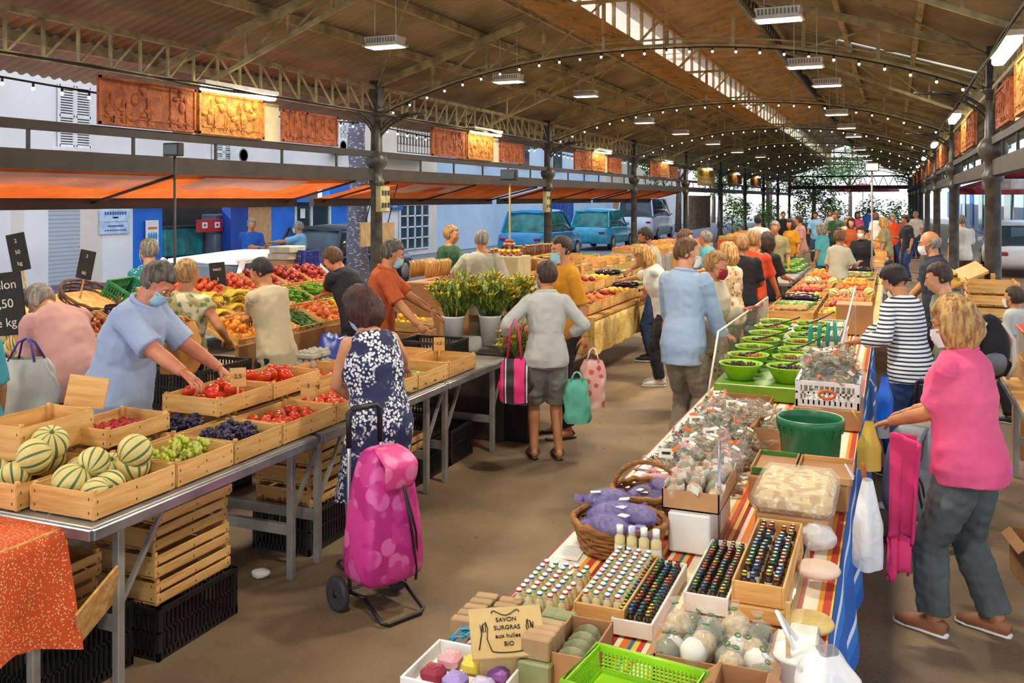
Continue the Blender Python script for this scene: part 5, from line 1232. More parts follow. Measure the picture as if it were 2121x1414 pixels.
b = MB(); b.box((0, 0, .08), (.2, .012, .16), b=.002); o = tag(b.build('crate_board', 'wood', None, (-3.92, 3.62, TZ + .26), .5), 'square wooden board standing above the strawberries', 'board'); o.rotation_euler = (-.2, .15, .5)
# beneath the table
def stack(x, y, rz, n, w_, l, h, z0, where, sl=2, jit=.02):
    for k in range(n): crate(x + R.uniform(-jit, jit), y + R.uniform(-jit, jit), z0 + k * (h + .014), w_, l, h, 'wooden crate in the stack %s, %s' % (where, ('bottom one', 'second from the bottom', 'third from the bottom', 'fourth from the bottom', 'fifth from the bottom', 'sixth from the bottom', 'seventh from the bottom', 'eighth from the bottom', 'top one')[k]), 'crates stacked ' + where, rz, sl)
bcrate(-3.36, 3.62, 0, .42, .56, .24, 'black plastic crate under the stacked wooden crates'); stack(-3.36, 3.60, 0, 4, .40, .52, .115, .245, 'under the grape end of the table')
bcrate(-3.45, 3.02, 0, .40, .54, .30, 'black plastic crate beside the orange tablecloth'); stack(-3.52, 2.95, 0, 2, .36, .46, .11, .31, 'beside the orange tablecloth')
bcrate(-3.45, 4.92, 0, .42, .5, .26, 'black plastic crate under the tomato end of the table'); stack(-3.45, 4.92, 0, 3, .40, .46, .12, .265, 'under the tomato end of the table')
o = text('Les Allouis', .07, 'lettering', mat('stamp_red', 'a03830'), CR[(.4, .46, .12, 2)].p, (0, -.235, .03), (PI / 2, 0, 0))
for k in range(3): bcrate(-3.5, 6.0 + k * .45, 0, .42, .42, .28 + .02 * (k % 2), 'black plastic crate under the far end of the table, %s' % ('nearest', 'middle', 'farthest')[k])
bcrate(-3.5, 6.45, .31, .42, .42, .2, 'black plastic crate stacked on another under the far end')
crate(-3.4, 5.95, .30, .34, .4, .12, 'single wooden crate lying on the black crates', slats=2)
b = MB(); b.box((0, 0, .0), (.012, .26, .2), b=.002); o = tag(b.build('loose_panel', 'wood', None, (-3.14, 2.98, .42)), 'loose wooden panel leaning beside the orange cloth', 'board'); o.rotation_euler = (.5, .3, .2)
# shoe under table: seller foot is built with the seller
# orange tablecloth stall
voro('orange_print', 'd2531f', 'f6b98a', 90, .3, rough=.85, stretch=(1, 1, 1))
r = root('draped_table', (-3.75, 1.95, 0), 'small table under an orange patterned cloth at the left edge', 'table')
b = MB(); b.box((0, 0, .77), (1.1, 1.76, .02)); b.build('tabletop', 'wood', r)
for sx_ in (-.45, .5):
    for sy in (-.8, .8): b = MB(); b.box((sx_, sy, .38), (.04, .04, .76), b=.004); b.build('leg', 'alu', r)
b = MB(); nu, nv = 60, 40
def cl(u, v):
    # v across: left side drop, top, aisle side drop; u along Y
    y = -.9 + 1.8 * u; t = v * (1.1 + .44) ; 
    if t < 1.1: return (-.55 + t, y, .785 + .002 * math.sin(u * 30))
    d = t - 1.1; q = d / .44
    return (.55 + .012 + .03 * q * math.sin(u * 26) + .05 * q * (u > .93) * (u - .93) * 14, y + .03 * q * (u > .9), .785 - d * (1 + .16 * max(0, (u - .88) / .12)))
b.grid(cl, nu, nv); b.build('print_cloth', 'orange_print', r)
b = MB()
def cl2(u, v): q = v; return (-.55 + 1.1 * u, .905 + .02 * q * math.sin(u * 20), .785 - .36 * q)
b.grid(cl2, 24, 10); b.build('cloth_end', 'orange_print', r)
b = MB(); b.lathe([(.035, 0), (.038, .01), (.038, .09), (.03, .1)], 16); o = thing1('honey_jar', b, mat('honey', 'b86a1c', '9a5210', rough=.15), 'amber jar on the orange patterned cloth', 'jar', (-3.52, 2.62, .79)); b = MB(); b.lathe([(.034, .1), (.036, .115), (0.001, .116)], 16); b.build('lid', 'white_metal', o); b = MB(); b.lathe([(.0386, .03), (.0386, .07)], 16, cap=False); b.build('label_band', 'paper', o)
bcrate(-3.3, 2.32, 0, .4, .5, .2, 'wooden produce box with dark lettering under the orange cloth', m='cardboard', name='produce_box', cat='box'); text('Produits', .08, 'lettering', 'stamp_red', bpy.data.objects['produce_box'], (.205, 0, .1), (PI / 2, 0, PI / 2))
# ---------------------------------------------------------------- back displays on the left
def rack(y0, y1, xa, xb, za, zb, label):
    r = root('display_rack', ((xa + xb) / 2, (y0 + y1) / 2, 0), label, 'display stand'); w_ = xa - xb; cx, cy = (xa + xb) / 2, (y0 + y1) / 2
    b = MB(); b.add([(xa - cx, y0 - cy, za), (xa - cx, y1 - cy, za), (xb - cx, y1 - cy, zb), (xb - cx, y0 - cy, zb), (xa - cx, y0 - cy, za - .03), (xa - cx, y1 - cy, za - .03), (xb - cx, y1 - cy, zb - .03), (xb - cx, y0 - cy, zb - .03)], [(0, 1, 2, 3), (4, 7, 6, 5), (0, 4, 5, 1), (1, 5, 6, 2), (2, 6, 7, 3), (3, 7, 4, 0)]); b.build('sloping_shelf', 'wood', r)
    for (x, z) in ((xa - .05, za - .03), (xb + .05, zb - .04)):
        for y in (y0 + .1, y1 - .1): b = MB(); b.box((x - cx, y - cy, z / 2), (.05, .05, z)); b.build('leg', 'wood', r)
    b = MB(); b.box((xa - cx + .02, 0, za * .5 + .1), (.02, y1 - y0, za * .75)); b.build('front_board', 'cardboard', r); return r
SL = .42
def on_rack(kind, row, y, pitch, label, group, l=.42, layers=2, xa=-5.35):
    """crate of fruit on the slope; row 0 is the lowest"""
    x = xa - .2 - row * .38; z = .88 + (row * .38 + .2) * SL; o = crate(x, y, z - .075, .36, l, .09, 'wooden crate of %s' % group.split(',')[0] + ', ' + label.split(' in ')[-1], 'crates on the sloping displays'); o.rotation_euler = (0, math.atan(SL), 0)
    fill(kind, x, y, z - .04, .32, l - .04, pitch, label, group, layers, slope=SL)
rack(4.55, 6.45, -5.55, -6.7, .86, 1.33, 'sloping display behind the bent man in pink'); rack(6.6, 9.4, -5.35, -6.5, .86, 1.33, 'sloping fruit display picked over by the man in beige')
for i, y in enumerate((4.8, 5.25, 5.7, 6.15)):
    kinds = [('melon', .15), ('melon', .15), ('potato', .07), ('onion', .072)][i]
    on_rack(kinds[0], 0, y, kinds[1], '%s in the lowest row, crate %s' % (('yellow melon', 'yellow melon', 'pale potato', 'brown onion')[i], ('nearest the camera', 'second along', 'third along', 'fourth along')[i]), '%ss, left display' % ('yellow melon', 'yellow melon', 'potato', 'onion')[i], xa=-5.55)
    k2 = [('melon', .15), ('onion', .072), ('onion', .072), ('aubergine', .09)][i]
    on_rack(k2[0], 1, y, k2[1], '%s in the middle row, crate %s' % (('yellow melon', 'brown onion', 'red onion', 'aubergine')[i], ('nearest the camera', 'second along', 'third along', 'fourth along')[i]), '%ss, left display middle row' % ('yellow melon', 'onion', 'red onion', 'aubergine')[i], xa=-5.55)
ys = [6.85, 7.3, 7.75, 8.2, 8.65, 9.1]; pos = ('nearest the camera', 'second along', 'third along', 'fourth along', 'fifth along', 'farthest along')
rows = [[('orange', .078), ('orange', .078), ('zucchini', .06), ('peach', .075), ('lemon', .07), ('lemon', .07)], [('banana', .15), ('banana', .15), ('apple', .075), ('pepper', .07), ('pepper', .07), ('peach', .075)], [('nectarine', .07), ('nectarine', .07), ('nectarine', .07), ('apple', .075), ('apple', .075), ('apple', .075)]]
plural = {'orange': 'oranges', 'zucchini': 'courgettes', 'peach': 'peaches', 'lemon': 'lemons', 'banana': 'bananas', 'apple': 'red apples', 'pepper': 'green peppers', 'nectarine': 'nectarines'}
noun = {'orange': 'bright orange', 'zucchini': 'green courgette', 'peach': 'yellow-red peach', 'lemon': 'yellow lemon', 'banana': 'bunch of bananas', 'apple': 'dark red apple', 'pepper': 'pale green pepper', 'nectarine': 'orange-red nectarine'}
for rw, L in enumerate(rows):
    for i, (kd, pt) in enumerate(L):
        on_rack(kd, rw, ys[i], pt, '%s in the %s row, crate %s' % (noun[kd], ('lowest', 'middle', 'top')[rw], pos[i]), '%s, fruit display %s row' % (plural[kd], ('lowest', 'middle', 'top')[rw]), layers=1 if kd in ('zucchini',) else 2)
def chalkboard(px, py, X, w_, h, tilt, lines, label):
    p = gx(px, py, X); r = root('chalkboard', p, label, 'price sign', .35); r.rotation_euler = (0, tilt, .35); b = MB(); b.box((0, 0, 0), (w_, .015, h), b=.003); b.build('slate', 'chalk_slate', r)
    for k, t in enumerate(lines): text(t, min(w_ * .3, h * .26), 'lettering', 'chalk', r, (0, -.009, h * (.3 - .6 * k / max(1, len(lines) - 1))), (PI / 2, 0, 0))
    b = MB(); b.box((0, .01, -h * .8), (.012, .012, h * .8)); b.build('stake', 'wood', r); return r
chalkboard(38, 522, -6.0, .14, .28, -.2, ['2', '50', 'kg'], 'tall narrow tilted chalkboard above the grey-haired head'); chalkboard(178, 548, -6.2, .13, .24, .2, ['2', '90'], 'small dark price board with a looped string')
chalkboard(452, 578, -6.3, .16, .34, -.1, ['nect', '3', 'kg'], 'tall chalkboard standing in the nectarines'); chalkboard(8, 630, -5.5, .28, .42, -.12, ['Melon', '1,50', 'le kg'], 'large dark chalkboard with white writing at the left edge')
# stacked crates and baskets behind the displays
mat('crate_blue', '2076d8', '1560bc', rough=.4); mat('crate_bluedeep', '2c3f9e', '22327e', rough=.4); mat('crate_green', '2a8a4a', '1e6e38', rough=.4)
for k in range(5): bcrate(gx(236, 560, -7.3).x, gx(236, 560, -7.3).y, .55 + k * .13, .4, .9, .12, 'bright blue plastic crate in the stack behind the display, %s' % ('bottom one', 'second from the bottom', 'middle one', 'second from the top', 'top one')[k], m='crate_blue')
b = MB(); b.box((0, 0, .5), (.5, 1.1, 1.0), b=.02); p = gx(130, 560, -7.4); thing1('cool_box', b, mat('box_violet', '4c4a78', '403e68'), 'dark violet box between the chalkboard and the blue crates', 'box', (p.x, p.y, .3))
p = gx(236, 560, -7.3); b = MB(); b.box((0, 0, .27), (.6, 1.2, .54), b=.01); thing1('plinth_box', b, 'cardboard', 'cardboard box under the blue crate stack', 'box', (p.x, p.y, 0))
b = MB(); p = gx(130, 560, -7.4); b.box((0, 0, .145), (.55, 1.15, .29), b=.01); thing1('plinth_box', b, 'cardboard', 'cardboard box under the dark violet box', 'box', (p.x, p.y, 0))
p = gx(252, 606, -6.55); r = bcrate(p.x, p.y, p.z - .12, .26, .4, .22, 'tilted green plastic crate among the vegetables', m='crate_green', rz=.2); r.rotation_euler = (0, .5, .2)
p = gx(628, 572, -6.7); bcrate(p.x, p.y, 1.33, .26, .34, .2, 'deep blue plastic basket on top of the fruit display', m='crate_bluedeep', name='plastic_basket', cat='basket')
p = gx(590, 548, -6.85)
for k in range(3): b = MB(); b.box((0, 0, 0), (.3, .34, .08), b=.01); thing1('produce_carton', b, 'cardboard' if k == 0 else mat('carton_grey', 'c2bfae', 'a8a494'), 'flat carton stacked behind the display, %s' % ('bottom one', 'middle one', 'top one')[k], 'carton', (p.x + .02 * k, p.y, 1.37 + .085 * k))
def basket(x, y, z, w_, d_, h, label, m='wicker', handle=1, rz=0, name='wicker_basket'):
    r = root(name, (x, y, z), label, 'basket', rz); b = MB()
    for k in range(7):
        f = k / 6; g = .82 + .18 * f; b.tube([(w_ / 2 * g * math.cos(t), d_ / 2 * g * math.sin(t), .01 + h * f + .006 * math.sin(t * 12 + k * PI)) for t in [2 * PI * j / 28 for j in range(28)]], .010 if k < 6 else .014, 5, closed=True)
    b.build('woven_side', m, r)
    b = MB(); b.lathe([(.001, 0), (1, 0), (1, .012), (.001, .012)], 24, M=Matrix.Diagonal((w_ / 2 * .82, d_ / 2 * .82, 1, 1))); b.build('base', m, r)
    b = MB()
    for k in range(16): t = 2 * PI * k / 16; b.beam((w_ / 2 * .82 * math.cos(t), d_ / 2 * .82 * math.sin(t), 0), (w_ / 2 * math.cos(t), d_ / 2 * math.sin(t), h), .006)
    b.build('stakes', m, r)
    if handle: b = MB(); b.tube([(w_ / 2 * math.cos(t) * .98, 0, h + w_ * .42 * math.sin(t)) for t in [PI * j / 14 for j in range(15)]], .010, 6); b.build('handle', m, r)
    return r
p = gx(170, 610, -6.6); o = basket(p.x, p.y, p.z - .18, .5, .5, .2, 'round dark wicker basket tilted in the vegetable display', 'wicker_dark', 0); o.rotation_euler = (0, .5, 0)
# black crates between display and table, blue bag
for k in range(3): bcrate(-4.72, 5.42 + .0 * k, k * .32, .5, .56, .31, 'black plastic crate piled behind the raised tomatoes, %s' % ('bottom one', 'middle one', 'top one')[k])
def sack(x, y, z, r_, h, label, m, seed=1, name='sack', cat='bag', knot=0):
    q = Vector((seed * 3.1, 0, 0)); b = MB(); b.ell((0, 0, h / 2), (r_, r_ * .8, h / 2), 22, 14, fn=lambda d: 1 + .22 * noise.noise(d * 2.5 + q) + .06 * noise.noise(d * 7 + q)); o = thing1(name, b, m, label, cat, (x, y, z))
    if knot: k_ = MB(); k_.tube([(0, 0, h * .9), (.01, 0, h * 1.05), (0, 0, h * 1.25)], [r_ * .25, r_ * .08, r_ * .3], 8); k_.build('knot', m, o)
    return o
sack(-4.55, 6.95, 0, .26, .95, 'dark blue plastic bag behind the table, right of the man in beige', 'crate_bluedeep', 2)
# cardboard wall, lemons, punnets
p = gx(905, 640, -4.75); b = MB(); b.box((0, 0, .62), (.45, .75, 1.24), b=.01); b.box((0, 0, 1.0), (.455, .755, .004), 1); thing1('big_carton', b, ['cardboard', 'wood'], 'tall plain brown carton beside the yellow flowers', 'carton', (p.x, p.y, 0))
crate(-4.62, 8.42, .802, .36, .42, .1, 'wooden crate of lemons against the tall carton'); fill('lemon', -4.62, 8.42, .825, .32, .38, .066, 'yellow lemon heaped by the tall carton', 'lemons by the tall carton', 3)
b = MB(); b.box((0, 0, .4), (.42, .44, .8), b=.01); thing1('plinth_box', b, 'cardboard', 'brown box under the lemons by the tall carton', 'box', (-4.62, 8.42, 0))
b = MB()
for k in range(14):
    for j in range(2): b.tube([(-.14 + j * .2, -.3 + k * .045, 0), (-.12 + j * .2, -.3 + k * .045 + R.uniform(-.02, .02), .16), (-.15 + j * .2, -.3 + k * .045, .2)], [.012, .02, .002], 6)
p = gx(893, 548, -4.9); tag(thing1('bread_sticks', b, mat('bread', 'd2a460', 'b8843e', bump=.4), 'row of wrapped golden bread sticks on the tall carton', 'bread', (p.x, p.y + .05, 1.26)), kind='stuff')
fill('strawberry', gx(925, 572, -4.6).x, gx(925, 572, -4.6).y, 1.245, .14, .35, .05, 'small red fruit along the edge of the tall carton', 'small red fruit', 1, scale=(1.2, 1.5))
# flowers
mat('petal_yellow', 'f0cc28', 'd8ac14', rough=.5, rnd=.05); mat('leaf_lime', 'a8b84c', '7f9434', rough=.5, scale=8); mat('petal_bud', 'c8c868', 'a4a84a', rough=.5)
def bouquet(x, y, z, R0, h, n, label, seed, bucket='white_plastic'):
    rr = random.Random(seed); r = root('flower_bucket', (x, y, z), label, 'flowers')
    b = MB(); b.lathe([(R0 * .6, 0), (R0 * .8, .26), (R0 * .84, .265), (R0 * .84, .28), (R0 * .76, .28), (R0 * .56, .02)], 22); b.build('bucket', bucket, r)
    st, lf, pt, bd = MB(), MB(), MB(), MB()
    for _ in range(n):
        a = rr.uniform(0, 2 * PI); q = rr.uniform(0, 1) ** .5; tip = Vector((math.cos(a) * q * R0 * 2.3, math.sin(a) * q * R0 * 2.3, .27 + h * (1 - .45 * q * q) * rr.uniform(.75, 1)))
        st.tube([(math.cos(a) * q * R0 * .5, math.sin(a) * q * R0 * .5, .2), tip * .6 + Vector((0, 0, .12)), tip], .004, 4)
        for k in range(16):
            t = rr.uniform(.35, 1); p = Vector((tip.x * t, tip.y * t, .2 + (tip.z - .2) * t)); dd = Vector((rr.gauss(0, 1), rr.gauss(0, 1), .9)).normalized(); sd = dd.cross(Vector((0, 0, 1))).normalized(); L = rr.uniform(.07, .13)
            lf.add([p, p + dd * L * .5 + sd * .011, p + dd * L, p + dd * L * .5 - sd * .011], [(0, 1, 2, 3)])
        if rr.random() < .5:
            for k in range(6):
                aa = 2 * PI * k / 6; o_ = Vector((math.cos(aa), math.sin(aa), .5)); s_ = Vector((-math.sin(aa), math.cos(aa), 0)); pt.add([tip, tip + o_ * .03 + s_ * .014, tip + o_ * .062, tip + o_ * .03 - s_ * .014], [(0, 1, 2, 3)])
        else:
            for k in range(3): bd.ell(tip + Vector((rr.uniform(-.02, .02), rr.uniform(-.02, .02), 0)), (.009, .009, .03), 6, 5)
    st.build('stems', 'stem_green', r); tag(lf.build('leaves', 'leaf_lime', r), kind='stuff'); tag(pt.build('yellow_blooms', 'petal_yellow', r), kind='stuff'); tag(bd.build('buds', 'petal_bud', r), kind='stuff'); return r
b = MB(); b.box((0, 0, .39), (.86, .9, .78), b=.01); thing1('flower_stand', b, 'dark_iron', 'dark low stand carrying the buckets of lilies', 'stand', (-3.62, 7.98, 0))
bouquet(-3.80, 7.78, .78, .13, .42, 55, 'white bucket of yellow lilies by the tall carton', 1); bouquet(-3.50, 7.95, .78, .13, .42, 60, 'white bucket crowded with greenish lily buds', 2); bouquet(-3.36, 8.25, .78, .12, .38, 50, 'third bucket of lily buds, behind the second', 3)
bouquet(-3.12, 7.72, .35, .11, .42, 30, 'dark bucket of yellow and orange blooms beside the grey shorts', 4, 'dark_iron'); b = MB(); b.box((0, 0, .17), (.3, .3, .34), b=.01); thing1('plinth_box', b, 'black_plastic', 'black box under the low bucket of orange blooms', 'box', (-3.12, 7.72, 0))

# ---------------------------------------------------------------- right-hand herb table
stripes('provence', [(0, 'f2e6c8'), (.22, 'e8a03a'), (.30, 'c8402c'), (.42, 'f0c860'), (.5, 'a82c34'), (.58, 'f2e6c8'), (.66, 'e07a2c'), (.78, '2f7a9c'), (.84, 'f0c860'), (.92, 'c8402c')], .21, 0, rough=.85)
stripes('hem_blue', [(0, '1f5fb0'), (.7, '2b78c8'), (.9, 'dfe6ee')], .35, 2, rough=.85)
mat('lime', '9ed42a', '86bc1c', rough=.35); mat('lime_dark', '6f9c20', rough=.35); mat('bucket_green', '1d7a4c', '14663c', rough=.35, scale=2); mat('herb', '8d8c6c', '6a6c4e', rough=.85, scale=30, bump=.6, rnd=.2); mat('herb_dark', '5f6a44', '444d30', rough=.85, scale=30, bump=.6, rnd=.2)
mat('lavender_flower', '8e8a98', '625e70', rough=.85, scale=60, bump=.7, rnd=.12); mat('organza', 'a896e8', '8a78d8', rough=.6, alpha=.24); mat('organza_pink', 'f0b4c0', 'e09cb0', rough=.6, alpha=.6); mat('dried_beige', 'd8c098', 'b09468', rough=.85, scale=40, bump=.8, rnd=.1); mat('dried_brown', '9c7a50', '6e5236', rough=.85, scale=40, bump=.8, rnd=.2)
mat('ribbon_orange', 'e8702c', 'd05a1c', rough=.5); mat('soap_tan', 'b8946a', '9c7a54', rough=.55, rnd=.1); mat('soap_green', '8f9468', '767c52', rough=.4); mat('label_tan', 'c8aa74', 'b8985f', rough=.7); mat('teal_handle', '2aa8a0', '1c8c86', rough=.35); mat('orange_block', 'e8742a', 'd0601a', rough=.5)
mat('olive_green', '98963c', '6e7024', rough=.3, rnd=.25); mat('olive_black', '5a3434', '2c1a20', rough=.25, rnd=.2); mat('olive_brown', 'b8683a', '7c3c24', rough=.3, rnd=.25); mat('amber_glass', '4a2a16', '30180c', rough=.12); mat('clear_oil', 'd8c890', 'c4b070', rough=.1)
glassy('clear_bag', 'f4f4f0', .14, .15); glassy('matte_film', 'f4f0e4', .2, .6); glassy('packet_film', 'f4f2ea', .07, .2); glassy('clear_pane', 'e8f0f0', .12, .03); glassy('frosted_bag', 'f2f2f4', .7, .35)
r = root('herb_table', (-.7, 0, 0), 'long market table under a striped cloth, full of herbs and soaps', 'table')
b = MB(); b.box((0, 6.1, TZ - .03), (1.02, 7.9, .03)); b.build('tabletop', 'wood', r)
for x in (-.42, .42):
    for y in (2.4, 4.3, 6.2, 8.1, 9.8): b = MB(); b.box((x, y, .38), (.045, .045, .76), b=.004); b.build('leg', 'alu', r)
b = MB(); b.grid(lambda u, v: (-.515 + 1.03 * u, 2.12 + 7.95 * v, TZ - .01 + .001 * noise.noise((u * 8, v * 60, 0))), 12, 60); b.build('striped_cloth', 'provence', r)
for s, m_, dr in ((-1, 'white_cloth', .28), (1, 'hem_blue', .62)):
    b = MB(); b.grid(lambda u, v: (s * (.517 + .03 * u * (1 + .6 * math.sin(v * 75))), 2.12 + 7.95 * v, TZ - .01 - dr * u), 8, 140); b.build('cloth_drop', m_, r)
# leaflets along the aisle edge
mat('leaf_print', 'eceae4', 'd8d4cc', rough=.7)
stripes('printed_lines', [(0, 'f0eee8'), (.7, '9a98a0')], .012, 1, rough=.8)
cols = ['paper', 'leaf_print', mat('leaflet_plum', '6a3458', '54264a'), mat('leaflet_blue', '5aa8d8', '4490c4')]
for k in range(24):
    y = 2.95 + k * .135; b = MB(); b.box((0, 0, 0), (.10, .125, .003)); b.box((0, .01, .002), (.075, .085, .001), 1)
    o = tag(b.build('leaflet', [cols[0] if k % 6 else cols[2 + k % 2], 'printed_lines'], None, (-1.14 + R.uniform(-.01, .01), y, TZ - .005), R.uniform(-.15, .15)), 'white printed leaflet lying along the aisle edge of the striped cloth' if k % 6 else 'coloured leaflet among the white ones on the striped cloth', 'leaflet', 'leaflets along the cloth edge')
# small bottles with white caps
def bottle_proto(r_, h, body, cap, band, label):
    b = MB(); b.lathe([(r_ * .9, 0), (r_, .004), (r_, h * .62), (r_ * .45, h * .74), (r_ * .45, h * .78)], 10); b.lathe([(r_ * 1.02, h * .2), (r_ * 1.02, h * .5)], 10, 1, cap=False); o = tag(b.build('bottle', [body, 'paper']), label, 'bottle')
    q = MB(); q.lathe([(r_ * .62, h * .76), (r_ * .66, h * .78), (r_ * .66, h * .97), (r_ * .5, h)], 10); q.lathe([(r_ * .69, h * .84), (r_ * .69, h * .93)], 10, 1, cap=False)
    if cap == 'black_plastic': q.lathe([(r_ * .5, h * 1.004), (.0005, h * 1.006)], 10, 1, cap=False)
    q.build('cap', [cap, band], o); return Kind(o)
BW = {c: bottle_proto(.0135, .07, 'clear_oil', 'white_plastic', mat('band_' + c, h), 'small bottle') for c, h in (('red', 'c83038'), ('blue', '2a70b8'), ('green', '3a8a54'))}
BO = {c: bottle_proto(.0115, .062, 'amber_glass', 'black_plastic', mat('oil_' + c, h, rough=.35), 'small oil bottle') for c, h in (('yellow', 'e8c828'), ('green', '2f9a5c'), ('blue', '3a78b8'), ('orange', 'e07830'), ('teal', '2a7a74'), ('red', 'c84838'))}
def cratetray(x, y, z, w_, l, h, label, m=('wood_y', 'wood'), cat='tray', name='wooden_tray'):
    r = root(name, (x, y, z), label, cat); b = MB(); b.box((0, 0, .004), (w_, l, .008)); b.build('base', m[0], r)
    for s in (-1, 1): b = MB(); b.box((s * (w_ / 2 + .004), 0, h / 2), (.008, l + .016, h), b=.002); b.build('side_panel', m[0], r)
    for s in (-1, 1): b = MB(); b.box((0, s * (l / 2 + .004), h / 2), (w_, .008, h), b=.002); b.build('end_panel', m[1], r)
    return r
def bottles(D, x0, y0, nx, ny, px_, py_, z, label, group, runs=3, skip=0, sc=1):
    ks = list(D)
    for i in range(nx):
        for j in range(ny):
            if skip and R.random() < skip: continue
            k = ks[(i * 2 + j // runs + (R.random() < .15)) % len(ks)]; D[k].put((x0 + i * px_ + R.uniform(-.002, .002), y0 + j * py_ + R.uniform(-.002, .002), z), (0, 0, R.uniform(0, 6)), label, group, sc)
cratetray(-1.055, 2.93, TZ, .20, .32, .03, 'shallow wooden tray holding white-capped bottles by the aisle'); bottles(BW, -1.13, 2.80, 5, 8, .037, .037, TZ + .01, 'small white-capped bottle in the tray nearest the aisle', 'white-capped bottles, aisle tray', 2, .05)
cratetray(-.855, 3.02, TZ, .15, .46, .075, 'wooden tray of white-capped bottles beside the lavender basket'); bottles(BW, -.91, 2.83, 4, 12, .035, .036, TZ + .03, 'small white-capped bottle in the tray beside the lavender basket', 'white-capped bottles, second tray', 1)
for k in range(4):
    b = MB(); b.lathe([(.018, 0), (.02, .005), (.02, .085), (.009, .1), (.009, .105)], 12); b.lathe([(.0204, .02), (.0204, .06)], 12, 1, cap=False); o = thing1('tall_bottle', b, ['clear_oil', 'paper'], 'taller bottle with a plain white cap at the back of the tray', 'bottle', (-.925 + k * .045, 3.28, TZ + .03), 'taller white-capped bottles'); b = MB(); b.lathe([(.013, .1), (.013, .128)], 12); b.build('cap', 'white_plastic', o)
for (x, y, l, lab) in ((-.77, 3.06, .52, 'left'), (-.575, 3.26, .56, 'middle')):
    pass
cratetray(-.745, 3.03, TZ, .115, .50, .05, 'pale cardboard tray of oil bottles, the one next to the white-capped bottles', ('paper', 'paper')); bottles(BO, -.788, 2.81, 4, 17, .0285, .027, TZ + .01, 'dark oil bottle with a coloured cap ring in the left tray', 'oil bottles in the left tray', 3)
cratetray(-.565, 3.28, TZ, .13, .50, .06, 'pale cardboard tray of oil bottles in the middle of the three', ('paper', 'paper')); bottles(BO, -.61, 3.06, 4, 17, .031, .027, TZ + .015, 'dark oil bottle with a coloured cap ring in the middle tray', 'oil bottles in the middle tray', 2)
cratetray(-.40, 3.35, TZ + .05, .15, .62, .07, 'raised wooden tray of dark oil bottles near the vendor side'); bottles(BO, -.45, 3.08, 2, 16, .028, .034, TZ + .065, 'dark oil bottle in the raised tray, left pair of rows', 'oil bottles in the raised tray, left', 4, .1, 1.15); bottles(BO, -.375, 3.08, 2, 16, .028, .034, TZ + .065, 'dark oil bottle in the raised tray, right pair of rows', 'oil bottles in the raised tray, right', 4, .1, 1.15)
b = MB(); b.box((0, 0, .024), (.17, .66, .048), b=.004); thing1('riser_block', b, 'wood', 'wooden block under the raised tray of oil bottles', 'block', (-.40, 3.35, TZ))
# soaps and gift boxes at the near corner
cratetray(-1.10, 2.33, TZ, .27, .22, .05, 'white cardboard tray of coloured soaps at the near corner', ('white_plastic', 'white_plastic'), name='soap_tray')
for k, (c, nm, x, y) in enumerate((('e8b0b8', 'pale pink', -1.175, 2.385), ('f0d84c', 'yellow', -1.10, 2.385), ('9a2444', 'dark red', -1.185, 2.30), ('b09ad8', 'lavender', -1.11, 2.285), ('a868b0', 'purple', -1.02, 2.375), ('d8c8e8', 'pale lilac', -1.03, 2.285))):
    b = MB(); b.box((0, 0, .02), (.065, .06, .04), b=.012); b.ell((0, 0, .04), (.02, .018, .004), 10, 5); tag(b.build('soap_bar', mat('soap_' + nm.replace(' ', '_'), c, rough=.45), None, (x, y, TZ + .009), R.uniform(-.1, .1)), '%s soap bar in the white tray' % nm, 'soap')
def blk(name, x, y, z, d, m, label, cat, rz=0, b_=.006, group=None):
    b = MB(); b.box((0, 0, d[2] / 2), d, b=b_); return tag(b.build(name, m, None, (x, y, z), rz), label, cat, group)
# kraft box with drawn hands
r = root('kraft_box', (-1.02, 2.43, TZ), 'tilted kraft cardboard box printed with two hands and black writing', 'box', .55)
b = MB(); b.box((0, 0, .05), (.16, .12, .10), b=.004); b.build('carton', 'label_tan', r)
M = Matrix.Translation((0, -.02, .125)) @ Matrix.Rotation(.6, 4, 'X'); b = MB(); b.box((0, 0, 0), (.21, .15, .012), M=M, b=.002); lid = b.build('printed_lid', 'label_tan', r)
b = MB()
for s in (-1, 1):
    b.tube([M @ Vector(p) for p in [(s * .085, -.05, .008), (s * .075, -.01, .008), (s * .07, .02, .008), (s * .06, .03, .008), (s * .055, .01, .008), (s * .06, -.02, .008), (s * .05, -.055, .008)]], .0018, 4)
    for q in range(3): b.tube([M @ Vector((s * (.062 + q * .006), .0, .008)), M @ Vector((s * (.06 + q * .008), .03 - q * .004, .008))], .0014, 4)
    b.tube([M @ Vector((s * .04 * math.cos(t), .055 + .008 * math.sin(3 * t), .008)) for t in [PI / 2 * j / 6 for j in range(7)]], .0016, 4)
b.tube([M @ Vector((.05 * math.cos(t), -.055 - .008 * math.sin(t), .008)) for t in [PI * j / 10 for j in range(11)]], .0016, 4); b.build('hand_drawing', 'ink', lid)
for k, t in enumerate(('SAVON', 'SURGRAS', 'aux huiles', 'BIO')):
    o = text(t, .018, 'lettering', 'ink', lid, M @ Vector((0, .034 - k * .024, .0075)), (.6, 0, 0))
for i in range(5):
    for j in range(2): blk('soap_block', -1.235 + .0 * i + j * .085, 2.60 + i * .045, TZ + .0, (.075, .036, .05), 'soap_tan', 'tan soap block standing behind the kraft box by the aisle', 'soap', .1, .004, 'tan soap blocks by the aisle')
for i in range(4): blk('soap_block', -.915, 2.40 + i * .034, TZ + .075, (.085, .03, .06), 'soap_tan', 'tan soap block in the row right of the printed kraft box', 'soap', 0, .004, 'tan soap blocks in the right row')
blk('soap_carton', -.915, 2.45, TZ, (.1, .16, .075), 'soap_green', 'green carton under the right row of soap blocks', 'carton')
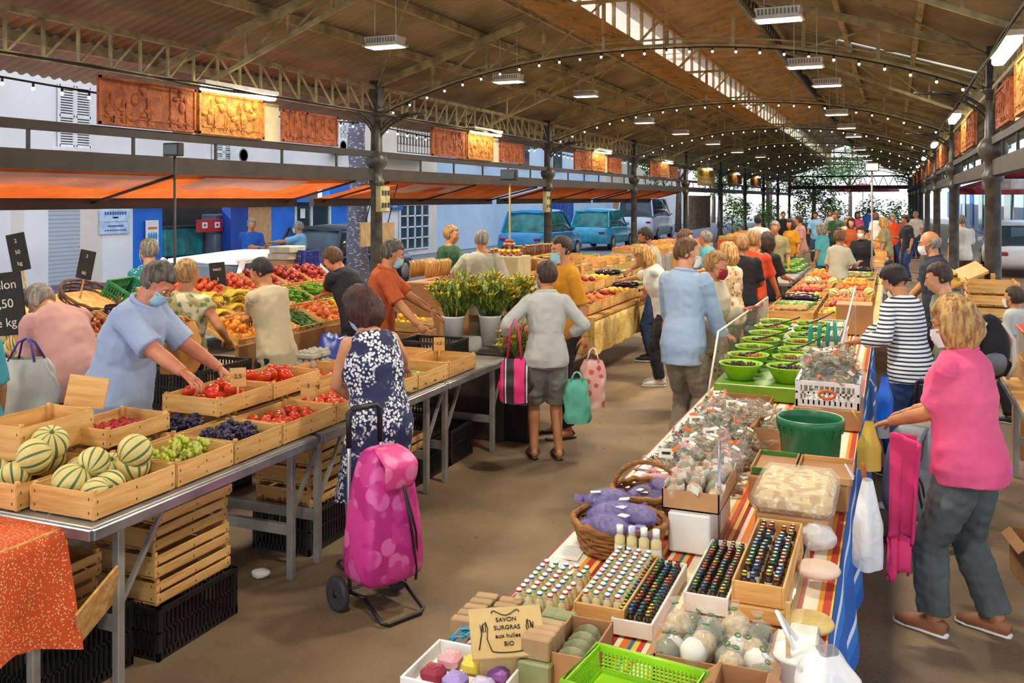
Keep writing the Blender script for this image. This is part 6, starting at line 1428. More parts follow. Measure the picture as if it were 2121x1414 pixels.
for i in range(4): blk('green_soap', -1.05 + (i % 2) * .075, 2.62 + (i // 2) * .075, TZ, (.062, .062, .075), 'soap_green', 'olive green soap cube behind the kraft box', 'soap', .05, .005, 'olive green soap cubes')
for i in range(2): blk('wrapped_soap', -.925, 2.60 + i * .07, TZ, (.065, .058, .085), 'soap_green', 'cellophane-wrapped soap with a paper band', 'soap', 0, .006, 'wrapped soaps')
for i in range(3): b = MB(); b.tube([(R.uniform(-.03, .03) + .02 * math.cos(t), .02 * math.sin(t * 1.3) + i * .01, .03 + .018 * math.sin(t + i)) for t in [j * .6 for j in range(12)]], .003, 5); tag(b.build('ribbon_coil', mat('ribbon_blue', '38b0dc', rough=.4), None, (-1.20, 2.51, TZ + .005)), 'bright blue ribbon curled by the kraft box', 'ribbon', 'blue ribbon curls')
# green tray and cardboard boxes in front
def open_box(x, y, z, w_, l, h, m, label, rz=0, t=.005, cat='box', name='cardboard_box', flaps=0):
    r = root(name, (x, y, z), label, cat, rz); b = MB(); b.box((0, 0, t / 2), (w_, l, t)); b.build('base', m, r)
    for s in (-1, 1):
        b = MB(); b.box((s * (w_ / 2 - t / 2), 0, h / 2), (t, l, h)); b.build('side_panel', m, r); b = MB(); b.box((0, s * (l / 2 - t / 2), h / 2), (w_, t, h)); b.build('end_panel', m, r)
        if flaps: b = MB(); b.box((0, 0, 0), (flaps, l, t), M=Matrix.Translation((s * (w_ / 2 + flaps * .35), 0, h - flaps * .3)) @ Matrix.Rotation(s * .7, 4, 'Y')); b.build('flap', m, r)
    return r
r = root('basket_tray', (-.60, 2.27, TZ + .075), 'bright lime green perforated plastic tray at the bottom of the picture', 'tray', -.12)
b = MB(); b.box((0, 0, .004), (.27, .19, .008), b=.003); b.build('base', 'lime', r)
for s in (-1, 1):
    for ax in (0, 1):
        b = MB(); L = .19 if ax == 0 else .27; p = s * (.135 if ax == 0 else .095)
        def bx(u, zc, du, dz): k = p + s * .012 * zc / .07; b.box((k, u, zc) if ax == 0 else (u, k, zc), (.004, du, dz) if ax == 0 else (du, .004, dz))
        bx(0, .008, L, .018); bx(0, .066, L + .02, .016)
        for q in range(5): bx(0, .02 + q * .009, L, .003)
        n = int(L / .011)
        for q in range(n): bx(-L / 2 + L * (q + .5) / n, .037, .004, .05)
        b.build('perforated_side', 'lime', r)
b = MB(); b.tube([(.155 * sx_, .11 * sy, .073) for sx_, sy in ((-1, -1), (1, -1), (1, 1), (-1, 1))], .006, 6, closed=True); b.build('rim', 'lime', r)
open_box(-.60, 2.27, TZ, .32, .24, .07, 'cardboard', 'cardboard box under the lime green tray'); open_box(-.36, 2.33, TZ, .13, .30, .12, 'cardboard', 'large cardboard box right of the lime green tray', flaps=.05)
open_box(-.83, 2.52, TZ, .13, .24, .1, 'cardboard', 'cardboard box holding round grey packets, left of the clear bags', flaps=0)
open_box(-.46, 2.64, TZ, .30, .28, .10, 'cardboard', 'cardboard box full of clear bags of soap', flaps=.04)
def bag(x, y, z, r_, h, m, label, group=None, seed=1, film='clear_bag', tie='white_plastic', name='filled_bag', card=0):
    """a filled bag: contents, loose film gathered at the neck, tie"""
    q = Vector((seed * 1.7, seed, 0)); b = MB(); b.ell((0, 0, h * .42), (r_ * .93, r_ * .8, h * .4), 12, 8, fn=lambda d: 1 + .18 * noise.noise(d * 3 + q)); o = tag(b.build(name, m, None, (x, y, z), R.uniform(0, 6)), label, 'bag', group)
    f = MB(); n = 14; prof = [(.02, 0), (1, .06), (1.05, .4), (.85, .72), (.3, .92), (.16, .97), (.42, 1.14)]
    vs = []; 
    for (pr, pz) in prof:
        for j in range(n): a = 2 * PI * j / n; g = 1 + .1 * noise.noise((a * 2, pz * 4, seed)) + (.25 * math.sin(a * 5 + seed) if pz > 1 else 0); vs.append((pr * r_ * g * math.cos(a), pr * r_ * g * .86 * math.sin(a), pz * h))
    f.add(vs, [(i * n + j, i * n + (j + 1) % n, (i + 1) * n + (j + 1) % n, (i + 1) * n + j) for i in range(len(prof) - 1) for j in range(n)], 0, True); f.build('film', film, o)
    t = MB(); t.tube([(r_ * .2 * math.cos(a), r_ * .2 * math.sin(a), h * .97) for a in [2 * PI * k / 8 for k in range(8)]], r_ * .05, 5, closed=True); t.build('tie', tie, o)
    if card: t = MB(); t.box((r_ * .5, -r_ * .75, h * .75), (.035, .002, .025)); t.build('card', 'paper', o)
    return o
KB = {}
def kbag(key, x, y, z, label, group, s=1, **k):
    if key not in KB: KB[key] = Kind(bag(0, 0, 0, k.pop('r_', .05), k.pop('h', .1), k.pop('m', 'herb'), label, group, k.pop('seed', 1), **k))
    return KB[key].put((x, y, z), (R.uniform(-.35, .35), R.uniform(-.35, .35), R.uniform(0, 6)), label, group, s)
for i in range(4):
    for j in range(4): kbag('soapbag%d' % ((i + j) % 3), -.57 + i * .075 + R.uniform(-.01, .01), 2.54 + j * .068, TZ + .03 + R.uniform(0, .03), 'clear bag of grey-white soaps tied with string in the cardboard box', 'clear soap bags', R.uniform(.8, 1.05), m=('herb', 'paper', 'dried_beige')[(i + j) % 3], r_=.047, h=.11, seed=i + j, tie='leaf_green')
for j in range(4):
    b = MB(); b.lathe([(.002, 0), (.045, .0), (.05, .012), (.045, .024), (.002, .024)], 16); b.lathe([(.0, .025), (.02, .026)], 10, 1); o = tag(b.build('soap_packet', ['herb', 'paper'], None, (-.83, 2.45 + j * .05, TZ + .045), 0), 'round grey soap packet leaning in the small cardboard box', 'packet', 'round soap packets'); o.rotation_euler = (.9, .1, R.uniform(-.3, .3))
# baskets of lavender sachets
basket(-.98, 3.47, TZ, .36, .34, .10, 'wicker basket of lavender sachets on the striped cloth', handle=0)
def sachet(m, film, label, name):
    b = MB(); b.ell((0, 0, .035), (.085, .045, .035), 14, 8, fn=lambda d: 1 + .1 * noise.noise(d * 3)); o = tag(b.build(name, m), label, 'sachet')
    f = MB(); f.tube([(-.09, 0, .035), (-.06, 0, .036), (0, 0, .037), (.06, 0, .036), (.085, 0, .037), (.10, .0, .04), (.135, 0, .048)], [.01, .042, .05, .046, .018, .010, .036], 12, ry=[.01, .034, .040, .036, .016, .01, .012]); f.build('net', film, o)
    t = MB(); t.tube([(.1, .013 * math.cos(a), .04 + .013 * math.sin(a)) for a in [2 * PI * k / 8 for k in range(8)]], .004, 5, closed=True); t.tube([(.1, .01, .045), (.12, .04, .03), (.11, .07, .02)], .002, 4); t.build('ribbon', film.replace('organza_pink', 'ribbon_orange') if film != 'organza' else 'lav_ribbon', o)
    c_ = MB(); c_.box((.05, .03, .07), (.04, .028, .002)); c_.build('label_card', 'paper', o); return Kind(o)
mat('lav_ribbon', '6a4ec8', rough=.4)
SL_ = sachet('lavender_flower', 'organza', 'lavender sachet', 'lavender_sachet'); SP = sachet('dried_beige', 'organza_pink', 'pink sachet', 'pink_sachet')
for i, (x, y, z, rz) in enumerate(((-1.05, 3.40, .05, .4), (-.93, 3.38, .05, -.5), (-1.07, 3.52, .06, 1.2), (-.92, 3.52, .06, 2.2), (-1.0, 3.45, .11, .1), (-.90, 3.44, .11, 2.8), (-1.05, 3.56, .12, 3.5), (-.98, 3.33, .10, 5.9))): SL_.put((x, y, TZ + z), (R.uniform(-.2, .2), R.uniform(-.2, .2), rz), 'violet net sachet of lavender heaped in the wicker basket', 'lavender sachets')
basket(-.96, 3.84, TZ, .30, .30, .11, 'wicker basket with a looped handle behind the lavender sachets')
for i in range(6): SL_.put((-.96 + R.uniform(-.07, .07), 3.84 + R.uniform(-.07, .07), TZ + .04 + i * .012), (0, 0, i * 1.1), 'lavender sachet inside the handled basket', 'sachets in the handled basket', .8)
for i in range(6): SP.put((-.94 + R.uniform(-.09, .09), 4.07 + (i % 3) * .07, TZ + .01 + .045 * (i // 3)), (0, 0, i * 2.2), 'pink net sachet behind the handled basket', 'pink sachets', .9)
# raised boxes of herb sachets with orange ribbons
blk('white_box', -.72, 3.62, TZ, (.16, .22, .15), 'white_plastic', 'plain white box under the ribboned sachets', 'box'); blk('white_box', -.72, 3.88, TZ, (.16, .22, .15), 'white_plastic', 'plain white box behind the other, under the ribboned sachets', 'box')
open_box(-.72, 3.75, TZ + .152, .22, .42, .075, 'cardboard', 'shallow cardboard box of sachets with orange ribbons')
for i in range(3):
    for j in range(8): kbag('rib%d' % (j % 2), -.79 + i * .07, 3.58 + j * .052, TZ + .165 + R.uniform(0, .03), 'small clear sachet with an orange ribbon in the shallow box', 'orange-ribboned sachets', R.uniform(.9, 1.15), m=('dried_beige', 'herb')[j % 2], r_=.034, h=.085, seed=j, tie='ribbon_orange', card=1)
b = MB(); b.box((0, 0, .045), (.30, .42, .09), b=.03); o = thing1('potpourri_bag', b, voro('chips', 'd8bc84', 'f0e2bc', 38, .35, c3='b8935c', s3=20, bump=.6), 'big clear bag of pale wood chips on the herb table', 'bag', (-.37, 3.98, TZ + .10))
b = MB(); b.box((0, 0, .048), (.325, .45, .104), b=.035); b.build('film', 'matte_film', o)
blk('riser_block', -.37, 3.98, TZ, (.28, .4, .098), 'cardboard', 'flat box under the big bag of wood chips', 'box')
sack(-.27, 3.74, TZ + .0, .07, .1, 'crumpled pale plastic bag at the edge of the wood chip bag', 'frosted_bag', 4, 'crumpled_bag')
def shallow(x, y, z, w_, l, label, rim='wood', m='cardboard'): return cratetray(x, y, z, w_, l, .03, label, (m, rim), name='shallow_tray')
shallow(-.50, 4.40, TZ + .12, .17, .3, 'brown tray with a green rim in front of the green bucket', 'leaf_green'); shallow(-.28, 4.38, TZ + .12, .22, .32, 'wider plain brown tray beside the green-rimmed one')
blk('riser_block', -.39, 4.40, TZ, (.42, .36, .117), 'cardboard', 'long carton under the two brown trays', 'box')
b = MB(); b.lathe([(.128, 0), (.135, .004), (.15, .17), (.158, .175), (.158, .20), (.165, .205), (.165, .235), (.158, .24), (.152, .235), (.152, .20), (.13, .02), (.002, .015)], 40)
r = thing1('bucket', b, 'bucket_green', 'large open dark green bucket standing on the herb table', 'bucket', (-.385, 4.86, TZ + .02))
b = MB()
for k in range(18): a = 2 * PI * k / 18; b.beam((.153 * math.cos(a), .153 * math.sin(a), .165), (.163 * math.cos(a), .163 * math.sin(a), .2), .006)
b.build('ribs', 'bucket_green', r)
blk('riser_block', -.385, 4.86, TZ, (.34, .34, .018), 'white_plastic', 'white board under the green bucket', 'board')
# heaps of herb bags between the edge leaflets and the bucket
KS = {}
def herb_bundle(): 
    b = MB()
    for k in range(16): b.tube([(R.uniform(-.012, .012), -.07, .018 + R.uniform(-.01, .01)), (R.uniform(-.014, .014), 0, .02 + R.uniform(-.01, .01)), (R.uniform(-.03, .03), .08, .02 + R.uniform(-.012, .015))], .0035, 4)
    o = tag(b.build('herb_bundle', 'dried_brown'), 'x', 'herbs'); t = MB(); t.tube([(.018 * math.cos(a), -.02, .02 + .016 * math.sin(a)) for a in [2 * PI * k / 8 for k in range(8)]], .003, 4, closed=True); t.build('string', 'twine', o); return Kind(o)
PK = {}
def packet(key, label, group, x, y, z, sc):
    """flat crumpled clear packet of leaves or bark"""
    if key not in PK:
        q = random.Random(key); ms = (('herb', 'dried_beige'), ('herb_dark', 'herb'), ('dried_brown', 'dried_beige'), ('dried_beige', 'organza_pink'), ('herb', 'dried_brown'), ('dried_brown', 'herb_dark'))[key % 6]; b = MB()
        for k in range(34):
            c = (q.uniform(-.04, .04), q.uniform(-.03, .03), .008 + q.uniform(0, .03)); d = Vector((q.gauss(0, 1), q.gauss(0, 1), q.gauss(0, .4))).normalized() * q.uniform(.008, .02)
            b.tube([Vector(c) - d, c, Vector(c) + d], [.001, q.uniform(.003, .006), .001], 5, k % 2, ry=[.001, .002, .001])
        o = tag(b.build('herb_packet', list(ms)), label, 'packet'); f = MB()
        f.grid(lambda u, v: ((u - .5) * .12 * (1 - .3 * v ** 6), (v - .5) * .11, .018 + .024 * math.sin(PI * u) ** .6 * math.sin(PI * min(1, v * 1.15)) ** .6 + .004 * noise.noise((u * 9, v * 9, key))), 10, 10)
        f.grid(lambda u, v: ((u - .5) * .12, (v - .5) * .11, .016 - .014 * math.sin(PI * u) * math.sin(PI * v)), 6, 6); f.build('film', 'packet_film', o)
        t = MB(); t.box((0, .045, .03), (.034, .016, .003)) ; t.build('paper_label', ('paper', 'ribbon_orange', 'paper')[key % 3], o); PK[key] = Kind(o)
    return PK[key].put((x, y, z), (R.uniform(-.5, .9), R.uniform(-.6, .6), R.uniform(-1.2, 1.2)), label, group, sc)
HB = herb_bundle()
for i, (x, y) in enumerate([(-1.04 + .085 * (k % 6), 4.28 + .095 * (k // 6)) for k in range(96)]):
    if x > -.62 and 4.2 < y < 5.1: continue
    z = TZ + .0 + R.uniform(0, .015); kd = (i * 7 + i // 6 * 3) % 5; band = 'nearest the pink sachets' if y < 4.75 else ('left of the green bucket' if y < 5.25 else 'toward the olive bowls')
    if kd in (0, 1, 2): [packet((i * 5 + q_) % 6, 'clear packet of dried herbs in the heap, part %s' % band, 'herb packets ' + band, x + R.uniform(-.02, .02), y + R.uniform(-.02, .02), z + .025 + q_ * .045, R.uniform(.85, 1.25)) for q_ in range(2)]
    else: HB.put((x, y, z + .05 * (i % 2)), (R.uniform(-.1, .1), 0, R.uniform(0, 3)), 'bundle of dry brown sticks in the heap, part %s' % band, 'stick bundles ' + band, R.uniform(.9, 1.2))
for i in range(34):
    x, y = -.98 + R.uniform(0, .32), 4.3 + R.uniform(0, 1.5); packet(i % 6, 'clear packet lying on top of the herb heap', 'packets on top of the heap', x, y, TZ + .12, R.uniform(.9, 1.2))
for k in range(7):
    b = MB(); b.box((0, 0, 0), (.07, .002, .045)); o = tag(b.build('name_card', ['paper'], None, (-1.0 + .06 * (k % 3), 4.35 + k * .24, TZ + .14), .2), 'white name card standing in the herb heap', 'label', 'white name cards'); o.rotation_euler = (-.5, 0, .2)
    t = MB(); t.beam((-.02, -.003, .0), (.02, -.003, .0), .004, .012); t.build('writing', 'ink', o)
open_box(-.60, 5.25, TZ, .2, .3, .12, 'cardboard', 'cardboard box of sachets left of the white herb crate', flaps=.04); open_box(-.85, 5.95, TZ, .3, .2, .1, 'cardboard', 'cardboard box standing just before the olive bowls')
# white crate heaped with herb bags
bcrate(-.36, 5.95, TZ + .12, .36, .42, .15, 'white plastic crate heaped with bags of grey-green herbs', m='white_plastic')
blk('riser_block', -.36, 5.95, TZ, (.38, .46, .118), 'cardboard', 'carton under the white herb crate', 'box')
for i in range(42): packet((1, 4, 7, 10)[i % 4] if i % 3 else 0, 'clear bag of silvery herbs heaped in the white crate', 'herb bags in the white crate', -.36 + R.uniform(-.12, .12), 5.95 + R.uniform(-.16, .16), TZ + .2 + .03 * (i // 6), R.uniform(1.1, 1.5))
b = MB(); b.tube([(.045 * math.cos(t), 0, .024 * math.sin(t)) for t in [2 * PI * k / 16 for k in range(16)]], .008, 6, closed=True); thing1('orange_ring', b, 'ribbon_orange', 'orange oval ring on the front of the white crate', 'ring', (-.36, 5.725, TZ + .2))
# olive bowls
def olive_bowl(): 
    b = MB(); b.lathe([(.07, 0), (.085, .004), (.14, .10), (.148, .105), (.15, .112), (.142, .112), (.134, .10), (.08, .012), (.002, .01)], 28); return Kind(tag(b.build('olive_bowl', 'lime'), 'x', 'bowl'))
OB = olive_bowl(); OK_ = {}
for m_ in ('olive_green', 'olive_black', 'olive_brown'):
    b = MB(); q = random.Random(5)
    for k in range(110):
        a, rr = q.uniform(0, 2 * PI), .122 * q.random() ** .5; b.ell((rr * math.cos(a), rr * math.sin(a), .088 + .02 * (1 - rr / .122) + q.uniform(-.005, .008)), (.010, .010, .012), 6, 4)
    OK_[m_] = b.mesh('olives', m_)
ladle = MB(); ladle.tube([(0, -.02, .11), (0, .05, .125), (.01, .16, .16), (.015, .24, .19)], [.012, .008, .006, .008], 6); ladle.ell((0, -.04, .108), (.03, .035, .012), 10, 6); ladle_me = ladle.mesh('ladle', 'dark_iron')
rows_ = ['nearest the camera', 'second from the camera', 'third from the camera', 'fourth from the camera', 'fifth from the camera', 'sixth from the camera', 'farthest']
blk('olive_stand', -.82, 7.65, TZ, (.62, 2.6, .10), 'lime_dark', 'long low stand under the rows of lime bowls', 'stand')
for j in range(7):
    for i in range(2):
        m_ = ('olive_black', 'olive_brown', 'olive_green', 'olive_brown', 'olive_green', 'olive_brown', 'olive_green')[(j + i * 2) % 7] if j else ('olive_black', 'olive_black')[i]; x, y, z = -.98 + i * .32, 6.55 + j * .355, TZ + .101 + .02 * j * .3
        side = ('aisle', 'vendor')[i]; OB.put((x, y, z), 0, 'lime green bowl of %s olives on the %s side, %s' % (m_.split('_')[1], side, rows_[j]), 'lime green olive bowls', 1)
        tag(link('olives', OK_[m_], None, (x, y, z)), '%s olives heaped in the %s-side bowl, %s' % (m_.split('_')[1], side, rows_[j]), 'olives', None, 'stuff')
        if (i + j) % 2: o = link('ladle', ladle_me, None, (x, y, z), -1.2 + .5 * i); tag(o, 'dark ladle in the %s-side bowl of olives, %s' % (side, rows_[j]), 'ladle')
# clear guard
def pane_(pts, name, label, frame_m='white_metal'):
    """upright clear sheet with a white edge along its top"""
    P = [Vector(p) for p in pts]; c = P[0]; r = root(name, c, label, 'screen'); b = MB(); n = (P[1] - P[0]).cross(P[2] - P[1]).normalized() * .003; V = [p - c + n for p in P] + [p - c - n for p in P]; k = len(P)
    b.add(V, [tuple(range(k)), tuple(range(k, 2 * k))[::-1]] + [(i, (i + 1) % k, k + (i + 1) % k, k + i) for i in range(k)]); b.build('clear_sheet', 'clear_pane', r); return r, P, c
r, P, c = pane_([(-1.17, 6.35, TZ), (-1.17, 6.75, 1.19), (-1.17, 9.6, 1.16), (-1.17, 9.6, TZ)], 'food_guard', 'clear food guard with a pale rim on the aisle side of the olives')
b = MB(); b.tube([P[0] - c, P[1] - c, P[2] - c, P[3] - c], .008, 6); b.build('rim', 'white_metal', r)
r, P, c = pane_([(-.62, 3.6, TZ), (-.62, 3.6, 1.1), (-.62, 4.2, 1.1), (-.62, 4.2, TZ)], 'clear_divider', 'upright clear divider on a metal post amid the herb packets')
b = MB(); b.tube([(0, 0, 0), (0, 0, .42)], .006, 8); b.build('post', 'steel', r)
r, P, c = pane_([(-.265, 2.62, TZ + .05), (-.265, 2.62, 1.02), (-.265, 3.3, .98), (-.265, 3.3, TZ + .05)], 'clear_divider', 'clear divider sheet on the vendor side of the raised oil tray')
b = MB(); b.box((0, 0, .1), (.012, .012, .2)); b.build('post', 'wood', r)
r, P, c = pane_([(-.34, 7.0, TZ + .3), (-.34, 7.0, 1.12), (-.34, 9.6, 1.3), (-.34, 9.6, TZ + .3)], 'clear_divider', 'sloping pale-edged divider sheet on the vendor side of the olives'); b = MB(); b.tube([P[1] - c, P[2] - c], .008, 6); b.build('rim', 'white_metal', r); b = MB(); b.box((0, 0, -.14), (.014, .014, .3)); b.box((0, 2.6, -.14), (.014, .014, .3)); b.build('post', 'alu', r)
# knives
r = root('knife_rack', (-.50, 7.55, TZ + .1), 'bright orange utensil rack holding the teal-handled knives', 'rack'); b = MB(); b.box((0, 0, .04), (.3, .2, .08), b=.01); b.build('block', 'orange_block', r); b = MB(); [b.box((-.12 + .06 * k, 0, .083), (.012, .14, .006)) for k in range(5)]; b.build('slots', 'dark_iron', r)
blk('riser_block', -.42, 7.55, TZ, (.16, .3, .098), 'cardboard', 'carton under the orange utensil rack', 'box')
def knife():
    b = MB(); b.tube([(0, 0, 0), (0, 0, .06), (0, 0, .12), (0, 0, .15)], [.010, .013, .012, .009], 8, ry=[.007, .009, .009, .007]); o = tag(b.build('knife', 'teal_handle'), 'x', 'knife'); q = MB(); q.box((0, 0, -.06), (.022, .002, .12)); q.build('blade', 'steel', o); return Kind(o)
KN = knife()
for k in range(4): KN.put((-.60 + k * .065, 7.53, TZ + .19 + .01 * k), (R.uniform(-.15, .15), R.uniform(-.1, .15), 0), 'teal-handled knife standing in the orange rack', 'knives in the orange rack', 1.25)
for k in range(3): KN.put((-.60 + k * .09, 6.62 + .05 * k, TZ + .12), (1.2, .3, -.7), 'teal-handled knife lying before the olive bowls', 'knives lying by the bowls', 1.1)
blk('riser_block', -.52, 6.65, TZ, (.3, .2, .1), 'orange_block', 'orange board under the lying teal knives', 'board')
# right edge: hanging bags, boxes, lids
def hang_bag(px, py0, py1, X, w_, m, label, seed, name='hanging_bag'):
    a, c = gx(px, py0, X), gx(px, py1, X); h = a.z - c.z; r = root(name, (X, a.y, c.z), label, 'bag'); b = MB()
    def f(u, v):
        an = 2 * PI * u; g = (.35 + .65 * min(1, (1 - v) * 1.9)) * (1 + .1 * math.sin(an * 4 + seed) + .12 * noise.noise((u * 6, v * 3, seed))); return (.05 * g * math.cos(an) + .05, w_ / 2 * g * math.sin(an), h * v)
    b.grid(f, 26, 14); b.build('bag_body', m, r); b = MB(); b.tube([(.0, -.02, h), (-.03, 0, h + .05), (0, .02, h)], .004, 5); b.build('handle', m, r); return r
hang_bag(1768, 990, 1165, -.14, .16, 'frosted_bag', 'white plastic bag hanging crumpled from the table edge', 2); hang_bag(1812, 800, 900, -.12, .2, mat('bag_grey', 'b8b6b4', '9a9896', rough=.4), 'grey plastic bag hanging beside the striped jersey', 4); hang_bag(1815, 778, 868, -.10, .1, mat('bag_blue', '1668d8', '0e54bc', rough=.35), 'bright blue plastic bag hanging by the striped jersey', 6)
hang_bag(1778, 870, 970, -.16, .07, mat('cloth_yellow', 'd8b850', 'c0a040', rough=.8), 'yellow printed cloth bag hanging from the table edge', 8); hang_bag(1648, 1335, 1430, -.15, .14, 'frosted_bag', 'white plastic bag hanging at the very bottom of the picture', 9)
r = root('plastic_tub', (-.245, 2.66, TZ), 'white plastic tub in a clear bag on the table edge', 'tub'); b = MB(); b.lathe([(.055, 0), (.06, .005), (.066, .09), (.07, .092), (.07, .1), (.002, .1)], 20); b.build('tub', 'white_plastic', r); b = MB(); b.box((0, 0, .065), (.15, .15, .13), b=.02); b.build('film', 'clear_bag', r)
for k, (y, m_, lab) in enumerate(((3.05, mat('loofah', 'e4c878', 'c8a858', bump=.6), 'pale yellow round disc leaning at the table edge'), (3.42, mat('pinkish', 'e8ccb8', 'd4b8a4'), 'pale pink round cushion bag at the table edge'))):
    b = MB(); b.lathe([(.002, 0), (.07, .0), (.078, .012), (.07, .024), (.002, .024)], 24); o = thing1('round_disc', b, m_, lab, 'disc', (-.245, y, TZ + .005 + .03 * k))
blk('scale_box', -.25, 2.9, TZ, (.09, .12, .05), 'alu', 'small grey metal box at the table edge', 'box')
b = MB(); b.tube([(0, 0, 0), (0, .0, .0), (.02, 0, .18), (.0, 0, .36)], [.012, .014, .012, .012], 8); b.tube([(.03 * math.cos(t), 0, -.0 - .05 * math.sin(t)) for t in [2 * PI * k / 12 for k in range(12)]], .012, 6, closed=True); thing1('rope_loop', b, mat('rope_orange', 'b8642c', '9a4e20'), 'rusty orange loop hanging by the table edge', 'rope', (-.135, 4.75, .52))
# beyond the olives: display trays, cartons, produce
def metal_tray(x, y, z, w_, l, label):
    r = cratetray(x, y, z, w_, l, .05, label, ('steel', 'steel'), name='metal_tray'); return r
for k in range(2): blk('riser_block', -.55, 8.45 + .62 * k, TZ, (.3, .5, .15), 'white_plastic', 'white plinth under the %s metal tray' % ('nearer', 'farther')[k], 'plinth'); metal_tray(-.55, 8.45 + .62 * k, TZ + .152, .26, .46, 'steel tray of pale cheeses, the %s one' % ('nearer', 'farther')[k])
for i in range(3):
    for j in range(10): b_ = MB() if (i, j) == (0, 0) else None; 
b = MB(); b.lathe([(.028, 0), (.03, .004), (.03, .022), (.026, .026)], 12); CH = Kind(tag(b.build('cheese', mat('cheese', 'e8dcae', 'd0c088', rough=.7, rnd=.08)), 'x', 'cheese'))
for k in range(2):
    for i in range(4):
        for j in range(7): CH.put((-.64 + i * .062, 8.26 + .62 * k + j * .063, TZ + .162), 0, 'small pale round cheese in the %s steel tray' % ('nearer', 'farther')[k], 'cheeses in the %s tray' % ('nearer', 'farther')[k])
blk('tall_carton', -.36, 9.95, TZ, (.34, .34, .30), 'cardboard', 'tall light brown carton beyond the cheeses', 'carton'); blk('paper_stack', -.95, 9.75, TZ, (.3, .25, .03), 'paper', 'pile of white paper bags beyond the olives', 'paper')
trestle_table(-1.35, -.15, 10.4, 17.2, TZ, 'long trestle table of produce in the centre of the hall', (10.6, 12.8, 15, 17), 'wood')
T4 = [('potato', .07), ('peach', .075), ('orange', .08), ('lemon', .07), ('nectarine', .07), ('pepper', .07), ('onion', .07), ('zucchini', .05), ('apple', .075), ('orange', .08), ('aubergine', .09), ('melon', .15)]
pn = {**noun, 'potato': 'pale potato', 'onion': 'brown onion', 'aubergine': 'dark aubergine', 'melon': 'yellow melon'}
k = 0
for j in range(12):
    for i in range(2):
        kd, pt = T4[(j * 5 + i * 3) % 12]; x, y = -1.05 + i * .55, 10.75 + j * .54; lab = '%s row, %s' % (('aisle', 'vendor')[i], ('first', 'second', 'third', 'fourth', 'fifth', 'sixth', 'seventh', 'eighth', 'ninth', 'tenth', 'eleventh', 'last')[j] + ' from the camera')
        crate(x, y, TZ + .0, .5, .5, .12, 'wooden crate on the centre table, %s' % lab); fill(kd, x, y, TZ + .05, .44, .44, pt * (1.25 if j > 5 else 1.05), '%s on the centre table, crate in the %s' % (pn[kd], lab), 'centre table, %s' % lab, 2 if kd != 'melon' else 1)
# work light on a tall stand, centre
def work_light(x, y, h, label, on=1, pole='alu'):
    r = root('work_light', (x, y, 0), label, 'light'); b = MB(); b.tube([(0, 0, 0), (0, 0, h)], .014, 8); b.build('pole', pole, r)
    for k in range(3): b = MB(); a = 2.1 * k; b.tube([(0, 0, .4), (.35 * math.cos(a), .35 * math.sin(a), .01)], .012, 6); b.build('leg', pole, r)
    b = MB(); b.box((0, -.02, h + .06), (.22, .08, .14), b=.01); b.build('housing', 'dark_iron', r); b = MB(); b.box((0, -.065, h + .06), (.18, .012, .1)); b.build('lens', emit('floodlight', 'ffc878', 14) if on else 'glass_dark', r); return r
p = gd(1806, 346, 15.5); work_light(p.x, p.y, p.z - .06, 'glaring work light on a thin stand above the centre table'); p = gd(362, 310, 9.6); work_light(p.x, p.y, p.z - .06, 'unlit work light on a pole before the orange awning', 0, 'dark_iron')
p = gd(1056, 362, 11.8); work_light(p.x, p.y, p.z - .06, 'work light on a brass-coloured pole beyond the grey shirt', 0, 'twine')
# ---------------------------------------------------------------- left stalls beyond: yellow cloth
voro('yellow_print', 'd8b45c', 'a88238', 26, .3, c3='e2c47c', s3=6)
r = root('draped_table', (-3.72, 12.1, 0), 'long table under a yellow printed cloth beyond the mustard shirt', 'table')
b = MB(); b.box((0, 0, .77), (1.1, 3.8, .03)); b.build('tabletop', 'wood', r)
for x in (-.5, .45):
    for y in (-1.8, 1.8): b = MB(); b.box((x, y, .38), (.04, .04, .76)); b.build('leg', 'alu', r)
b = MB(); b.grid(lambda u, v: ((-.55 + 1.56 * u / 1.0 * .705 if u < .71 else .551 + .02 * math.sin(v * 50) * (u - .7) * 3), -1.92 + 3.84 * v, .79 if u < .71 else .79 - (u - .71) * 1.5), 20, 60); b.build('print_cloth', 'yellow_print', r)
b = MB(); b.grid(lambda u, v: (-.55 + 1.1 * u, -1.93 - .02 * math.sin(u * 25) * v, .79 - .42 * v), 24, 8); b.build('cloth_end', 'yellow_print', r)
for j in range(7):
    for i in range(2):
        x, y = -3.45 - i * .42, 10.5 + j * .52; lab = '%s row, crate %s' % (('front', 'back')[i], ('first', 'second', 'third', 'fourth', 'fifth', 'sixth', 'last')[j]); kd, pt = T4[(j * 7 + i * 5 + 6) % 12]
        crate(x, y, TZ + .0 + .12 * i, .38, .48, .12, 'wooden crate on the yellow-cloth table, %s' % lab); fill(kd, x, y, TZ + .05 + .12 * i, .34, .42, pt * 1.15, '%s on the yellow-cloth table, %s' % (pn[kd], lab), 'yellow-cloth table, %s' % lab, 2 if kd != 'melon' else 1)
        if i: crate(x, y, TZ - .005, .36, .46, .11, 'riser crate under the back row, %s' % lab)
for k in range(14): b = MB() if k == 0 else None
b = MB(); b.lathe([(.04, 0), (.045, .01), (.045, .12), (.03, .14), (.03, .15)], 12); JR = tag(b.build('preserve_jar', mat('jar_red', '8a4a2c', '5c2c1c', rough=.15, rnd=.5)), 'x', 'jar'); b = MB(); b.lathe([(.034, .145), (.036, .165), (.002, .166)], 12); b.build('lid', mat('lid_gold', 'd8b060', rough=.3, metal=.6), JR); JR = Kind(JR)
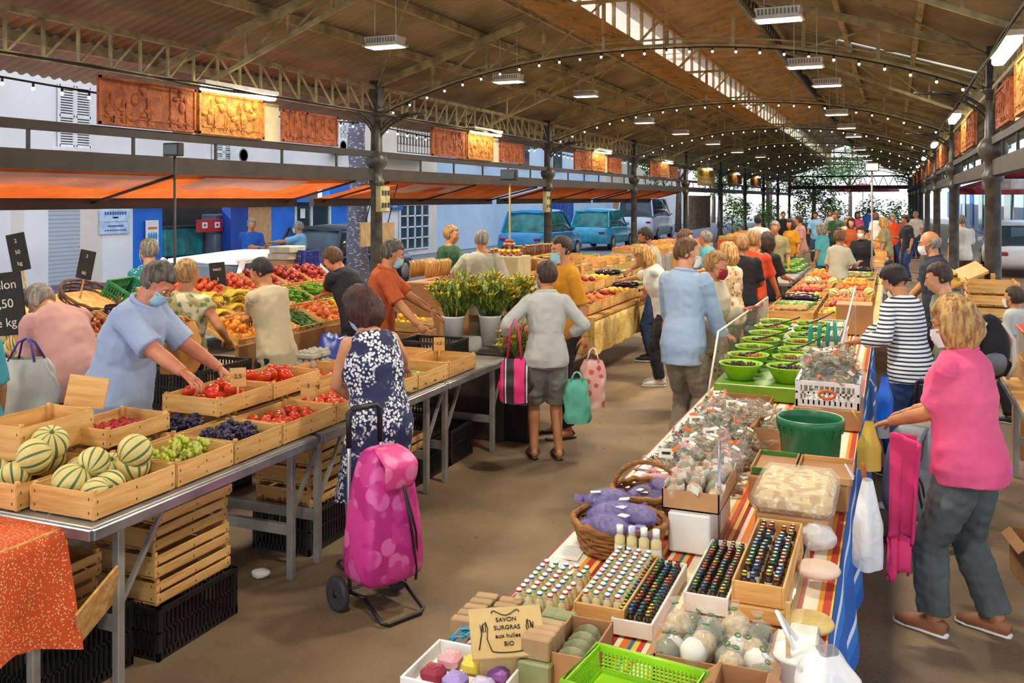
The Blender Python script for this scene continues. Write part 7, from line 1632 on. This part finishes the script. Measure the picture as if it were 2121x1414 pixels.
r = root('shelf_unit', (-4.55, 12.3, 0), 'stepped wooden shelf of jars behind the yellow-cloth table', 'shelf')
for k in range(3): b = MB(); b.box((-.18 * k, 0, .95 + .18 * k), (.2, 3.2, .02)); b.build('shelf_board', 'wood', r)
for y in (-1.55, 0, 1.55): b = MB(); b.box((-.18, y, .65), (.4, .03, 1.3)); b.build('upright', 'wood', r)
for k in range(3):
    for j in range(24): JR.put((-4.55 - .18 * k, 10.85 + j * .125, .962 + .18 * k), 0, 'small jar with a gilt lid on the %s shelf behind the yellow-cloth table' % ('lowest', 'middle', 'top')[k], 'jars on the %s shelf' % ('lowest', 'middle', 'top')[k], R.uniform(.8, 1.1))
# beige box with fruit pyramid, stacked cartons by the grey shirt
p = gd(1055, 560, 11.6); blk('pedestal_box', p.x, p.y, 0, (.42, .42, 1.44), mat('pedestal_beige', 'c8bc94', 'b4a880', rough=.7), 'tall beige box carrying the little pyramid', 'box')
r = root('sweet_pyramid', (p.x, p.y, 1.442), 'small pyramid of dark and yellow sweets on the beige box', 'sweets')
for k in range(5):
    b = MB(); n = 12 - k * 2
    for j in range(n): a = 2 * PI * j / n; b.ell(((.15 - .03 * k) * math.cos(a), (.15 - .03 * k) * math.sin(a), .022 + .04 * k), (.028, .028, .02), 8, 5)
    b.build('sweet_ring', ('onion', 'lemon_skin', 'aubergine', 'peach', 'onion')[k], r)
for k in range(4): p = gd(1105, 600, 10.6); blk('flat_carton', p.x, p.y, .85 + .075 * k, (.5, .6, .07), 'cardboard', 'flat brown carton in the pile right of the grey shirt, %s' % ('bottom one', 'second up', 'third up', 'top one')[k], 'carton', .1 * (k % 2))
blk('plinth_box', p.x, p.y, 0, (.55, .65, .848), 'dark_iron', 'dark box under the pile of flat brown cartons', 'box')
# green vegetable table farther down
trestle_table(-2.35, -1.55, 15.5, 19.5, TZ, 'pale empty-topped trestle table in the aisle beyond the black shirt', (15.8, 19.2), 'alu')
for j in range(4):
    for i in range(2): fill('pepper', -1.75 - i * .36, 17.6 + j * .5, TZ + .01, .3, .44, .13, 'long green vegetable heaped on the pale aisle table', 'green vegetables on the aisle table', 2, scale=(1.5, 1.9))
mat('sack_yellow', 'e8b828', 'd0a018', rough=.6)
for k in range(4): p = gd(1478 + k * 17, 520, 13.8); sack(p.x, p.y, 0.85, .22, .3, 'bright yellow sack piled beyond the red-masked shopper, %s' % ('leftmost', 'second from left', 'third from left', 'rightmost')[k], 'sack_yellow', k)
p = gd(1505, 520, 13.8); blk('plinth_box', p.x, p.y, 0, (.9, .5, .85), 'cardboard', 'brown carton under the yellow sacks', 'box', -.4)
# banner at the fourth bay
r = root('hanging_banner', (XL + .1, COLY[4] + 4.1, 3.18), 'pale yellow banner with dark lettering hung in place of the carved panels', 'banner'); b = MB(); b.box((0, 0, 0), (.02, 4.2, .85)); b.build('panel', mat('banner_yellow', 'e0b448', 'c89c34'), r)
text('MARCHE PROVENCAL', .36, 'lettering', 'ink', r, (.015, 0, .12), (PI / 2, 0, PI / 2)); b = MB(); [b.box((.014, -1.2 + q * .16, -.25), (.008, .1, .12)) for q in range(16)]; b.build('lettering', 'chalk', r)
b = MB(); b.grid(lambda u, v: (XL - .1 + .05 * math.sin(v * 30), COLY[4] + 1.0 + v * 5.5, 2.3 - 1.5 * u), 4, 40); thing1('dark_curtain', b, mat('curtain_grey', '6a625c', '4c4642', rough=.9), 'dark grey curtain hanging below the yellow banner', 'curtain')
# ---------------------------------------------------------------- right-hand stalls
trestle_table(.80, 1.75, 5.9, 8.3, .74, 'plain wooden-topped table at the right edge', (6.1, 8.1), 'wood')
b = MB(); b.lathe([(.08, 0), (.1, .005), (.17, .12), (.18, .125), (.18, .135), (.165, .13), (.09, .015), (.002, .012)], 26); thing1('lime_basin', b, mat('lime_basin', 'a8b82c', '94a420', rough=.35), 'lime yellow basin standing on the table at the right edge', 'bowl', (1.03, 6.85, .90)); blk('riser_block', 1.03, 6.85, .742, (.3, .3, .155), mat('box_black', '2a2a2c'), 'black block under the lime yellow basin', 'box')
for k in range(3): b = MB(); b.box((0, 0, .04), (.07, .09, .08), b=.012); o = tag(b.build('pot_cup', 'white_plastic', None, (.88 + .1 * k, 6.22, .742)), 'small white-topped cup in front of the lime basin', 'cup', 'white cups'); q = MB(); q.box((0, 0, .02), (.072, .092, .035), b=.01); q.build('dark_band', 'dark_iron', o)
for k in range(2): crate(1.15, 7.5 + .45 * k, .742, .5, .42, .2, 'yellow-wood crate on the table at the right edge, %s' % ('nearer', 'farther')[k]); 
for k in range(2): fill('lemon', 1.15, 7.5 + .45 * k, .80, .44, .36, .075, 'yellow-green fruit in the %s right-edge crate' % ('nearer', 'farther')[k], 'fruit in the %s right-edge crate' % ('nearer', 'farther')[k], 2)
r = root('storage_tub', (1.22, 8.95, .78), 'translucent grey tub with a red rim at the right edge', 'tub'); b = MB(); b.box((0, 0, .13), (.42, .5, .26), b=.02, taper=1); b.build('tub_body', mat('tub_grey', 'a8a498', '8e8a80', rough=.3), r); b = MB(); b.box((0, 0, .265), (.46, .54, .025), b=.008); b.build('rim', mat('rim_red', 'd0583c'), r)
sack(1.2, 8.95, 1.07, .14, .12, 'small dark bundle on the red-rimmed tub', 'grey_paint', 3, 'cloth_bundle'); blk('plinth_box', 1.22, 8.95, 0, (.5, .6, .775), 'cardboard', 'carton under the red-rimmed tub', 'box')
for c_, x in (('nearer the aisle', 1.02), ('against the column', 1.62)): stack(x, 11.6, 0, 9, .52, .5, .125, 0, 'by the right-hand column, ' + c_, 2, .01)
r = root('backpack', (.66, 7.75, .82), 'black and white backpack carried behind the pink shirt', 'bag', .3); b = MB(); b.ell((0, 0, .22), (.15, .12, .25), 18, 12, fn=lambda d: 1 + .06 * noise.noise(d * 4)); b.build('pack', 'black_cloth', r)
for s in (-1, 1): b = MB(); b.tube([(s * .06, -.1, .42), (s * .13, -.12, .3), (s * .14, -.1, .1), (s * .1, -.08, .0)], .014, 6); b.build('strap', 'white_cloth', r)
b = MB(); b.ell((0, -.08, .12), (.1, .06, .1), 12, 8); b.build('pocket', 'grey_paint', r)
open_box(.86, 5.95, 0, .42, .34, .24, 'cardboard', 'open cardboard box on the ground behind the grey trousers', .15, flaps=.06)
r = root('folding_chair', (1.02, 5.35, 0), 'black folding chair frame at the right edge', 'chair', .3)
b = MB(); b.box((0, 0, .45), (.42, .4, .04), b=.01); b.build('seat', 'black_plastic', r); b = MB(); b.box((.0, .2, .75), (.42, .03, .35), b=.01); b.build('backrest', 'black_plastic', r)
for sx_ in (-.2, .2):
    for sy in (-1, 1): b = MB(); b.tube([(sx_, sy * .2, 0), (sx_, -sy * .18, .45)], .012, 6); b.build('leg', 'dark_iron', r)
b = MB(); b.tube([(0, .09 * math.cos(t) * 1.1, .13 + .13 * math.sin(t)) for t in [2 * PI * k / 24 for k in range(24)]], .03, 8, closed=True, ry=.045); o = thing1('blue_ring', b, mat('ring_blue', '1a5ad8', '1248b8', rough=.35), 'bright blue plastic ring resting on the black chair', 'ring', (1.0, 5.27, .475)); q = MB(); q.lathe([(.03, 0), (.03, .008), (.001, .01)], 14, M=Matrix.Translation((-.035, -.0, .02)) @ Matrix.Rotation(-PI / 2, 4, 'Y')); q.build('sticker', 'paper', o)
# produce behind the navy polo
b = MB(); b.box((0, 0, .4), (.8, 1.8, .8), b=.01); thing1('covered_counter', b, 'dark_iron', 'dark counter behind the navy polo shirt', 'counter', (.95, 12.9, 0)) if 0 else None
rack(12.3, 14.2, .35, 1.05, .95, 1.3, 'sloping rack of fruit beyond the navy polo shirt')
for j in range(4):
    for i in range(1): crate(.62, 12.55 + j * .46, 1.06, .36, .42, .09, 'wooden crate on the rack beyond the navy polo, %s' % ('nearest', 'second', 'third', 'farthest')[j]); fill(('banana', 'apple', 'apple', 'nectarine')[j], .62, 12.55 + j * .46, 1.1, .32, .38, (.14, .075, .075, .075)[j], '%s on the rack beyond the navy polo, %s crate' % (pn[('banana', 'apple', 'apple', 'nectarine')[j]], ('nearest', 'second', 'third', 'farthest')[j]), 'fruit beyond the navy polo, %s' % ('nearest', 'second', 'third', 'farthest')[j], 2)
# grey shopping trolley beside the jeans
def trolley(x, y, rz, label, m, flap, hz, tall=.62, grey=0):
    r = root('shopping_trolley', (x, y, 0), label, 'trolley', rz)
    b = MB()
    q0 = Vector((3.3, 1, 0)); prof = [(.16, .15, .12), (.2, .19, .15), (.35, .195, .155), (.6, .165, .13), (tall, .125, .10), (tall + .06, .09, .07)]
    n = 24; vs = []
    for i in range(len(prof)):
        z, rx, ry = prof[i]
        for j in range(n): a = 2 * PI * j / n; cx_, sy_ = math.cos(a), math.sin(a); g = 1 + .11 * noise.noise((cx_ * 2.6, sy_ * 2.6, z * 7)); e = .5; vs.append((rx * g * abs(cx_) ** e * (1 if cx_ > 0 else -1), ry * g * abs(sy_) ** e * (1 if sy_ > 0 else -1) - .03, z))
    b.add(vs, [(i * n + j, i * n + (j + 1) % n, (i + 1) * n + (j + 1) % n, (i + 1) * n + j) for i in range(len(prof) - 1) for j in range(n)] + [tuple(range(n))[::-1], tuple((len(prof) - 1) * n + j for j in range(n))], 0, True)
    o = b.build('bag', m, r); md = o.modifiers.new('s', 'SUBSURF'); md.levels = 2; md.render_levels = 2
    b = MB(); b.grid(lambda u, v: ((u - .5) * .2 * (1 - .25 * abs(2 * v - 1) ** 3), -.175 - .02 * math.sin(PI * v) + .22 * max(0, v - .62) * 1.5, tall - .14 + .22 * v - .1 * max(0, v - .8)), 8, 12); o = b.build('flap', flap, r); md = o.modifiers.new('s', 'SOLIDIFY'); md.thickness = .012
    for s in (-1, 1): b = MB(); b.tube([(s * .11, .12, .08), (s * .11, .13, .5), (s * .10, .14, hz - .06)], .011, 8); b.build('frame_tube', 'steel', r)
    b = MB(); b.tube([(-.10, .14, hz - .2), (-.10, .145, hz - .02), (-.08, .15, hz), (.08, .15, hz), (.10, .145, hz - .02), (.10, .14, hz - .2)], .016, 8); b.build('handle', 'black_plastic', r)
    b = MB(); b.tube([(-.13, -.04, .1), (-.13, -.2, .02), (-.1, -.22, .012), (.1, -.22, .012), (.13, -.2, .02), (.13, -.04, .1)], .011, 8); b.tube([(-.13, .1, .09), (-.13, -.05, .1)], .01, 6); b.tube([(.13, .1, .09), (.13, -.05, .1)], .01, 6); b.build('foot_stand', 'black_plastic', r)
    b = MB(); b.tube([(-.19, .12, .09), (.19, .12, .09)], .009, 8); b.build('axle', 'steel', r)
    for s in (-1, 1):
        M = Matrix.Translation((s * .185, .12, .09)) @ Matrix.Rotation(PI / 2, 4, 'Y'); b = MB(); b.lathe([(.06, -.018), (.082, -.02), (.09, -.012), (.09, .012), (.082, .02), (.06, .018)], 24, M=M); w_ = b.build('wheel', mat('wheel_grey', '4a4a50', '38383e', rough=.6), r); b = MB(); b.lathe([(.002, -.016), (.06, -.014), (.06, .014), (.002, .016)], 20, M=M); b.lathe([(.002, -.024), (.02, -.02), (.02, .02), (.002, .024)], 12, M=M); b.build('hub', 'black_plastic', w_)
    b = MB(); b.tube([(.02, -.18, tall - .12), (.07, -.185, .42), (.11, -.17, .22), (.12, -.15, .16)], .008, 6); b.tube([(.03, -.185, tall - .14), (.10, -.18, .42), (.125, -.16, .24)], .006, 6); b.build('cord', 'black_plastic', r)
    return r
voro('magenta_print', 'c02a86', 'e46ab4', 9, .42, rough=.45, c3='d83f98', s3=8); voro('rose_print', 'e84a90', 'f07ab0', 10, .4, rough=.5)
trolley(-2.50, 4.24, 1.15, 'magenta patterned shopping trolley standing in the aisle behind the navy dress', 'magenta_print', 'rose_print', 1.03, .80)
trolley(.16, 6.35, -.5, 'grey shopping trolley between the table and the blue jeans', mat('trolley_grey', '8e9098', '767880', rough=.6), 'grey_paint', .98, .68)
# carried bags
def carry(px, py, d, h, w_, m, label, seed, handle=None, drop=.2, dp=.05):
    p = gd(px, py, d); r = root('carried_bag', p - Vector((0, 0, h + drop)), label, 'bag', .3); b = MB()
    def f(u, v): an = 2 * PI * u; g = (1 + .3 * noise.noise((math.cos(an) * 2.2, math.sin(an) * 2.2, v * 4 + seed)) + .1 * math.sin(an * 7 + seed) * (v - .3)) * (.75 + .35 * math.sin(PI * min(1, .15 + v * .8)))*(1 - .35 * max(0, v - .8) * 5 * .3); return (w_ / 2 * g * math.cos(an), dp * g * math.sin(an), h * v)
    b.grid(f, 28, 16); b.lathe([(.001, .004), (.9, .004)], 16, M=Matrix.Diagonal((w_ / 2 * .85, dp * .85, 1, 1)), cap=False); b.build('bag_body', m, r)
    for s in (-1, 1): b = MB(); b.tube([(-w_ * .25, s * dp * .6, h * .97), (-w_ * .12, s * .02, h + drop * .8), (0, 0, h + drop), (w_ * .12, s * .02, h + drop * .8), (w_ * .25, s * dp * .6, h * .97)], .007, 6); b.build('handle', handle or m, r)
    return r
stripes('pink_check', [(0, 'e8327a'), (.5, '34242c'), (.56, 'e8e0dc'), (.62, '34242c')], .16, 0, rough=.5)
carry(1066, 660, 7.1, .34, .22, 'pink_check', 'hot pink and black handbag hanging from the grey-topped arm', 1, 'rib_pink' if 'rib_pink' in MAT else mat('rib_pink', 'e02a6c', rough=.4), .3, .06)
carry(1195, 770, 7.6, .36, .2, mat('bag_mint', '7ad8c0', '60c0a8', rough=.4, alpha=.9), 'mint green plastic bag carried low by the mustard shirt', 2, None, .06)
carry(1228, 720, 7.75, .40, .2, voro('bag_floral', 'f0b0a8', 'd8604c', 12, .3, c3='f6d0c4', s3=5), 'pink floral bag carried beside the mint bag', 3, None, .1)
carry(55, 700, 5.6, .42, .34, mat('bag_white', 'd4d0c6', 'bcb8ae', rough=.5), 'large off-white shopping bag hanging from the bent arm at left', 4, mat('strap_violet', '4a3c9c'), .12, .09)
carry(372, 655, 6.1, .34, .24, mat('paper_bag', 'd89a48', 'c08034', rough=.7), 'crumpled brown paper bag carried by the sleeveless floral top', 5, None, .03, .09)
# pink cardigan over the arm
b = MB()
def pc(u, v): return (.055 * math.cos(u * PI * 1.9) * (1 - .2 * v) - .02 * v + .012 * math.sin(u * 23), .15 * (u - .5) * (1.1 - .5 * v) + .03 * math.sin(v * 5) + .04 * v, -(.5 + .2 * (u > .45)) * v + .03 * math.sin(u * 3) + .03 * math.sin(u * 9) * v)
b.grid(pc, 20, 24); o = tag(b.build('pink_cardigan', cmat('cardigan_pink', 'ee3f7a', 'd02a62'), None, (.05, 4.88, .98)), 'bright pink cardigan draped over the arm of the pink polo shirt', 'clothing'); md = o.modifiers.new('s', 'SOLIDIFY'); md.thickness = .012
# crossbody strap on the navy dress
# litter
for (px, py, s_, lab) in ((540, 1195, .06, 'crumpled white paper on the ground by the table legs'), (2025, 1215, .05, 'crumpled white tissue on the ground behind the grey trousers'), (1825, 1052, .05, 'white paper scrap on the ground beyond the hanging bag'), (365, 1328, .05, 'dry brown leaf scrap on the ground by the black crate')):
    p = gz(px, py, .0); b = MB(); b.ell((0, 0, s_ * .4), (s_, s_ * .7, s_ * .45), 9, 6, fn=lambda d: 1 + .4 * noise.noise(d * 4)); thing1('paper_scrap', b, 'paper' if 'white' in lab else 'dried_brown', lab, 'litter', (p.x, p.y, 0))
b = MB(); q = random.Random(9)
for _ in range(220):
    x, y = q.uniform(-2.8, 3), q.uniform(2, 18); s_ = q.uniform(.004, .016); b.box((x, y, .003), (s_, s_ * q.uniform(.5, 2), .004), rz=q.uniform(0, 3))
tag(b.build('floor_litter', 'dried_brown'), 'scattered crumbs and leaf bits across the asphalt aisle', 'litter', None, 'stuff')

# ---------------------------------------------------------------- farther stalls down both sides of the hall
FK = ['apple', 'orange', 'pepper', 'nectarine', 'lemon', 'potato', 'peach', 'zucchini', 'onion']
def far_stall(x0, x1, y0, y1, where, cloth, seed, step=.95):
    r = root('stall_table', ((x0 + x1) / 2, (y0 + y1) / 2, 0), 'market stall table %s' % where, 'table'); b = MB(); b.box((0, 0, .78), (x1 - x0, y1 - y0, .03)); b.build('tabletop', 'wood', r)
    b = MB(); b.grid(lambda u, v: ((x1 - x0) / 2 + .01 + .02 * math.sin(v * 40) * u, (v - .5) * (y1 - y0), .8 - .5 * u), 3, 30); b.grid(lambda u, v: ((u - .5) * (x1 - x0), -(y1 - y0) / 2 - .01, .8 - .5 * v), 10, 3); b.build('cloth', cloth, r)
    for a in (-1, 1):
        for c in (-1, 1): b = MB(); b.box((a * ((x1 - x0) / 2 - .05), c * ((y1 - y0) / 2 - .08), .38), (.04, .04, .76)); b.build('leg', 'alu', r)
    y = y0 + .3; k = seed; n = 0
    while y < y1 - .2:
        for i, x in enumerate((x0 + .28, x1 - .28)):
            kd = FK[(k * 4 + i * 3) % 9]; lab = '%s, %s row, %s' % (where, ('street', 'aisle')[i], ('first', 'second', 'third', 'fourth', 'fifth', 'sixth', 'seventh', 'eighth')[min(7, n)])
            crate(x, y, .796, .5, .5, .12, 'produce crate ' + lab); fill(kd, x, y, .86, .44, .44, .13, '%s in the crate %s' % (pn[kd], lab), 'crate ' + lab, 1, scale=(1.3, 1.6))
        y += step; k += 1; n += 1
far_stall(-6.6, -5.3, 15.5, 20.5, 'left, before column three', 'yellow_print', 1); far_stall(-6.6, -5.2, 22.5, 29, 'left, after column three', 'white_cloth', 3)
far_stall(-5.4, -4.2, 31, 38, 'left, after column four', 'orange_print', 5, 1.5); far_stall(-1.2, -.1, 19.5, 25.5, 'centre, amid the crowd', 'white_cloth', 2, 1.2); far_stall(-3.9, -2.9, 21, 27, 'left of centre, far', 'yellow_print', 7, 1.3)
far_stall(-1.3, 0, 28, 36, 'centre, very far', 'orange_print', 4, 1.8)
# plants for sale at the far end and hedge beyond
for k, (x, y) in enumerate(((-6.5, 41), (-5.2, 43), (-4, 45), (-2.4, 44), (-1, 47), (.2, 45), (-7, 48), (-3.2, 50))):
    rr = random.Random(k + 50); r = root('potted_plant', (x, y, 0), 'tall potted plant at the back of the hall, %s counted from the street side' % ('second', 'third', 'fourth', 'sixth', 'seventh', 'last', 'first', 'fifth')[k], 'plant'); b = MB(); b.lathe([(.22, 0), (.3, .5), (.32, .5), (.32, .56), (.002, .54)], 14); b.build('pot', 'onion', r)
    b = MB(); [leaves(b, (rr.uniform(-.3, .3), rr.uniform(-.3, .3), 1.1 + rr.uniform(0, .8)), (.5, .5, .5), 90, .09, rr) for _ in range(5)]; tag(b.build('foliage', 'foliage', r), kind='stuff'); b = MB(); b.tube([(0, 0, .5), (0, 0, 1.4)], .03, 6); b.build('stem', 'bark', r)
HX = [(-15, 84, 7), (-10.5, 86, 6), (-6.5, 85.5, 5.5)]
for k, (x, y, h) in enumerate(HX): tree(x, y, h, 2.6, 'broad tree closing the view past the end of the hall, %s' % ('farthest left', 'second from left', 'third from left', 'right of the gable')[k], k + 30)
